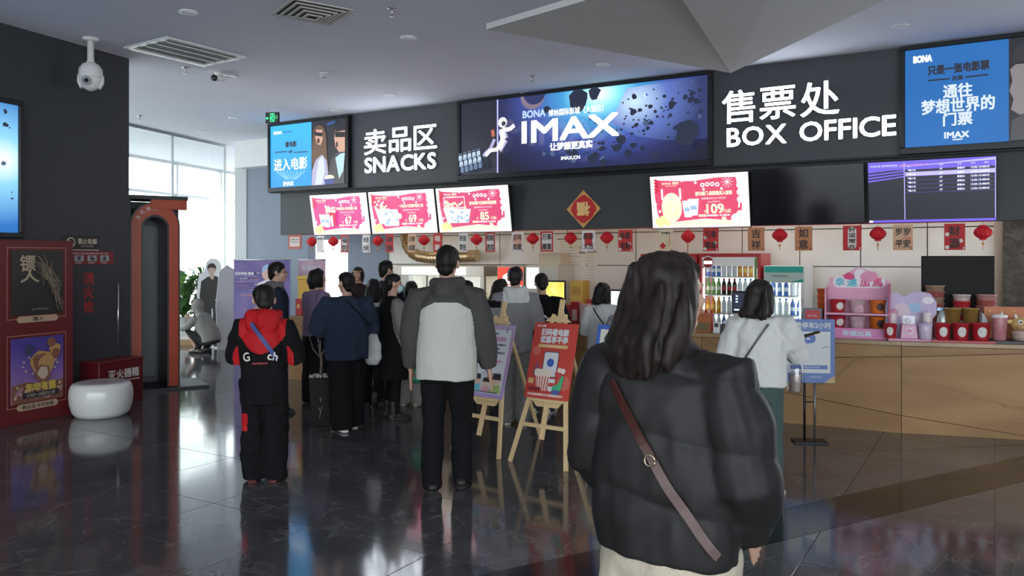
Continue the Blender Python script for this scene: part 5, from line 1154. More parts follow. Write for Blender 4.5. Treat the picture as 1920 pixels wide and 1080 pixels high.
# ------------------------------------------------------------------ left: red poster wall, stool, extinguisher box, wall signs
pd = lw(137, .26); t = thing('poster_wall', 'red free-standing wall of framed film posters', 'display wall', pd, LR); WZ = CAMZ + (HOR - 452) * pd.y / F
MB().box(-2.3, 0, -.0, .10, 0, WZ).build('wall_body', mat('display_red', (.115, .010, .012), .5, var=.05, scale=6), t, bevel=.004)
lwx = lambda px: (lw(px, .26) - pd).dot(LD); zz = lambda px, py: CAMZ + (HOR - py) * lw(px, .26).y / F
fine_ = ink('frame_gold', (.42, .22, .15))
def framed(x0, x1, z0, z1, lab, fn, cap):
    P = Print(); P.frame(x0 - .04, x1 + .04, z0 - .04, z1 + .03, .006, fine_); P.done('gold_line_frame', t, (0, -.0006, 0))
    pn = MB().box(x0, x1, -.012, -.0012, z0, z1).build('poster', lab[1], t); P = Print(); fn(P, x0, x1, z0, z1); P.done('print', pn, (0, -.0126, 0))
    cm = (x0 + x1) / 2; MB().prism([(cm - .20, z0 - .075), (cm - .22, z0 - .055), (cm - .22, z0 - .03), (cm - .20, z0 - .01), (cm + .20, z0 - .01), (cm + .22, z0 - .03), (cm + .22, z0 - .055), (cm + .20, z0 - .075)], -.014, -.0013).build('caption_plate', mat('caption_tan', (.42, .30, .20), .5), t)
    P = Print(); P.text(cap, cm, z0 - .042, .04, ink('brush_black', (.02, .018, .018)), w=min(.34, .05 * len(cap) + .02), bold=.001); P.done('caption', t, (0, -.0146, 0))
def dark_art(P, x0, x1, z0, z1):
    w, h = x1 - x0, z1 - z0; g1 = ink('art_grey', (.16, .13, .10)); g2 = ink('art_tan', (.28, .22, .15)); gd_ = ink('art_title', (.40, .33, .22))
    P.text('镖', x0 + w * .30, z0 + h * .80, .16, gd_, bold=.004); P.text('人', x0 + w * .34, z0 + h * .60, .12, gd_, w=.2, bold=.003)
    Rr = random.Random(11)
    for k in range(70):
        s = Rr.random(); cx = x0 + w * (.55 + .38 * s + .06 * Rr.gauss(0, 1)); cz = z0 + h * (.74 - .62 * s * s + .06 * Rr.gauss(0, 1)); a = -.9 - .6 * s + Rr.gauss(0, .25); L_ = .03 + .07 * Rr.random()
        pts = [(cx - L_ * math.cos(a), cz - L_ * math.sin(a)), (cx, cz + .01 * Rr.gauss(0, 1)), (cx + L_ * math.cos(a), cz + L_ * math.sin(a))]
        if all(x0 + .01 < q[0] < x1 - .01 and z0 + .02 < q[1] < z1 - .01 for q in pts): P.line(pts, .004 + .008 * Rr.random(), Rr.choice((g1, g1, g2)))
    P.text('2026 马年大年初一', (x0 + x1) / 2, z0 + h * .09, .022, gd_)
def bright_art(P, x0, x1, z0, z1):
    w, h = x1 - x0, z1 - z0; pu = ink('art_cloud', (.16, .10, .36)); am = ink('art_amber', (.42, .24, .08)); br = ink('art_brown', (.20, .08, .05)); cr = ink('art_cream', (.48, .38, .28)); rs = ink('art_rose', (.36, .16, .20)); gy = ink('art_gold', (.50, .38, .06)); Rr = random.Random(5)
    P.poly([(x0, z0), (x1, z0), (x1, z0 + h * .30), (x0 + w * .6, z0 + h * .24), (x0 + w * .3, z0 + h * .32), (x0, z0 + h * .28)], br)
    for k in range(40): P.disc(x0 + .03 + Rr.random() * (w - .06), z0 + .03 + h * .22 * Rr.random(), .012 + .018 * Rr.random(), Rr.choice((rs, cr, rs)), n=9)
    for k in range(26): a = k * .25; P.disc(x0 + w * .5 + w * .33 * math.cos(a), z0 + h * .58 + h * .15 * math.sin(a), .012, cr if k % 2 else pu, n=8)
    for x, z, r, m in ((.52, .60, .13, am), (.50, .62, .085, br), (.60, .55, .10, am), (.55, .42, .09, br), (.55, .44, .06, cr), (.28, .82, .055, ink('art_navy', (.04, .05, .12))), (.78, .80, .06, am), (.80, .72, .05, br), (.70, .95, .05, br)):
        P.blob(x0 + w * x, min(z0 + h * z, z1 - r - .01), r, m, int(x * 100), .18, 14)
    P.text('年年有熊', (x0 + x1) / 2, z0 + h * .235, .09, gy, w=w * .58, bold=.005); P.rect(x0 + w * .15, x1 - w * .15, z0 + h * .07, z0 + h * .165, ink('art_black', (.02, .02, .03))); P.text('大年初一 全国欢乐上映', (x0 + x1) / 2, z0 + h * .117, .04, cr, w=w * .55)
xa, xb = lwx(20), lwx(117); dk_m = mat('poster_darkbase', (.022, .022, .020), .4, var=.2, scale=5); br_m = ramp_mat('poster_sky', [(0, (.30, .16, .24)), (.35, (.18, .11, .36)), (.7, (.07, .05, .26)), (1, (.05, .04, .20))], 'z', loc=(0, 0, -.30), stretch=(1, 1, 1.25), rough=.4)
framed(xa, xb, zz(117, 586), zz(117, 470), ('film poster', dk_m), dark_art, '镖人')
framed(xa, xb, zz(117, 743), zz(117, 627), ('film poster', br_m), bright_art, '熊出没·年年有熊')
dxs = (xb - xa) + .17
framed(xa - dxs, xb - dxs, zz(117, 586), zz(117, 470), ('film poster', mat('poster_violet', (.05, .03, .10), .4, var=.3, scale=5)), lambda P, a, b, c, d: (P.disc((a + b) / 2, (c + d) / 2, .12, ink('art_cream', (.48, .38, .28)), n=24), P.rect(a + .06, b - .06, c + .05, c + .10, ink('art_gold', (.50, .38, .06)))), '飞驰人生')
framed(xa - dxs, xb - dxs, zz(117, 743), zz(117, 627), ('film poster', mat('poster_teal', (.03, .08, .10), .4, var=.3, scale=5)), lambda P, a, b, c, d: (P.blob((a + b) / 2, (c + d) / 2, .14, ink('art_rose', (.36, .16, .20)), 4, .2, 14), P.rect(a + .06, b - .06, c + .05, c + .10, ink('art_cream', (.48, .38, .28)))), '惊蛰无声')
# stool
Yc = 8.42; t = thing('pebble_stool', 'glossy white drum stool with a rounded bulging side', 'stool', (PX(190, Yc) , Yc, 0), .2)
MB().lathe([(.215, 0), (.245, .004), (.278, .05), (.302, .14), (.308, .22), (.303, .28), (.288, .325), (.268, .345), (.245, .352), (.20, .352), (.0, .350)], 40).build('stool_shell', mat('gloss_white', (.66, .68, .66), .08, var=.01), t)
MB().box(-.09, .09, -.022, .022, .3505, .3535).build('grip_slot', mat('slot_grey', (.12, .12, .12), .5), t, bevel=.001)
# extinguisher box
pe = lw(212, .17); t = thing('extinguisher_box', 'dark red fire extinguisher box against the dark wall', 'fire box', pe, LR); EH = CAMZ + (HOR - 676) * pe.y / F
MB().box(-.30, .30, -.13, .15, 0, EH).build('box', mat('fire_red', (.10, .007, .011), .4, var=.04), t, bevel=.004); MB().box(-.31, .31, -.14, .155, EH, EH + .02).build('lid', mat('fire_red2', (.13, .012, .016), .4), t, bevel=.003)
P = Print(); fw = ink('fire_white', (.60, .55, .52)); P.text('灭火器箱', .03, EH - .14, .10, fw, w=.42, bold=.004); P.rect(-.18, .25, EH - .225, EH - .215, fw); P.done('print', t, (0, -.1306, 0))
# wall signs
pw_ = lw(158, .0); zc = CAMZ + (HOR - 455) * pw_.y / F
t = thing('no_smoking_sign', 'small black no smoking plate on the dark wall', 'sign', pw_ + Vector((0, 0, zc)), LR); MB().box(-.27, .18, -.012, -.001, -.075, .075).build('plate', M_BLACK, t, bevel=.002); MB().box(-.27, .18, -.0125, -.001, -.088, -.0755).build('lower_edge', mat('plate_tan', (.42, .36, .28), .4), t)
P = Print(); tn = ink('sign_cream', (.52, .46, .34)); P.text('禁止吸烟', .03, .015, .06, tn, w=.24, bold=.002); P.text('NO SMOKING', .03, -.04, .018, tn)
P.disc(-.18, .0, .055, tn, n=24); P.disc(-.18, .0, .043, M_BLACK, n=24); P.line([(-.21, .03), (-.15, -.03)], .01, tn); P.line([(-.205, -.005), (-.155, -.005)], .012, tn); P.done('print', t, (0, -.0126, 0))
pw_ = lw(170, .0); zc = CAMZ + (HOR - 484) * pw_.y / F
t = thing('safety_strip', 'red fire safety instruction strip with small pictures on the dark wall', 'sign', pw_ + Vector((0, 0, zc)), LR); MB().box(-.42, .30, -.006, -.001, -.07, .075).build('strip', mat('strip_red', (.18, .012, .016), .5), t)
P = Print(); gg = ink('strip_grey', (.30, .31, .33)); P.text('消防设施使用方法', -.02, .052, .022, fw, w=.5)
for k in range(4): P.rect(-.38 + k * .165, -.26 + k * .165, -.035, .03, gg); P.blob(-.32 + k * .165, -.002, .028, ink('strip_dark', (.06, .06, .07)), k, .4, 8); P.rect(-.37 + k * .165, -.29 + k * .165, -.056, -.048, fw)
P.done('print', t, (0, -.0066, 0))
pw_ = lw(165, .0); t = thing('hydrant_lettering', 'three red characters on the hydrant cover of the dark wall', 'lettering', pw_, LR)
zs_ = [CAMZ + (HOR - y) * pw_.y / F for y in (522, 548, 575)]
MB().box(-.40, .46, -.008, -.001, .05, 1.53).build('hydrant_door', M_DARK, t, bevel=.003)
P = Print(); rr_ = ink('hydrant_red', (.30, .015, .015))
for ch, z in zip('消火栓', zs_): P.text(ch, 0, z, .13, rr_, w=.13, bold=.006)
P.done('lettering', t, (0, -.0086, 0))
MB().tube([(.38, -.03, 1.35), (.38, -.03, .60)], .009, 8).build('pull_rail', mat('chrome', (.6, .6, .6), .2, .9), t)
# ------------------------------------------------------------------ black and orange arch gate
Yg = CAMZ * F / (732 - HOR); gate = thing('arch_gate', 'black photo booth gate with an orange arched surround', 'gate', (PX(290, Yg), Yg, 0), math.radians(34))
M_ORA = mat('gate_orange', (.36, .042, .007), .35, var=.05); GH = 2.42; gw_ = .27
MB().box(-gw_ - .13, -gw_ - .0, .0, .62, .03, GH).build('side_case', M_BLACK, gate, bevel=.004); MB().box(-gw_ - .0, gw_ + .12, .55, .62, .03, GH - .05).build('back_panel', mat('gate_back', (.035, .038, .045), .4), gate)
def arch(w, zt, n=14): return [(-w, .04)] + [(w * math.cos(PI - PI * k / n), zt - w + w * math.sin(PI * k / n)) for k in range(n + 1)] + [(w, .04)]
def arch_band(wo, zo, wi, zi, y0, y1, m, name):
    A_, B_ = arch(wo, zo), arch(wi, zi); n = len(A_); v = [(x, y, z) for y in (y0, y1) for x, z in A_ + B_]; f = []
    for k in range(n - 1):
        f += [(k, k + 1, n + k + 1, n + k), (2 * n + k, 3 * n + k, 3 * n + k + 1, 2 * n + k + 1), (k, 2 * n + k, 2 * n + k + 1, k + 1), (n + k, n + k + 1, 3 * n + k + 1, 3 * n + k)]
    f += [(0, n, 3 * n, 2 * n), (n - 1, 3 * n - 1, 4 * n - 1, 2 * n - 1)]
    MB().add(v, f).build(name, m, gate)
arch_band(gw_, GH - .10, gw_ - .11, GH - .24, -.04, .10, M_ORA, 'front_arch'); arch_band(gw_ + .02, GH - .08, gw_, GH - .10, -.03, .50, M_BLACK, 'outer_rim'); arch_band(gw_, GH - .10, gw_ - .11, GH - .24, .42, .5, M_ORA, 'rear_arch'); arch_band(gw_ - .108, GH - .242, gw_ - .13, GH - .265, -.03, .5, M_BLACK, 'inner_rim')
MB().box(-gw_, gw_ + .12, -.02, .5, GH - .05, GH).build('top_case', M_BLACK, gate, bevel=.003)
MB().box(-.05, gw_ + .10, -.05, .02, GH - .17, GH - .05).build('corner_block', M_ORA, gate, bevel=.003)
P = Print(.0008)
for k, ch in enumerate('次元拍照'): a = PI * (.86 - .12 * k); P.text(ch, (gw_ - .055) * math.cos(a), GH - .10 - gw_ + (gw_ - .055) * math.sin(a), .05, ink('gate_white', (.7, .68, .66)), rot=a - PI / 2)
P.done('lettering', gate, (0, -.0408, 0))
MB().box(-gw_ - .13, gw_ + .36, -.10, .62, 0, .03).build('platform', mat('gate_mat', (.05, .052, .06), .5, var=.1), gate, bevel=.004)
MB().box(-.16, .16, .535, .549, .10, GH - .35).build('inner_door', mat('gate_door', (.05, .055, .065), .25), gate, bevel=.004)

# ------------------------------------------------------------------ window end: bench, plants, standee, banners
Yb = 15.2; t = thing('window_bench', 'low wood-fronted white window bench under the plants', 'bench', (PX(352, Yb), Yb, 0), math.radians(8))
MB().box(-1.1, .62, .02, .55, .0, .20).build('bench_core', M_WHITE, t); MB().box(-1.1, .62, 0, .02, 0, .10).build('wood_front', mat('bench_wood', (.45, .28, .13), .5, var=.1, scale=8), t); MB().box(-1.12, .64, -.01, .57, .20, .225).build('bench_top', M_WHITE, t, bevel=.004)
def leaf_mat(name, col):
    m = mat(name, col, .45, var=.25, scale=8); nt = m.node_tree; tr = nt.nodes.new('ShaderNodeBsdfTranslucent'); tr.inputs[0].default_value = (col[0] * 1.6, col[1] * 1.5, col[2], 1)
    mx = nt.nodes.new('ShaderNodeMixShader'); mx.inputs[0].default_value = .4; out = [n for n in nt.nodes if n.type == 'OUTPUT_MATERIAL'][0]
    nt.links.new(nt.nodes['Principled BSDF'].outputs[0], mx.inputs[1]); nt.links.new(tr.outputs[0], mx.inputs[2]); nt.links.new(mx.outputs[0], out.inputs[0]); return m
M_LEAF = leaf_mat('leaf_green', (.055, .15, .045)); M_LEAF2 = leaf_mat('leaf_pale', (.13, .26, .08))
def leaf_mesh(L, W, droop, split):
    n = 8; v = []; f = []
    for k in range(n + 1):
        s = k / n; wd = W * math.sin(PI * min(1, s * .92 + .06)) ** .8 * (1 if not split else (1 if k % 2 else .62)); y = L * s; z = .12 * L * math.sin(PI * s) - droop * L * s * s
        v += [(-wd, y, z + wd * .25), (0, y, z), (wd, y, z + wd * .25)]
    for k in range(n): a = 3 * k; f += [(a, a + 1, a + 4, a + 3), (a + 1, a + 2, a + 5, a + 4)]
    b = MB(); b.add(v, f, 0, True); return b
def plant(label, loc, n, L, W, droop, h0, h1, m, split, pot, seed):
    Rr = random.Random(seed); t = thing('potted_plant', label, 'plant', loc, 0, 'plants by the window')
    MB().lathe([(pot * .7, 0), (pot * .75, .01), (pot, pot * 1.9), (pot * 1.05, pot * 1.92), (pot * 1.05, pot * 2.05), (pot * .92, pot * 2.05), (pot * .9, pot * 1.8)], 24).build('pot', mat('white_pot', (.70, .70, .70), .3, var=.02), t); MB().lathe([(pot * .91, pot * 1.78), (pot * .5, pot * 1.84), (.01, pot * 1.85)], 18).build('soil', mat('soil', (.05, .035, .025), .9), t)
    me = leaf_mesh(L, W, droop, split).mesh('leaf', m)
    z0 = pot * 1.8
    for k in range(n):
        az = k * 2.4 + Rr.uniform(-.3, .3); el = Rr.uniform(.1, 1.2); hz_ = z0 + h0 + (h1 - h0) * Rr.random(); rr = .05 + .16 * Rr.random()
        o = link('leaf', me, t, (rr * math.cos(az), rr * math.sin(az), hz_)); o.rotation_euler = (el, Rr.uniform(-.2, .2), az - PI / 2); o.scale = (Rr.uniform(.7, 1.1),) * 3
        MB().tube([(0, 0, z0 - .02), (rr * .5 * math.cos(az), rr * .5 * math.sin(az), (z0 + hz_) * .5), (rr * math.cos(az), rr * math.sin(az), hz_)], .006, 5).build('stem', mat('stem_green', (.10, .20, .06), .6), t)
plant('bushy split-leaf plant in a white pot on the window bench', (PX(347, 15.45), 15.45, .2255), 46, .42, .11, .5, .05, .75, M_LEAF, True, .14, 1)
plant('lush broad-leaf plant in a white pot beside the arch gate', (PX(318, 15.45), 15.45, .2255), 38, .38, .10, .5, .05, .65, M_LEAF2, True, .13, 2)
plant('spiky palm-leaved plant rising behind the split-leaf plant', (PX(377, 15.6), 15.6, .2255), 30, .42, .02, .35, .70, .95, M_LEAF, False, .13, 3)
t = thing('paper_cup', 'small brown paper cup on the window bench', 'cup', (PX(351, 15.3), 15.3, .2255)); MB().lathe([(.032, 0), (.045, .12), (.047, .125), (.041, .125)], 16).build('cup_wall', mat('cup_brown', (.20, .07, .05), .5), t); MB().lathe([(.047, .12), (.048, .132), (.03, .136)], 16).build('lid', M_BLACK, t)
# cardboard standee
Yp = 14.65; t = thing('standee', 'life-size white-backed cardboard standee of a person in black suit', 'standee', (PX(399, Yp), Yp, 0), math.radians(8))
out = [(-.20, 0), (.24, 0), (.26, .5), (.27, 1.0), (.24, 1.30), (.16, 1.40), (.13, 1.55), (.06, 1.63), (-.04, 1.63), (-.11, 1.56), (-.13, 1.42), (-.24, 1.34), (-.28, 1.0), (-.25, .6)]
MB().prism(out, -.006, .006).build('card', mat('card_white', (.74, .75, .76), .6), t)
P = Print(.0008); ck = ink('standee_black', (.030, .027, .025)); P.poly([(-.17, .03), (-.02, .03), (-.02, .72), (.0, .72), (.02, .03), (.10, .03), (.13, .80), (.15, 1.22), (.09, 1.30), (.0, 1.33), (-.09, 1.30), (-.20, 1.22), (-.23, .95), (-.19, .72)], ck)
P.poly([(-.06, 1.30), (.0, 1.24), (.03, 1.31), (.01, 1.35), (-.05, 1.35)], ink('standee_skin', (.55, .40, .33))); P.disc(-.02, 1.43, .066, ink('standee_skin', (.55, .40, .33)), .088); P.poly([(-.09, 1.42), (-.095, 1.50), (-.05, 1.545), (.02, 1.545), (.06, 1.49), (.055, 1.42), (.03, 1.465), (-.06, 1.465)], ink('standee_hair', (.045, .030, .025))); P.disc(.135, .74, .03, ink('standee_skin', (.55, .40, .33)), .04)
P.done('printed_figure', t, (0, -.0065, 0)); MB().bar((.05, .006, .9), (.05, .42, .01), .05, .01, ref=(1, 0, 0)).build('rear_strut', mat('card_white', (.74, .75, .76), .6), t)
Yp = 14.5; t = thing('standee', 'blank white cardboard panel leaning beside the suited standee', 'panel', (PX(434, Yp), Yp, 0), math.radians(38)); MB().prism([(-.25, 0), (.20, 0), (.24, .9), (.22, 1.46), (.10, 1.40), (-.08, 1.52), (-.22, 1.40), (-.28, .8)], -.006, .006).build('card', mat('card_white', (.74, .75, .76), .6), t); MB().bar((.0, .006, .9), (.0, .40, .01), .05, .01, ref=(1, 0, 0)).build('rear_strut', mat('card_white', (.74, .75, .76), .6), t)
# roll-up banners
def banner(label, px0, px1, Yb_, pyt, zlow, fn, base):
    c = (px0 + px1) / 2; w = (px1 - px0) / 2 * Yb_ / F; H = ZY(pyt, Yb_); t = thing('roll_up_banner', label, 'banner', (PX(c, Yb_), Yb_, 0), math.radians(-6))
    MB().box(-w - .02, w + .02, -.06, .06, 0, .06).build('base_case', M_STEEL, t, bevel=.005); MB().box(-w, w, -.003, .003, .06, H).build('banner_sheet', base, t); MB().tube([(-w - .01, 0, H), (w + .01, 0, H)], .012, 8).build('top_rail', M_STEEL, t); MB().tube([(0, .02, .05), (0, .02, H)], .010, 8).build('support_pole', M_STEEL, t)
    P = Print(.0008); fn(P, w, H); P.done('print', t, (0, -.0036, 0))
def art1(P, w, H):
    Rr = random.Random(9); st_ = [ink('ban_orange', (.66, .28, .14)), ink('ban_rose', (.52, .16, .30)), ink('ban_pale', (.50, .42, .62)), ink('ban_violet', (.22, .16, .40))]
    for k in range(46): z = .15 + Rr.random() * (H * .78); x = Rr.uniform(-w * .95, w * .4); L_ = Rr.uniform(.05, .35); P.rect(x, min(w * .97, x + L_), z, z + .006 + .012 * Rr.random(), Rr.choice(st_))
    sk_ = ink('ban_skin', (.62, .42, .34)); ww = ink('ban_white', (.66, .64, .72)); am_ = ink('ban_amber', (.55, .34, .12)); rr = ink('ban_red', (.50, .10, .16))
    P.poly([(w * .0, .12), (w * .16, .12), (w * .28, .55), (w * .40, .12), (w * .56, .12), (w * .50, .70), (w * .12, .75)], ww); P.poly([(w * .08, .62), (w * .52, .62), (w * .56, .9), (w * .1, .9)], rr); P.poly([(-w * .02, .85), (w * .5, .85), (w * .62, 1.25), (w * .3, 1.32), (-w * .1, 1.24)], ww)
    P.poly([(-w * .1, 1.24), (-w * .3, 1.02), (-w * .30, .92), (-w * .05, 1.05)], am_); P.line([(-w * .3, .96), (0, .92)], .06, sk_); P.disc(w * .22, 1.40, .085, sk_, .11); P.poly([(w * .04, 1.40), (w * .06, 1.50), (w * .22, 1.55), (w * .38, 1.50), (w * .40, 1.42), (w * .22, 1.47)], ink('ban_hair', (.30, .45, .66)))
    P.text('全职网络·巅峰', -w * .58, H - .22, .05, ww, w=w * .68, bold=.002); P.text('正在热映', -w * .6, H - .30, .03, ww)
banner('purple and violet roll-up banner of an athlete in white', 436, 546, 12.9, 487, .06, art1, ramp_mat('banner_purple', [(.3, (.06, .045, .20)), (.6, (.15, .11, .32)), (.8, (.26, .15, .34))], scale=2.2, rough=.5))
banner('pale rosy roll-up banner before the bright doorway', 559, 611, 13.4, 487, .06, lambda P, w, H: (P.blob(0, H * .6, .2, ink('ban_blush', (.66, .40, .44)), 4, .2, 16), P.text('新春快乐', 0, H - .14, .09, ink('ban_white', (.66, .64, .72)), w=w * 1.4, bold=.004)), ramp_mat('banner_rose', [(.3, (.45, .26, .36)), (.6, (.60, .42, .50)), (.8, (.52, .48, .66))], scale=2.5, rough=.5))
# tall planter with a bare branch
Yq = 7.95; t = thing('branch_planter', 'tall dark planter of pale pebbles with a bare branch', 'planter', (PX(601, Yq), Yq, 0), .25)
ph_ = ZY(706, Yq); b = MB(); w0, w1 = .085, .115
b.add([(s * q * w0, r_ * q * w0, 0) if False else (s * (w0 if z == 0 else w1), r_ * (w0 if z == 0 else w1), z) for z in (0, ph_) for s, r_ in ((-1, -1), (1, -1), (1, 1), (-1, 1))], [(3, 2, 1, 0), (0, 1, 5, 4), (1, 2, 6, 5), (2, 3, 7, 6), (3, 0, 4, 7), (4, 5, 6, 7)]); b.build('planter_box', mat('planter_dark', (.012, .010, .009), .5, var=.1, spec=.2), t, bevel=.004)
Rr = random.Random(2)
for k in range(60):
    x, y = Rr.uniform(-.10, .10), Rr.uniform(-.10, .10); MB().ball((0, 0, 0), (Rr.uniform(.010, .016), Rr.uniform(.010, .014), .009), 8, 5).build('pebble', mat('pebble_%d' % (k % 3), [(.45, .42, .36), (.36, .32, .26), (.52, .49, .44)][k % 3], .7), t, (x, y, ph_ + .007 + .006 * Rr.random()), Rr.uniform(0, 3))
mbk = mat('bark', (.14, .11, .09), .8, var=.2)
MB().tube([(0, 0, ph_ - .01), (.01, 0, ph_ + .15), (-.005, 0, ph_ + .26), (0, 0, ph_ + .36)], [.014, .013, .011, .006], 8).tube([(.0, 0, ph_ + .20), (.06, 0, ph_ + .29), (.085, 0, ph_ + .36)], [.009, .007, .003], 7).tube([(0, 0, ph_ + .19), (-.07, 0, ph_ + .27), (-.11, 0, ph_ + .40), (-.13, 0, ph_ + .43)], [.009, .006, .004, .002], 7).tube([(0, 0, ph_ + .27), (-.03, .02, ph_ + .36), (-.035, .02, ph_ + .44)], [.006, .004, .002], 6).build('branch', mbk, t)
P = Print(); P.text('T', .0, ph_ * .55, .035, ink('planter_tan', (.30, .26, .20))); P.line([(-.01, .08), (.0, .16), (.02, .2)], .004, ink('planter_tan', (.30, .26, .20))); P.line([(.0, .14), (-.02, .19)], .004, ink('planter_tan', (.30, .26, .20)))
o = P.done('print', t, (0, -.110, 0)); o.rotation_euler = (math.atan2(w1 - w0, ph_) , 0, 0); o.location = (0, -w0 - .0025, 0)
# ------------------------------------------------------------------ people
def solidify(mb, voxel, smooth=3, fac=.5):
    """union of overlapping pieces as one continuous skin"""
    me = mb.mesh('lump', []); o = bpy.data.objects.new('lump', me); COL.objects.link(o)
    m = o.modifiers.new('r', 'REMESH'); m.mode = 'VOXEL'; m.voxel_size = voxel; m.use_smooth_shade = True
    if smooth: s = o.modifiers.new('s', 'SMOOTH'); s.factor = fac; s.iterations = smooth
    dg = bpy.context.evaluated_depsgraph_get(); out = bpy.data.meshes.new_from_object(o.evaluated_get(dg))
    n = len(out.vertices); V = np.empty(n * 3); out.vertices.foreach_get('co', V); V = V.reshape(-1, 3)
    Nn = np.empty(n * 3); out.vertices.foreach_get('normal', Nn); Nn = Nn.reshape(-1, 3)
    k = len(out.polygons); Fq = np.empty(len(out.loops), dtype=np.int32); out.loops.foreach_get('vertex_index', Fq)
    tot = np.empty(k, dtype=np.int32); out.polygons.foreach_get('loop_total', tot)
    bpy.data.objects.remove(o); bpy.data.meshes.remove(me); bpy.data.meshes.remove(out)
    faces = []; i = 0
    for t in tot: faces.append(Fq[i:i + t].tolist()); i += t
    return V, Nn, faces
def waves(V, amp, freq, seed, stretch=(1, 1, 1), n=7):
    rg = np.random.RandomState(seed); d = np.zeros(len(V)); Q = V * np.array(stretch)
    for k in range(n):
        w = rg.normal(size=3); w = w / np.linalg.norm(w) * freq * (.6 + 1.1 * rg.rand()); d += np.sin(Q @ w + rg.rand() * 6.28 + 1.5 * np.sin(Q @ (w[[1, 2, 0]] * .5)))
    return d / n ** .5 * amp
def to_obj(name, V, faces, mats, parent, midx=None):
    me = bpy.data.meshes.new(name); me.from_pydata(V.tolist(), [], faces)
    for m in as_list(mats): me.materials.append(m)
    me.polygons.foreach_set('use_smooth', [True] * len(faces))
    if midx is not None: me.polygons.foreach_set('material_index', midx)
    me.update(); return link(name, me, parent)
def cloth(name, col, rough=.9, bump=.25, scale=90, var=.07): return mat('cloth_' + name, col, rough, var=var, scale=scale, bump=bump, spec=.15)
def seg_dist(V, a, b):
    a, b = np.array(a), np.array(b); ab = b - a; t = np.clip(((V - a) @ ab) / (ab @ ab), 0, 1); return np.linalg.norm(V - (a + t[:, None] * ab), axis=1)
SKIN = mat('skin', (.48, .29, .21), .55, var=.05, scale=20); HAIRM = ramp_mat('hair_black', [(.3, (.004, .0035, .0035)), (.7, (.014, .012, .012))], 'noise', scale=40, stretch=(1, 1, .15), rough=.5, bump=.25, spec=.2)
HAIRB = ramp_mat('hair_brown', [(.3, (.007, .005, .0045)), (.7, (.026, .019, .016))], 'noise', scale=40, stretch=(1, 1, .15), rough=.5, bump=.25, spec=.2)
LIPM = mat('lip_rose', (.40, .14, .13), .5); EYEM = mat('eye_dark', (.02, .014, .012), .2)

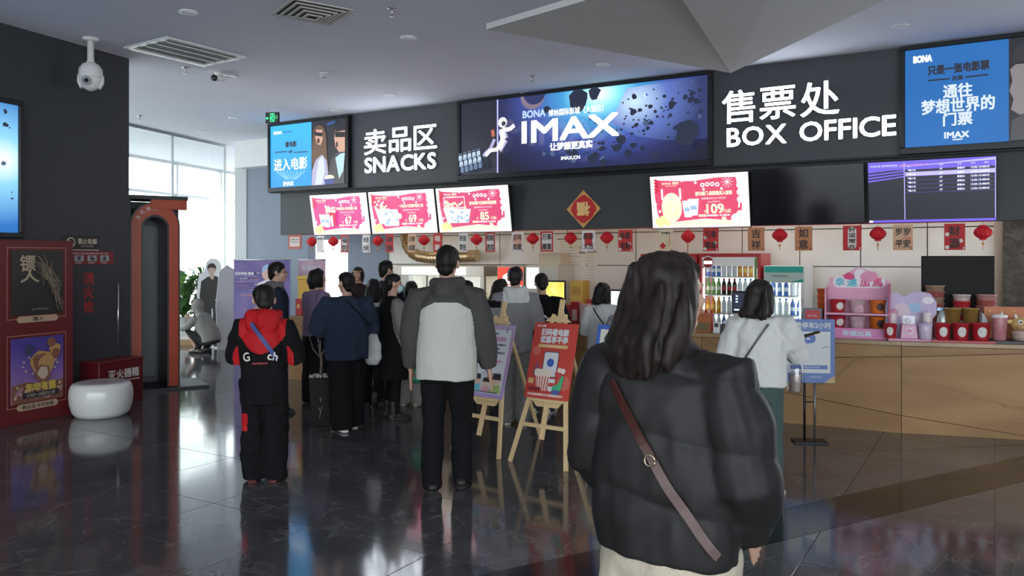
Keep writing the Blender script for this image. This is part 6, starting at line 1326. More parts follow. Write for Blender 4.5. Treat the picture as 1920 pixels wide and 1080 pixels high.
def person(label, px, Y, H, yaw, top, bottom, hair='short', arms=None, legs=None, head=(0, 0), lean=0.0, vx=.012, fat=1.0, hs=1.0, sh=1.0, shoe=('black', (.02, .02, .02), (.02, .02, .02)), hairm=None, X=None, hand=True, group=None, seat=None, hairlen=.3, dz=0.0, sw=1.0, hairout=.025):
    X = PX(px, Y) if X is None else X
    s = H / 1.70; rz = math.radians(yaw)
    up = Vector((0, math.sin(lean), math.cos(lean)))
    P0 = Vector((0, 0, .53 * H))
    def sp(zf): return Vector((0, 0, zf * H)) if zf <= .53 else P0 + up * ((zf - .53) * H)
    arms = arms or {1: ((.12, .02, -1), (.08, .15, -1)), -1: ((-.12, .02, -1), (-.08, .15, -1))}
    legs = legs or {1: ((.02, .02, -1), (0, -.03, -1)), -1: ((-.02, .02, -1), (0, -.03, -1))}
    J = {}
    for k in (1, -1):
        S = sp(.797) + Vector((k * .103 * H * sh, 0, 0)); E_ = S + Vector(arms[k][0]).normalized() * .172 * H; W_ = E_ + Vector(arms[k][1]).normalized() * .148 * H
        hp = Vector((k * .052 * H, 0, .505 * H)); kn = hp + Vector(legs[k][0]).normalized() * .235 * H; an = kn + Vector(legs[k][1]).normalized() * .23 * H
        J[k] = (S, E_, W_, hp, kn, an)
    zmin = min(J[1][5].z, J[-1][5].z); drop = .045 * H - zmin                    # stand on the floor
    D_ = Vector((0, 0, drop)); P0 = P0 + D_
    spb = sp
    def sp(zf): return (Vector((0, 0, zf * H)) + D_) if zf <= .53 else P0 + up * ((zf - .53) * H)
    J = {k: tuple(p + D_ for p in J[k]) for k in J}
    nb = sp(.832); hc0 = sp(.87) + Vector((0, .012 * H + .03 * math.sin(lean), .062 * H * hs)); hm = s * hs
    RH = Matrix.Rotation(math.radians(head[0]), 3, 'Z') @ Matrix.Rotation(math.radians(head[1]), 3, 'X'); piv = sp(.865)
    HP = lambda x, y, z: piv + RH @ (Vector((x, y, z)) * hm + (hc0 - piv))
    HT = Matrix.Translation(piv) @ RH.to_4x4() @ Matrix.Translation(hc0 - piv) @ Matrix.Scale(hm, 4)
    # ---- body: trunk, limbs, head, hands in one mesh
    b = MB(); a = H * fat
    prof = [(.455, .088, .064), (.50, .098, .070), (.55, .094, .066), (.61, .080, .058), (.68, .088, .062), (.74, .097, .064), (.785, .092, .056), (.81, .066, .046), (.84, .040, .038)]
    b.tube([sp(z) for z, _, _ in prof], [(x * a, y * a) for _, x, y in prof], 18)
    for k in (1, -1):
        S, E_, W_, hp, kn, an = J[k]
        b.tube([S - Vector((k * .04 * H, 0, -.006 * H)), S, S.lerp(E_, .5), E_, E_.lerp(W_, .35), W_], [.030 * H, .031 * H, .027 * H, .022 * H, .0225 * H, .0150 * H], 12, cap=.5)
        b.tube([hp + Vector((0, 0, .03 * H)), hp, hp.lerp(kn, .5), kn, kn.lerp(an, .35), an, an - Vector((0, 0, .025 * H))], [.052 * H, .052 * H, .044 * H, .031 * H, .033 * H, .021 * H, .022 * H], 12, cap=.4)
        b.tube([an + Vector((0, -.03 * H, -.026 * H)), an + Vector((0, .02 * H, -.026 * H)), an + Vector((0, .09 * H, -.034 * H))], [(.020 * H, .016 * H), (.023 * H, .018 * H), (.020 * H, .009 * H)], 10, cap=.5)
    V, N_, Fc = solidify(b, max(vx, .011), 3)
    hb = MB()
    hb.ball(HP(0, 0, 0) * 0, (.075, .094, .088), 20, 14, T=HT @ Matrix.Translation((0, -.008, .025))); hb.ball((0, 0, 0), (.057, .064, .078), 18, 12, T=HT @ Matrix.Translation((0, .027, -.033)))
    hb.ball((0, 0, 0), (.028, .026, .024), 12, 8, T=HT @ Matrix.Translation((0, .062, -.088))); hb.ball((0, 0, 0), (.05, .02, .014), 12, 8, T=HT @ Matrix.Translation((0, .073, .022)))
    hb.tube([HP(0, .085, .012), HP(0, .100, -.012), HP(0, .108, -.027)], [.009 * hm, .0115 * hm, .014 * hm], 10, cap=.6)
    for k in (1, -1):
        hb.ball((0, 0, 0), (.012, .021, .032), 12, 8, T=HT @ Matrix.Translation((k * .077, -.010, -.008)) @ Matrix.Rotation(k * .25, 4, 'Z')); hb.ball((0, 0, 0), (.026, .026, .026), 10, 8, T=HT @ Matrix.Translation((k * .034, .060, -.026)))
    hb.ball((0, 0, 0), (.024, .013, .011), 12, 8, T=HT @ Matrix.Translation((0, .084, -.056)))
    hb.tube([nb - Vector((0, 0, .03 * H)), nb, nb.lerp(HP(0, -.012, -.06), .5), HP(0, -.012, -.04)], [.040 * H * fat, .034 * H, .031 * H, .034 * H], 14)
    Vh, Nh, Fh = solidify(hb, .0075 if vx > .009 else .0055, 3, .4)
    parts = [(V, Fc), (Vh, Fh)]
    if hand:
        for k in (1, -1):
            gb = MB(); S, E_, W_ = J[k][:3]; d = (W_ - E_).normalized(); tdir = Vector((0, 1, 0)) if d.z < -.6 else Vector((0, 0, 1))
            pn = Vector((-k, 0, 0)) if d.z < -.6 else Vector((-k * .6, 0, -.8)); pn = (pn - d * pn.dot(d)).normalized(); ac = d.cross(pn)
            if ac.dot(tdir) < 0: ac = -ac
            h_ = s * 1.0
            gb.tube([W_ - d * .03, W_, W_ + d * .045 * h_, W_ + d * .088 * h_], [(.024 * h_, .018 * h_), (.026 * h_, .016 * h_), (.040 * h_, .0155 * h_), (.039 * h_, .0125 * h_)], 14, ref=pn, cap=.4)
            for i, (o_, L_) in enumerate(((.030, .068), (.010, .078), (-.010, .072), (-.029, .056))):
                p = W_ + d * .085 * h_ + ac * o_ * h_; dirs = d; pts = [p - d * .01]; ang = .30 + .06 * i
                for q in range(3): pts.append(p); p = p + dirs * L_ * h_ * (.42, .32, .26)[q]; dirs = (Matrix.Rotation(ang, 3, ac if d.cross(pn).dot(ac) < 0 else -ac) @ dirs); dirs = dirs if dirs.dot(pn) > -.2 else d
                pts.append(p); gb.tube(pts, [.0088 * h_, .0090 * h_, .0085 * h_, .0080 * h_, .0070 * h_], 9, cap=.6)
            p = W_ + d * .022 * h_ + ac * .026 * h_; t1 = (d * .65 + ac * .62 + pn * .25).normalized(); t2 = (d * .9 + ac * .2 + pn * .4).normalized()
            gb.tube([p - t1 * .01, p + t1 * .028 * h_, p + t1 * .05 * h_, p + t1 * .05 * h_ + t2 * .028 * h_], [.013 * h_, .0115 * h_, .010 * h_, .0085 * h_], 9, cap=.6)
            Vg, Ng, Fg = solidify(gb, .0042 if vx < .01 else .0052, 2, .4); parts.append((Vg, Fg))
    AV = np.concatenate([p[0] for p in parts]); AF = []; off = 0
    for v_, f_ in parts: AF += [[i + off for i in q] for q in f_]; off += len(v_)
    root = to_obj('person', AV, AF, SKIN, None); root.location = (X, Y, dz); root.rotation_euler = (0, 0, rz); tag(root, label, 'person', group)
    # ---- face details
    for k in (1, -1):
        MB().ball((0, 0, 0), .0105 * hm, 10, 8).build('eye', EYEM, root, HP(k * .031, .0670, .003))
        q = [HP(k * .016, .0895, .023), HP(k * .030, .0865, .027), HP(k * .044, .0780, .024)]; MB().tube(q, .0032 * hm, 6).build('eyebrow', HAIRM, root)
    MB().tube([HP(-.021, .090, -.056), HP(0, .0975, -.0555), HP(.021, .090, -.056)], [.003 * hm, .0055 * hm, .003 * hm], 8).build('lips', LIPM, root)
    # ---- upper garment
    G = {'J': J, 'sp': sp, 'HP': HP, 'hm': hm, 'root': root, 'RH': RH, 'H': H, 's': s}
    lo = top.get('loose', .012); hem = top.get('hem', .48); b = MB(); flare = top.get('flare', 0)
    zs_ = [z for z in (.30, .36, .42, .46, .50, .55, .61, .68, .74, .785) if z > hem + .015]; zs_ = [hem, hem + .006] + zs_
    def pr(z):
        xs = [q[0] for q in prof]; return (np.interp(z, xs, [q[1] for q in prof]), np.interp(z, xs, [q[2] for q in prof]))
    rr = []; belly = top.get('belly', 0)
    for z in zs_:
        x, y = pr(max(z, .50)); st_ = top.get('straight', .6); x = x * (1 - st_) + .097 * st_; y = y * (1 - st_) + .067 * st_; k = lo + flare * max(0, (.70 - z)); k += belly * max(0, 1 - abs(z - .60) / .14)
        rr.append((x * a + k, y * a + k * .9))
    rr[-1] = (.090 * a + lo * .8, .060 * a + lo * .8); tp = [sp(z) for z in zs_] + [sp(.812), sp(.832), sp(.848)]; rr += [(.070 * a + lo * .5, .052 * a + lo * .6), (.052 * a + lo * .3, .046 * a + lo * .4), (.042 * H + lo * .2, .041 * H + lo * .2)]
    b.tube(tp, rr, 22)
    sl = top.get('sleeve', .95); ar = top.get('arm', 1.0)
    if sl > 0:
        for k in (1, -1):
            S, E_, W_ = J[k][:3]; cu = E_.lerp(W_, (sl - .5) * 2 if sl > .5 else 0)
            b.tube([S - Vector((k * .05 * H, 0, -.012 * H)), S, S.lerp(E_, .5), E_, E_.lerp(cu, .5), cu], [.030 * H + lo * .4, (.034 * H + lo * .8) * ar, (.034 * H + lo) * ar, (.031 * H + lo * .9) * ar, (.029 * H + lo * .8) * ar, (.024 * H + lo * .6) * ar * top.get('cuff', 1)], 14, cap=.15)
    if top.get('hood'):
        hk = top['hood']; c0 = sp(.845)
        b.tube([c0 + Vector((-.055 * H, .03 * H, .012 * H)), c0 + Vector((-.058 * H, -.02 * H, .008 * H)), c0 + Vector((0, -.055 * H, -.006 * H)), c0 + Vector((.058 * H, -.02 * H, .008 * H)), c0 + Vector((.055 * H, .03 * H, .012 * H))], [.020 * H * hk, .026 * H * hk, .034 * H * hk, .026 * H * hk, .020 * H * hk], 12, cap=.6)
        b.tube([c0 + Vector((0, -.048 * H, -.0 * H)), c0 + Vector((0, -.066 * H, -.04 * H)), c0 + Vector((0, -.064 * H, -.075 * H * hk))], [(.052 * H * hk, .03 * H), (.050 * H * hk, .022 * H), (.022 * H, .012 * H)], 14, cap=.5)
    if top.get('collar'):
        b.tube([sp(.835), sp(.858)], [.046 * H, .044 * H], 16)
    V, N_, Fc = solidify(b, vx, 3)
    amp = top.get('fold', .006); d = waves(V, amp, 16 / s, int(px) + 1, (1, 1, .55)) + waves(V, amp * .5, 42 / s, int(px) + 2, (1, 1, .7))
    if top.get('quilt'):
        qn = top['quilt']; zq = V[:, 2] + .03 * np.sin(V[:, 0] * 7) + .05 * np.sin(V[:, 1] * 5); d = d + .012 * (np.abs(np.sin(PI * zq / qn)) ** .45 - .7)
    V = V + N_ * d[:, None]
    mats = as_list(top['m']); midx = None
    if top.get('zone'):
        C = np.array([V[q].mean(0) for q in Fc]); da = np.minimum.reduce([np.minimum(seg_dist(C, J[k][0], J[k][1]), seg_dist(C, J[k][1], J[k][2])) for k in (1, -1)]) / H
        midx = [int(v) for v in top['zone'](C / H - np.array([0, 0, drop / H]), da)]
    G['top'] = to_obj(top.get('name', 'sweater'), V, Fc, mats, root, midx)
    # ---- lower garment
    b = MB(); bl = bottom.get('loose', .012); kind = bottom.get('kind', 'trousers'); hemz = bottom.get('hem', .03)
    if kind == 'skirt':
        zz_ = [hemz, hemz + .01, (hemz + .5) / 2, .5, .58]; b.tube([sp(z) for z in zz_], [(.10 * a + bottom.get('flare', .03), .085 * a + bottom.get('flare', .03)), (.10 * a + bottom.get('flare', .03), .085 * a + bottom.get('flare', .03)), (.105 * a, .082 * a), (.104 * a, .076 * a), (.088 * a, .062 * a)], 20)
    else:
        b.tube([sp(.445), sp(.47), sp(.50), sp(.55), sp(.60)], [(.086 * a + bl + .004, .062 * a + bl + .004), (.093 * a + bl, .069 * a + bl), (.096 * a + bl * .8, .070 * a + bl * .8), (.094 * a + bl * .5, .066 * a + bl * .5), (.082 * a, .060 * a)], 18)
        wl = bottom.get('wide', 1.0)
        for k in (1, -1):
            S, E_, W_, hp, kn, an = J[k]; en = an - Vector((0, 0, (.03 if hemz < .04 else .0) * H)); mid = kn.lerp(en, .5)
            b.tube([hp + Vector((0, 0, .02 * H)), hp, hp.lerp(kn, .5), kn, mid, en], [.050 * H + bl, .052 * H + bl, .045 * H + bl * wl, .034 * H + bl * wl * 1.1, .034 * H + bl * wl * 1.2, .026 * H + bl * wl * 1.3], 14, cap=.1)
    V, N_, Fc = solidify(b, vx, 3); amp = bottom.get('fold', .006); V = V + N_ * (waves(V, amp, 18 / s, int(px) + 5, (1, 1, .5)) + waves(V, amp * .4, 45 / s, int(px) + 6))[:, None]
    V[:, 2] = np.maximum(V[:, 2], .012)
    mats = as_list(bottom['m']); midx = None
    if bottom.get('zone'): C = np.array([V[q].mean(0) for q in Fc]); midx = [int(v) for v in bottom['zone'](C / H)]
    G['bottom'] = to_obj('skirt' if kind == 'skirt' else bottom.get('name', 'trousers'), V, Fc, mats, root, midx)
    if kind == 'skirt':
        pass
    # ---- shoes
    for k in (1, -1):
        an = J[k][5]; f0 = Vector((an.x, an.y, an.z - .045 * H)); rt = Matrix.Rotation(-k * .12, 3, 'Z'); fp = lambda x, y, z: f0 + rt @ Vector((x, y, z)) * H
        lift = max(0, f0.z); b = MB(); b.tube([fp(0, -.038, .020), fp(0, -.015, .028), fp(0, .03, .027), fp(0, .07, .022), fp(0, .102, .016)], [(.020 * H, .017 * H), (.024 * H, .026 * H), (.024 * H, .022 * H), (.027 * H, .016 * H), (.021 * H, .011 * H)], 14, cap=.6)
        b.tube([fp(0, -.012, .03), fp(0, -.012, .05 if not bottom.get('boots') else .13)], [.025 * H, .025 * H if not bottom.get('boots') else .031 * H], 12)
        V, N_, Fc = solidify(b, .007, 3); V[:, 2] = np.maximum(V[:, 2], .016 + 0 * lift); so = to_obj('shoe', V, Fc, mat('shoe_' + shoe[0], shoe[1], .5, var=.06), root)
        b = MB(); ol = [(-.020, -.048), (.0, -.058), (.020, -.048), (.025, -.01), (.026, .03), (.030, .07), (.025, .10), (.008, .117), (-.008, .117), (-.025, .10), (-.030, .07), (-.026, .03), (-.025, -.01)]
        z0 = max(.001, f0.z); b.slab([(fp(x, y, 0).x, fp(x, y, 0).y) for x, y in ol], z0, z0 + .022); b.build('sole', mat('sole_' + shoe[0], shoe[2], .6), so, bevel=.004)
    # ---- hair
    hm_ = hairm or HAIRM; b = MB()
    T_ = lambda x, y, z: HT @ Matrix.Translation((x, y, z))
    if hair != 'hooded':
        b.ball((0, 0, 0), (.083, .094, .080), 20, 14, T=T_(0, -.018, .046)); b.ball((0, 0, 0), (.079, .060, .075), 18, 12, T=T_(0, -.050, .010))
        b.ball((0, 0, 0), (.068, .042, .036), 16, 10, T=T_(0, .034, .078)); b.ball((0, 0, 0), (.081, .078, .062), 18, 12, T=T_(0, .006, .066))
    if hair == 'short':
        b.ball((0, 0, 0), (.060, .035, .05), 14, 10, T=T_(0, -.068, -.04)); ha = .0042; hf = 70
        for k in (1, -1): b.ball((0, 0, 0), (.012, .022, .034), 10, 8, T=T_(k * .074, .012, .022))
    elif hair == 'bob':
        for k in (1, -1): b.tube([HP(k * .062, .005, .06), HP(k * .084, -.005, -.02), HP(k * .076, .0, -.105)], [(.03 * hm, .05 * hm), (.024 * hm, .058 * hm), (.018 * hm, .05 * hm)], 12, cap=.5)
        b.tube([HP(0, -.06, .05), HP(0, -.082, -.04), HP(0, -.066, -.125)], [(.08 * hm, .04 * hm), (.084 * hm, .04 * hm), (.066 * hm, .032 * hm)], 16, cap=.5); ha = .004; hf = 60
    elif hair == 'tail':
        b.tube([HP(0, -.085, .03), HP(0, -.12, .0), HP(.01, -.125, -.08), HP(.015, -.115, -.18), HP(.01, -.11, -.27)], [.024 * hm, .03 * hm, .034 * hm, .028 * hm, .010 * hm], 12, cap=.5); b.ball((0, 0, 0), (.058, .04, .04), 14, 10, T=T_(0, -.062, -.045)); ha = .003; hf = 70
    elif hair == 'lowbun':
        b.ball((0, 0, 0), (.062, .045, .05), 14, 10, T=T_(0, -.062, -.045)); b.tube([HP(.02, -.09, -.07), HP(.045, -.105, -.10), HP(.05, -.10, -.16)], [.026 * hm, .030 * hm, .012 * hm], 12, cap=.6); ha = .003; hf = 70
    elif hair == 'long':
        L_ = hairlen
        b.tube([HP(0, -.055, .06), HP(0, -.088, -.03), HP(0, -.095 - hairout * .6, -.12), HP(0, -.098 - hairout, -.12 - L_ * .5), HP(0, -.092 - hairout, -.12 - L_)], [(.084 * hm, .045 * hm), (.092 * hm, .042 * hm), (.098 * hm, .038 * hm), (.098 * hm, .036 * hm), (.070 * hm, .020 * hm)], 20, cap=.4)
        for k in (1, -1): b.tube([HP(k * .060, .012, .07), HP(k * .086, .0, -.02), HP(k * .094, -.02 - hairout * .5, -.12), HP(k * .095, -.04 - hairout, -.12 - L_ * .7)], [(.03 * hm, .045 * hm), (.024 * hm, .050 * hm), (.026 * hm, .045 * hm), (.018 * hm, .025 * hm)], 12, cap=.5)
        rg = random.Random(int(px))
        for q in range(16): x = -.09 + .18 * q / 15; b.tube([HP(x * .75, -.085, .03), HP(x * .95, -.104 - hairout * .3, -.06), HP(x * 1.08 + rg.uniform(-.012, .012), -.114 - hairout * .9, -.14), HP(x * 1.12 + rg.uniform(-.015, .015), -.112 - hairout, -.12 - L_ * rg.uniform(.75, 1.18))], [.014 * hm, .017 * hm, .018 * hm, .006 * hm], 8, cap=.5)
        ha = .007; hf = 45
    if hair != 'hooded':
        V, N_, Fc = solidify(b, .0085 if vx > .009 else .0065, 8 if hair == 'short' else 4); V = V + N_ * (waves(V, ha, hf, int(px) + 9, (1, 1, .22)) + waves(V, ha * .35, hf * 3, int(px) + 10, (1, 1, .15)))[:, None]; G['hair'] = to_obj('hair', V, Fc, hm_, root)
    return G
def wrap_strap(G, pts, name, m, w=.018, th=.004, parent=None):
    b = MB()
    for p, q in zip(pts, pts[1:]):
        p, q = Vector(p), Vector(q); nn = ((p + q) / 2); nn = Vector((nn.x, nn.y, 0)); nn = nn.normalized() if nn.length > 1e-5 else Vector((0, -1, 0)); t = (q - p).normalized(); e = (q - p).length * .04
        b.bar(p - t * e, q + t * e, w, th, 0, ref=nn)
    return b.build(name, m, parent or G['root'])
def drape(G, x0, z0, x1, z1, side, out, n=14):
    """points over the back (side -1) or chest of the garment between two spots, found on its surface"""
    me = G['top'].data; V = np.array([v.co for v in me.vertices]); pts = []
    for k in range(n + 1):
        x = x0 + (x1 - x0) * k / n; z = z0 + (z1 - z0) * k / n; m_ = (np.abs(V[:, 0] - x) < .022) & (np.abs(V[:, 2] - z) < .022)
        if not m_.any(): continue
        y = V[m_][:, 1].min() - out if side < 0 else V[m_][:, 1].max() + out; pts.append((x, y, z))
    for _ in range(2):
        pts = [pts[0]] + [(p[0], (o_[1] + p[1] + q[1]) / 3 if side > 0 else min(p[1], (o_[1] + p[1] + q[1]) / 3), p[2]) for o_, p, q in zip(pts, pts[1:], pts[2:])] + [pts[-1]]
    return pts
HANG = lambda o=.12, f=.05: {1: ((o, f, -1), (.04, .18, -1)), -1: ((-o, f, -1), (-.04, .18, -1))}
FWD = lambda o=.25, up=.25: {1: ((o, .15, -1), (-.35, .9, up)), -1: ((-o, .15, -1), (.35, .9, up))}
WALK = {1: ((.01, .16, -1), (.0, .02, -1)), -1: ((-.01, -.10, -1), (0, -.22, -1))}
BLK = cloth('black', (.007, .007, .008)); NAVY = cloth('navy', (.016, .020, .034)); CHAR = cloth('charcoal', (.030, .032, .034))

# boy in the red and black jacket
red = cloth('jacket_red', (.42, .012, .016), .6)
def zboy(C, da):
    r = np.zeros(len(C)); hood = (C[:, 2] > .665 + .10 * (np.abs(C[:, 0]) / .12) ** 2) & (np.abs(C[:, 0]) < .118) & (C[:, 1] < .02); r[hood] = 1; r[(C[:, 2] > .80) & (np.abs(C[:, 0]) < .09)] = 1
    r[(da < .075) & (C[:, 2] < .70) & (C[:, 2] > .56) & (np.abs(C[:, 0]) > .122) & (np.abs(C[:, 0]) < .122 + .035 * (1 - ((C[:, 2] - .63) / .08) ** 2)) & (C[:, 1] < .05)] = 1; return r
g = person('boy in a black jacket with red hood and red sleeve patches', 496, 5.95, 1.42, 4, dict(name='jacket', m=[BLK, red], loose=.034, hem=.40, hood=1.7, zone=zboy, fold=.008, straight=.9, arm=1.1), dict(m=[BLK, red], loose=.024, wide=1.3, fold=.010, zone=lambda C: ((C[:, 0] < -.075) & (C[:, 1] < .0) & (C[:, 2] < .36) & (C[:, 2] > .27)).astype(int)), 'short', FWD(.30, .1), None, (14, -10), vx=.009, hs=1.12, shoe=('boy', (.03, .03, .035), (.10, .02, .02)))
P = Print(.0006); lg = ink('jacket_letter', (.66, .62, .58)); H_ = 1.42
me = g['top'].data; VV = np.array([v.co for v in me.vertices])
def back_text(G, body, x, z, h, m, name, rot=0, w=None):
    V = np.array([v.co for v in G['top'].data.vertices]); q = V[(np.abs(V[:, 0] - x) < .05) & (np.abs(V[:, 2] - z) < h * .6)]; y = q[:, 1].min() - .004
    ql = V[(np.abs(V[:, 0] - x + .04) < .02) & (np.abs(V[:, 2] - z) < .03)]; qr = V[(np.abs(V[:, 0] - x - .04) < .02) & (np.abs(V[:, 2] - z) < .03)]
    ang = math.atan2(qr[:, 1].min() - ql[:, 1].min(), .08) if len(ql) and len(qr) else 0
    P = Print(.0006); P.text(body, 0, 0, h, m, bold=.002, rot=rot, w=w); o = P.done(name, G['root'], (x, y, z)); o.rotation_euler = (0, 0, ang); return o
back_text(g, 'G', -.100, .93, .062, lg, 'jacket_lettering', .25); back_text(g, 'ch', .088, .935, .058, lg, 'jacket_lettering', -.2)
back_text(g, 'outdoor', .0, .885, .012, ink('jacket_redletter', (.35, .02, .03)), 'jacket_lettering', w=.11)
wrap_strap(g, drape(g, -.065, 1.175, .115, .915, -1, .004), 'bag_strap', mat('strap_blue', (.035, .065, .22), .6, var=.15, scale=60), .030)
MB().tube([g['HP'](-.079, .0, .012), g['HP'](-.074, .035, -.035), g['HP'](-.05, .075, -.06)], .0025, 5).build('mask_loop', M_WPL, g['root'])
b = MB(); b.ball((0, 0, 0), (.056, .040, .045), 16, 10, T=Matrix.Translation(g['HP'](0, .068, -.05)) @ g['RH'].to_4x4()); b.build('face_mask', mat('mask_white', (.70, .72, .74), .8, var=.03), g['root'])

# man in the grey and cream jacket
gry = cloth('jacket_grey', (.056, .055, .052), .75, .2, 60); crm = cloth('jacket_cream', (.47, .48, .43), .7, .12, 50, .03)
def zman(C, da):
    r = np.ones(len(C)); ax = np.abs(C[:, 0]); r[(C[:, 2] > .775 - .55 * np.maximum(0, ax - .045))] = 0; r[(da < .058) & (ax > .098 + .0 * ax) & (C[:, 2] > .40)] = 0; return r
walk = {1: ((.03, .20, -1), (.01, -.02, -1)), -1: ((-.02, .02, -1), (-.01, -.10, -1))}
g = person('man walking in a grey hooded jacket with a large cream back panel', 838, 5.72, 1.72, 0, dict(name='jacket', m=[gry, crm], loose=.030, hem=.455, hood=1.0, zone=zman, fold=.006, straight=1.0, arm=1.05, collar=1), dict(m=BLK, loose=.016, fold=.006), 'short', {1: ((.24, .06, -1), (.13, .20, -1)), -1: ((-.22, .10, -1), (-.02, .25, -1))}, walk, (-6, 0), vx=.009, fat=1.12, sh=1.12, shoe=('man', (.012, .012, .012), (.012, .012, .012)))
for k in (1, -1): MB().tube([g['HP'](k * .080, -.02, .01), g['HP'](k * .078, .085, .006)], .0022, 5).tube([g['HP'](k * (.031 + .024 * math.cos(a)), .105, .002 + .018 * math.sin(a)) for a in [2 * PI * i / 12 for i in range(13)]], .0018, 5).build('glasses', M_BLACK, g['root'])

# woman in the blue sweater
blue = cloth('sweater_blue', (.022, .031, .055), .95, .5, 60)
g = person('woman in a loose blue knit sweater and wide black trousers', 651, 7.75, 1.50, 30, dict(m=blue, loose=.045, hem=.445, fold=.010, straight=1.0, arm=1.25, sleeve=.9, belly=.015), dict(m=BLK, loose=.018, wide=2.8, fold=.006), 'lowbun', FWD(.38, .15), WALK, (18, 0), fat=1.12, shoe=('sneaker', (.03, .03, .03), (.70, .70, .68)))
wrap_strap(g, drape(g, -.05, 1.24, .19, .99, -1, .004), 'bag_strap', BLK, .014)
# woman in the purple sweater
purp = cloth('sweater_purple', (.20, .15, .235), .95, .4, 70)
g = person('woman with a black bob and mauve sweater near the gift boxes', 592, 9.1, 1.51, -48, dict(m=purp, loose=.030, hem=.50, fold=.006, straight=.9, arm=1.1), dict(m=BLK, loose=.028, wide=1.9, fold=.008), 'bob', FWD(.2, .3), None, (-10, 0), shoe=('blk2', (.02, .02, .02), (.03, .03, .03)))
MB().tube([(.16, -.05, .78), (.175, -.06, .70), (.165, -.06, .62)], .005, 6).build('bag_chain', M_STEEL, g['root'])
# man with glasses
g = person('man with glasses in a dark jacket over a grey hood, beside the purple banner', 517, 8.55, 1.59, -62, dict(name='jacket', m=[NAVY, cloth('hood_grey', (.12, .12, .125))], loose=.026, hem=.46, hood=1.0, zone=lambda C, da: ((C[:, 2] > .80) & (np.abs(C[:, 0]) < .085)).astype(int), fold=.006, straight=.9), dict(m=BLK, loose=.014), 'short', HANG(), None, (-14, 0), fat=1.05, sh=1.05)
for k in (1, -1): MB().tube([g['HP'](k * .080, -.01, .008), g['HP'](k * .066, .095, .006)], .0025, 5).tube([g['HP'](k * (.031 + .025 * math.cos(a)), .106, .002 + .019 * math.sin(a)) for a in [2 * PI * i / 12 for i in range(13)]], .0024, 5).build('glasses', M_BLACK, g['root'])
# masked woman in the black pinafore
slv = cloth('sleeve_grey', (.19, .18, .17), .9, .4)
g = person('woman in a face mask, black sleeveless dress and grey sleeves', 735, 8.25, 1.47, -58, dict(name='dress', m=[BLK, slv], loose=.024, hem=.28, flare=.10, fold=.006, straight=.8, zone=lambda C, da: ((da < .055) & (np.abs(C[:, 0]) > .088)).astype(int)), dict(m=BLK, loose=.004, hem=.05, boots=True), 'tail', {1: ((.15, .1, -1), (.0, .45, -1)), -1: ((-.15, .1, -1), (0, .6, -.8))}, None, (-6, 0), shoe=('boot', (.014, .014, .014), (.02, .02, .02)))
b = MB(); b.ball((0, 0, 0), (.056, .044, .046), 16, 10, T=Matrix.Translation(g['HP'](0, .066, -.05)) @ g['RH'].to_4x4()); b.build('face_mask', mat('mask_blue', (.42, .60, .66), .8, var=.04), g['root'])
for k in (1, -1): MB().tube([g['HP'](k * .079, -.005, .012), g['HP'](k * .055, .07, -.03)], .002, 5).build('mask_loop', M_WPL, g['root'])
# crowd at the counter
g = person('man in a dark navy jacket with cropped hair at the counter', 722, 9.55, 1.60, -12, dict(name='jacket', m=NAVY, loose=.026, hem=.46, straight=.9, collar=1), dict(m=BLK), 'short', FWD(.2, .1), None, (-30, 0), fat=1.06, hand=False)
g = person('dark-haired woman in a navy and pale striped jacket behind the blue sweater', 702, 8.9, 1.40, 8, dict(name='jacket', m=[NAVY, cloth('pale_yoke', (.42, .42, .40))], loose=.026, hem=.46, zone=lambda C, da: ((C[:, 2] > .79) & (C[:, 2] < .83)).astype(int)), dict(m=BLK), 'long', FWD(.2, .1), hairlen=.06, hand=False)
g = person('person in a red top with pale grey trousers behind the masked woman', 770, 9.0, 1.37, -10, dict(m=cloth('top_red', (.25, .02, .03)), loose=.026, hem=.48), dict(m=cloth('trouser_grey', (.26, .25, .23)), loose=.020, wide=1.3), 'bob', FWD(.15, .1), shoe=('tan', (.42, .36, .28), (.5, .45, .38)))
g = person('counter assistant with black hair and a yellow visor', 672, 11.75, 1.50, 170, dict(m=cloth('apron_dark', (.03, .02, .02)), loose=.016), dict(m=BLK), 'bob', FWD(.15, .1), hand=False)
MB().tube([g['HP'](.083 * math.cos(q), -.01 + .095 * math.sin(q), .055) for q in [2 * PI * i / 18 for i in range(19)]], (.004, .016), 8).build('visor_band', mat('visor_yellow', (.70, .45, .06), .6), g['root'])
g = person('long-haired person in black between the jacketed man and the hooded man', 873, 9.35, 1.38, -20, dict(name='coat', m=BLK, loose=.024, hem=.40), dict(m=BLK), 'long', FWD(.15, .1), hairlen=.12, hand=False)
g = person('brown-haired woman in a black coat beside the hooded man', 938, 9.1, 1.40, -35, dict(name='coat', m=BLK, loose=.024, hem=.36), dict(m=BLK), 'long', FWD(.15, .1), hairlen=.22, hairm=HAIRB, hand=False)
hg = cloth('hoodie_grey', (.20, .20, .205), .9, .4); hw = cloth('hood_white', (.52, .53, .53), .9, .3)
def zhood(C, da):
    r = np.zeros(len(C)); r[(C[:, 2] > .775) & (np.abs(C[:, 0]) < .085)] = 1; st = (da < .06) & (np.abs(C[:, 0]) > .10) & (C[:, 0] < 0) & (np.abs(C[:, 2] - .765) < .022); r[st] = 2; return r
g = person('young man in a grey hoodie with a pale hood and dark shoulder stripes', 966, 8.0, 1.545, 6, dict(name='hoodie', m=[hg, hw, BLK], loose=.034, hem=.455, hood=1.15, zone=zhood, fold=.007, straight=1.0, arm=1.1), dict(m=cloth('trouser_mottled', (.13, .13, .125), .9, .5, 30, .2), loose=.022, wide=1.4), 'short', FWD(.25, .1), None, (-8, 0), shoe=('beige', (.38, .33, .26), (.45, .40, .33)))
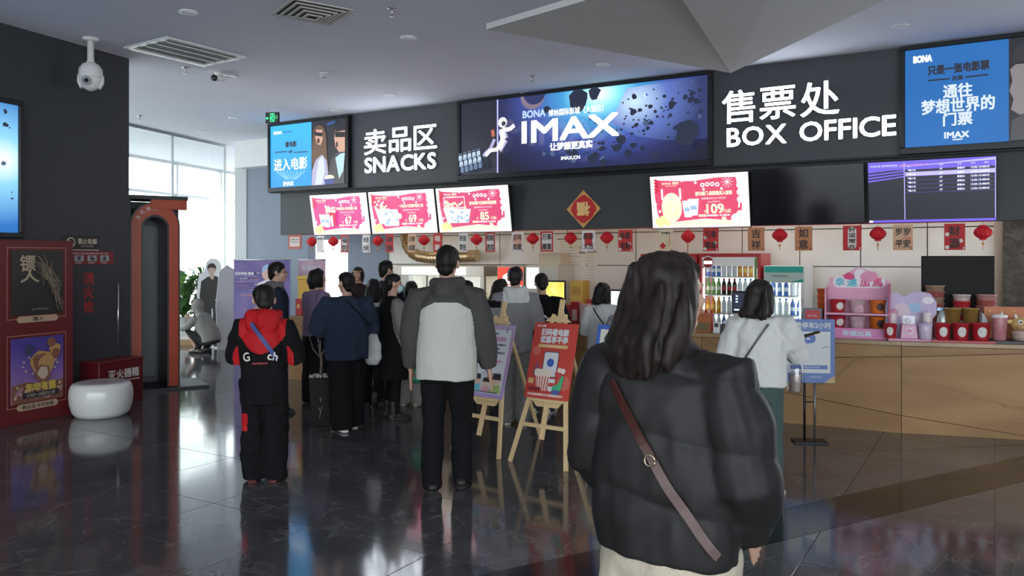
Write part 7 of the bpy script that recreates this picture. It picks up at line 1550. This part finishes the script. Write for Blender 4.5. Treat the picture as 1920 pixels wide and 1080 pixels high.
g = person('young man in a black jacket with a white wavy line on the back', 1016, 8.55, 1.47, -16, dict(name='jacket', m=BLK, loose=.034, hem=.46, straight=1.0, arm=1.1, collar=1), dict(m=cloth('trouser_slate', (.05, .055, .06)), loose=.016), 'short', FWD(.25, .15), None, (26, -6), sh=1.08, shoe=('white', (.6, .6, .6), (.65, .65, .65)))
pts = [];
for x, z in ((-.14, 1.00), (-.13, 1.06), (-.10, 1.10), (-.06, 1.09), (-.045, 1.04), (-.02, 1.02), (.02, 1.05), (.06, 1.04), (.10, 1.00), (.13, 1.0)):
    V = np.array([v.co for v in g['top'].data.vertices]); q = V[(np.abs(V[:, 0] - x) < .02) & (np.abs(V[:, 2] - z) < .02)]; pts.append((x, (q[:, 1].min() if len(q) else -.1) - .002, z))
MB().tube(pts, .011, 8).build('wavy_line', mat('wave_white', (.66, .66, .66), .7), g['root'])
wht = cloth('top_white', (.56, .57, .56), .9, .2, 60, .03)
g = person('woman in a white top with a thin black strap at the yellow till', 1130, 8.35, 1.38, -14, dict(m=wht, loose=.028, hem=.50), dict(m=BLK), 'long', FWD(.2, .2), None, (-16, 0), hairlen=.02, hand=False)
wrap_strap(g, drape(g, -.09, 1.13, .09, .88, -1, .004), 'bag_strap', BLK, .012)
g = person('person in a grey shirt at the blue-screened till', 1178, 7.75, 1.31, 10, dict(m=cloth('shirt_grey', (.22, .225, .24)), loose=.026, hem=.48), dict(m=BLK), 'short', FWD(.2, .2), hand=False)

# woman in the white sweater walking past the parking board
grn = cloth('legging_green', (.055, .085, .078), .8, .1, 60, .03)
g = person('woman in a cropped white sweater and green leggings by the parking notice', 1424, 5.55, 1.48, -26, dict(m=wht, loose=.034, hem=.515, fold=.007, straight=1.0, arm=1.15, cuff=1.2), dict(name='leggings', m=grn, loose=.010, hem=.05, fold=.002), 'long', {1: ((.30, .50, -.8), (-.15, 1, .12)), -1: ((-.26, .0, -1), (-.06, .3, -.95))}, {1: ((.04, .10, -1), (.02, -.06, -1)), -1: ((-.03, .02, -1), (0, -.10, -1))}, (-16, 0), vx=.009, hairlen=.05, hairm=HAIRB, fat=1.04, shoe=('pale', (.66, .66, .64), (.72, .72, .70)))
wrap_strap(g, drape(g, .075, 1.20, -.150, .85, -1, .005), 'bag_strap', mat('strap_dark', (.05, .045, .045), .5), .013)
b = MB(); b.box(-.045, .045, -.10, .10, -.07, .07); b.build('shoulder_bag', mat('bag_mesh', (.16, .19, .20), .4, .2, var=.3, scale=60), g['root'], (-.215, -.02, .745), bevel=.02, seg=2)
MB().ball((0, 0, 0), (.055, .040, .044), 14, 10, T=Matrix.Translation(g['HP'](0, .068, -.05)) @ g['RH'].to_4x4()).build('face_mask', mat('mask_black', (.02, .02, .022), .8), g['root'])
# the cup in a clear bag that she carries
rzw = math.radians(-26); W_ = g['J'][1][2]; d = (g['J'][1][2] - g['J'][1][1]).normalized(); hp = W_ + d * .09; hw_ = Matrix.Rotation(rzw, 3, 'Z') @ hp; base = Vector((PX(1424, 5.55), 5.55, 0)) + hw_
t = thing('drink_bag', 'iced drink cup in a clear carrier bag held by the woman in white', 'drink', (base.x, base.y, base.z - .345), 0)
MB().lathe([(.030, .005), (.033, .01), (.043, .125), (.045, .13), (.040, .13)], 18).build('cup', mat('cup_printed', (.60, .48, .42), .4, var=.3, scale=40), t); MB().lathe([(.046, .128), (.047, .136), (.030, .150), (.004, .152)], 18).build('lid', M_PLASTIC_CLEAR, t)
MB().lathe([(.045, 0), (.058, .01), (.062, .10), (.058, .18), (.030, .25)], 18).build('clear_bag', M_PLASTIC_CLEAR, t)
for k in (1, -1): MB().tube([(k * .03, 0, .24), (k * .025, 0, .30), (0, 0, .345)], .004, 6).build('bag_handle', M_WPL, t)
t = thing('phone', 'dark phone held by the woman in the white sweater', 'phone', base + Vector((.02, -.02, .05)), 0); t.rotation_euler = (1.2, .2, 1.0)
MB().box(-.036, .036, -.004, .004, -.0, .15).build('phone_body', M_BLACK, t, bevel=.003); MB().box(-.033, .033, -.0048, -.0042, .006, .144).build('phone_screen', mat('off_screen', (.006, .007, .012), .12, var=0), t)

# woman in the dark puffer coat in the foreground
puff = mat('puffer_grey', (.012, .012, .0125), .6, var=.08, scale=10, bump=.15, spec=.3)
g = person('woman in a dark grey puffer coat with long brown-black hair, walking', 1250, 2.32, 1.655, -38, dict(name='puffer_coat', m=puff, loose=.036, hem=.485, fold=.010, straight=1.0, arm=1.15, quilt=.19, collar=1, belly=.02), dict(m=cloth('trouser_beige', (.42, .38, .30), .9, .3), loose=.030, wide=1.6, fold=.010), 'long', {1: ((.20, .0, -1), (-.15, .65, -.75)), -1: ((-.24, .0, -1), (.15, .65, -.75))}, WALK, (-27, 0), vx=.009, hairout=.05, hairlen=.11, hairm=HAIRB, fat=1.05, shoe=('pale2', (.5, .48, .45), (.6, .58, .55)))
wrap_strap(g, drape(g, -.10, 1.30, .20, .86, -1, .008, 22), 'bag_strap', mat('strap_maroon', (.050, .015, .012), .4, var=.1), .026, .006)
q = drape(g, .03, 1.10, .06, 1.06, -1, .012, 2)[0]; MB().tube([(q[0] + .016 * math.cos(a), q[1] - .002, q[2] + .016 * math.sin(a)) for a in [2 * PI * i / 14 for i in range(15)]], .003, 6).build('strap_ring', mat('ring_brass', (.45, .38, .28), .3, .9), g['root'])

# crouching person in a pale hoodie by the window
pale = cloth('hoodie_beige', (.24, .235, .22), .9, .3)
Yk = 13.9; cx = PX(394, Yk); rzk = math.radians(75)
b = MB(); b.tube([(0, 0, .22), (0, .03, .32), (0, .12, .48), (0, .18, .62), (0, .20, .68)], [(.17, .15), (.18, .15), (.17, .13), (.15, .10), (.06, .06)], 16)
for k in (1, -1):
    b.tube([(k * .09, 0, .24), (k * .14, .34, .36), (k * .12, .16, .08)], [.085, .07, .05], 12, cap=.5); b.tube([(k * .12, .14, .05), (k * .12, .30, .04)], [.045, .035], 10, cap=.5)
    b.tube([(k * .15, .18, .60), (k * .19, .32, .46), (k * .10, .50, .60 if k > 0 else .42)], [.055, .045, .032], 10, cap=.5); b.ball((k * .09, .54, .62 if k > 0 else .42), (.035, .045, .03), 10, 8)
b.tube([(0, .20, .64), (0, .24, .74)], .05, 12); b.ball((0, .27, .80), (.075, .09, .11), 16, 12); b.tube([(0, .355, .80), (0, .375, .775)], [.01, .014], 8, cap=.5)
V, N_, Fc = solidify(b, .011, 3); root = to_obj('person', V, Fc, SKIN, None); root.location = (cx, Yk, 0); root.rotation_euler = (0, 0, rzk); tag(root, 'crouching person in a pale hoodie with hood up by the window bench', 'person')
b = MB(); b.tube([(0, -.01, .20), (0, 0, .24), (0, .03, .34), (0, .11, .50), (0, .17, .63), (0, .20, .69)], [(.19, .17), (.20, .18), (.205, .175), (.195, .155), (.17, .12), (.08, .08)], 18)
for k in (1, -1): b.tube([(k * .14, .17, .61), (k * .19, .32, .46), (k * .105, .48, .585 if k > 0 else .43)], [.075, .062, .048], 12, cap=.2)
b.ball((0, .245, .815), (.105, .105, .13), 18, 12); b.tube([(0, .18, .66), (0, .22, .74)], .09, 12)
V, N_, Fc = solidify(b, .011, 3); V = V + N_ * waves(V, .008, 18, 4)[:, None]; to_obj('hoodie', V, Fc, pale, root)
b = MB(); b.tube([(0, -.02, .16), (0, 0, .26)], [(.17, .16), (.18, .17)], 16)
for k in (1, -1): b.tube([(k * .09, 0, .22), (k * .14, .34, .36), (k * .12, .15, .09)], [.105, .09, .07], 12, cap=.4)
V, N_, Fc = solidify(b, .011, 3); V = V + N_ * waves(V, .006, 20, 5)[:, None]; to_obj('trousers', V, Fc, CHAR, root)
for k in (1, -1):
    MB().tube([(k * .12, .08, .035), (k * .12, .20, .045), (k * .12, .32, .03)], [.038, .045, .032], 12, cap=.7).build('shoe', mat('shoe_dark', (.03, .03, .03), .5), root)
    MB().ball((k * .032, .345, .825), .012, 8, 6).build('eye', EYEM, root)
MB().tube([(.07, .32, .84), (.08, .36, .74), (.09, .38, .62)], [.02, .024, .012], 8, cap=.5).build('hair_lock', HAIRM, root)
MB().ball((0, .315, .875), (.07, .05, .05), 12, 8).build('fringe', HAIRM, root)
# green bag hanging by the man's hand
t = thing('carrier_bag', 'green plastic carrier bag held beside the pale grey trousers', 'bag', (PX(768, 8.3) + .09, 8.42, .34), .3)
b = MB(); b.tube([(0, 0, 0), (0, 0, .04), (0, 0, .16), (0, 0, .24)], [(.10, .03), (.13, .06), (.11, .05), (.03, .02)], 16, cap=.2); V, N_, Fc = solidify(b, .008, 2); V = V + N_ * waves(V, .006, 40, 3)[:, None]; to_obj('bag_sack', V, Fc, mat('bag_green', (.02, .22, .13), .4, var=.1), t)
MB().tube([(-.02, 0, .23), (-.015, 0, .32), (.015, 0, .32), (.02, 0, .23)], .006, 6).build('bag_handle', mat('bag_green', (.02, .22, .13), .4), t)
t = thing('tote_bag', 'white tissue-filled bag hanging beside the blue sweater', 'bag', (PX(699, 8.08), 8.08, .58), .2)
b = MB(); b.tube([(0, 0, 0), (0, 0, .05), (0, 0, .20), (0, 0, .30)], [(.06, .03), (.09, .05), (.075, .04), (.05, .03)], 14, cap=.3); V, N_, Fc = solidify(b, .008, 2); V = V + N_ * waves(V, .007, 45, 8)[:, None]; to_obj('bag_sack', V, Fc, mat('bag_white', (.62, .62, .62), .6, var=.05), t)
MB().tube([(-.03, 0, .29), (-.02, 0, .44), (.02, 0, .44), (.03, 0, .29)], .005, 6).build('bag_handle', mat('bag_white', (.62, .62, .62), .6), t)
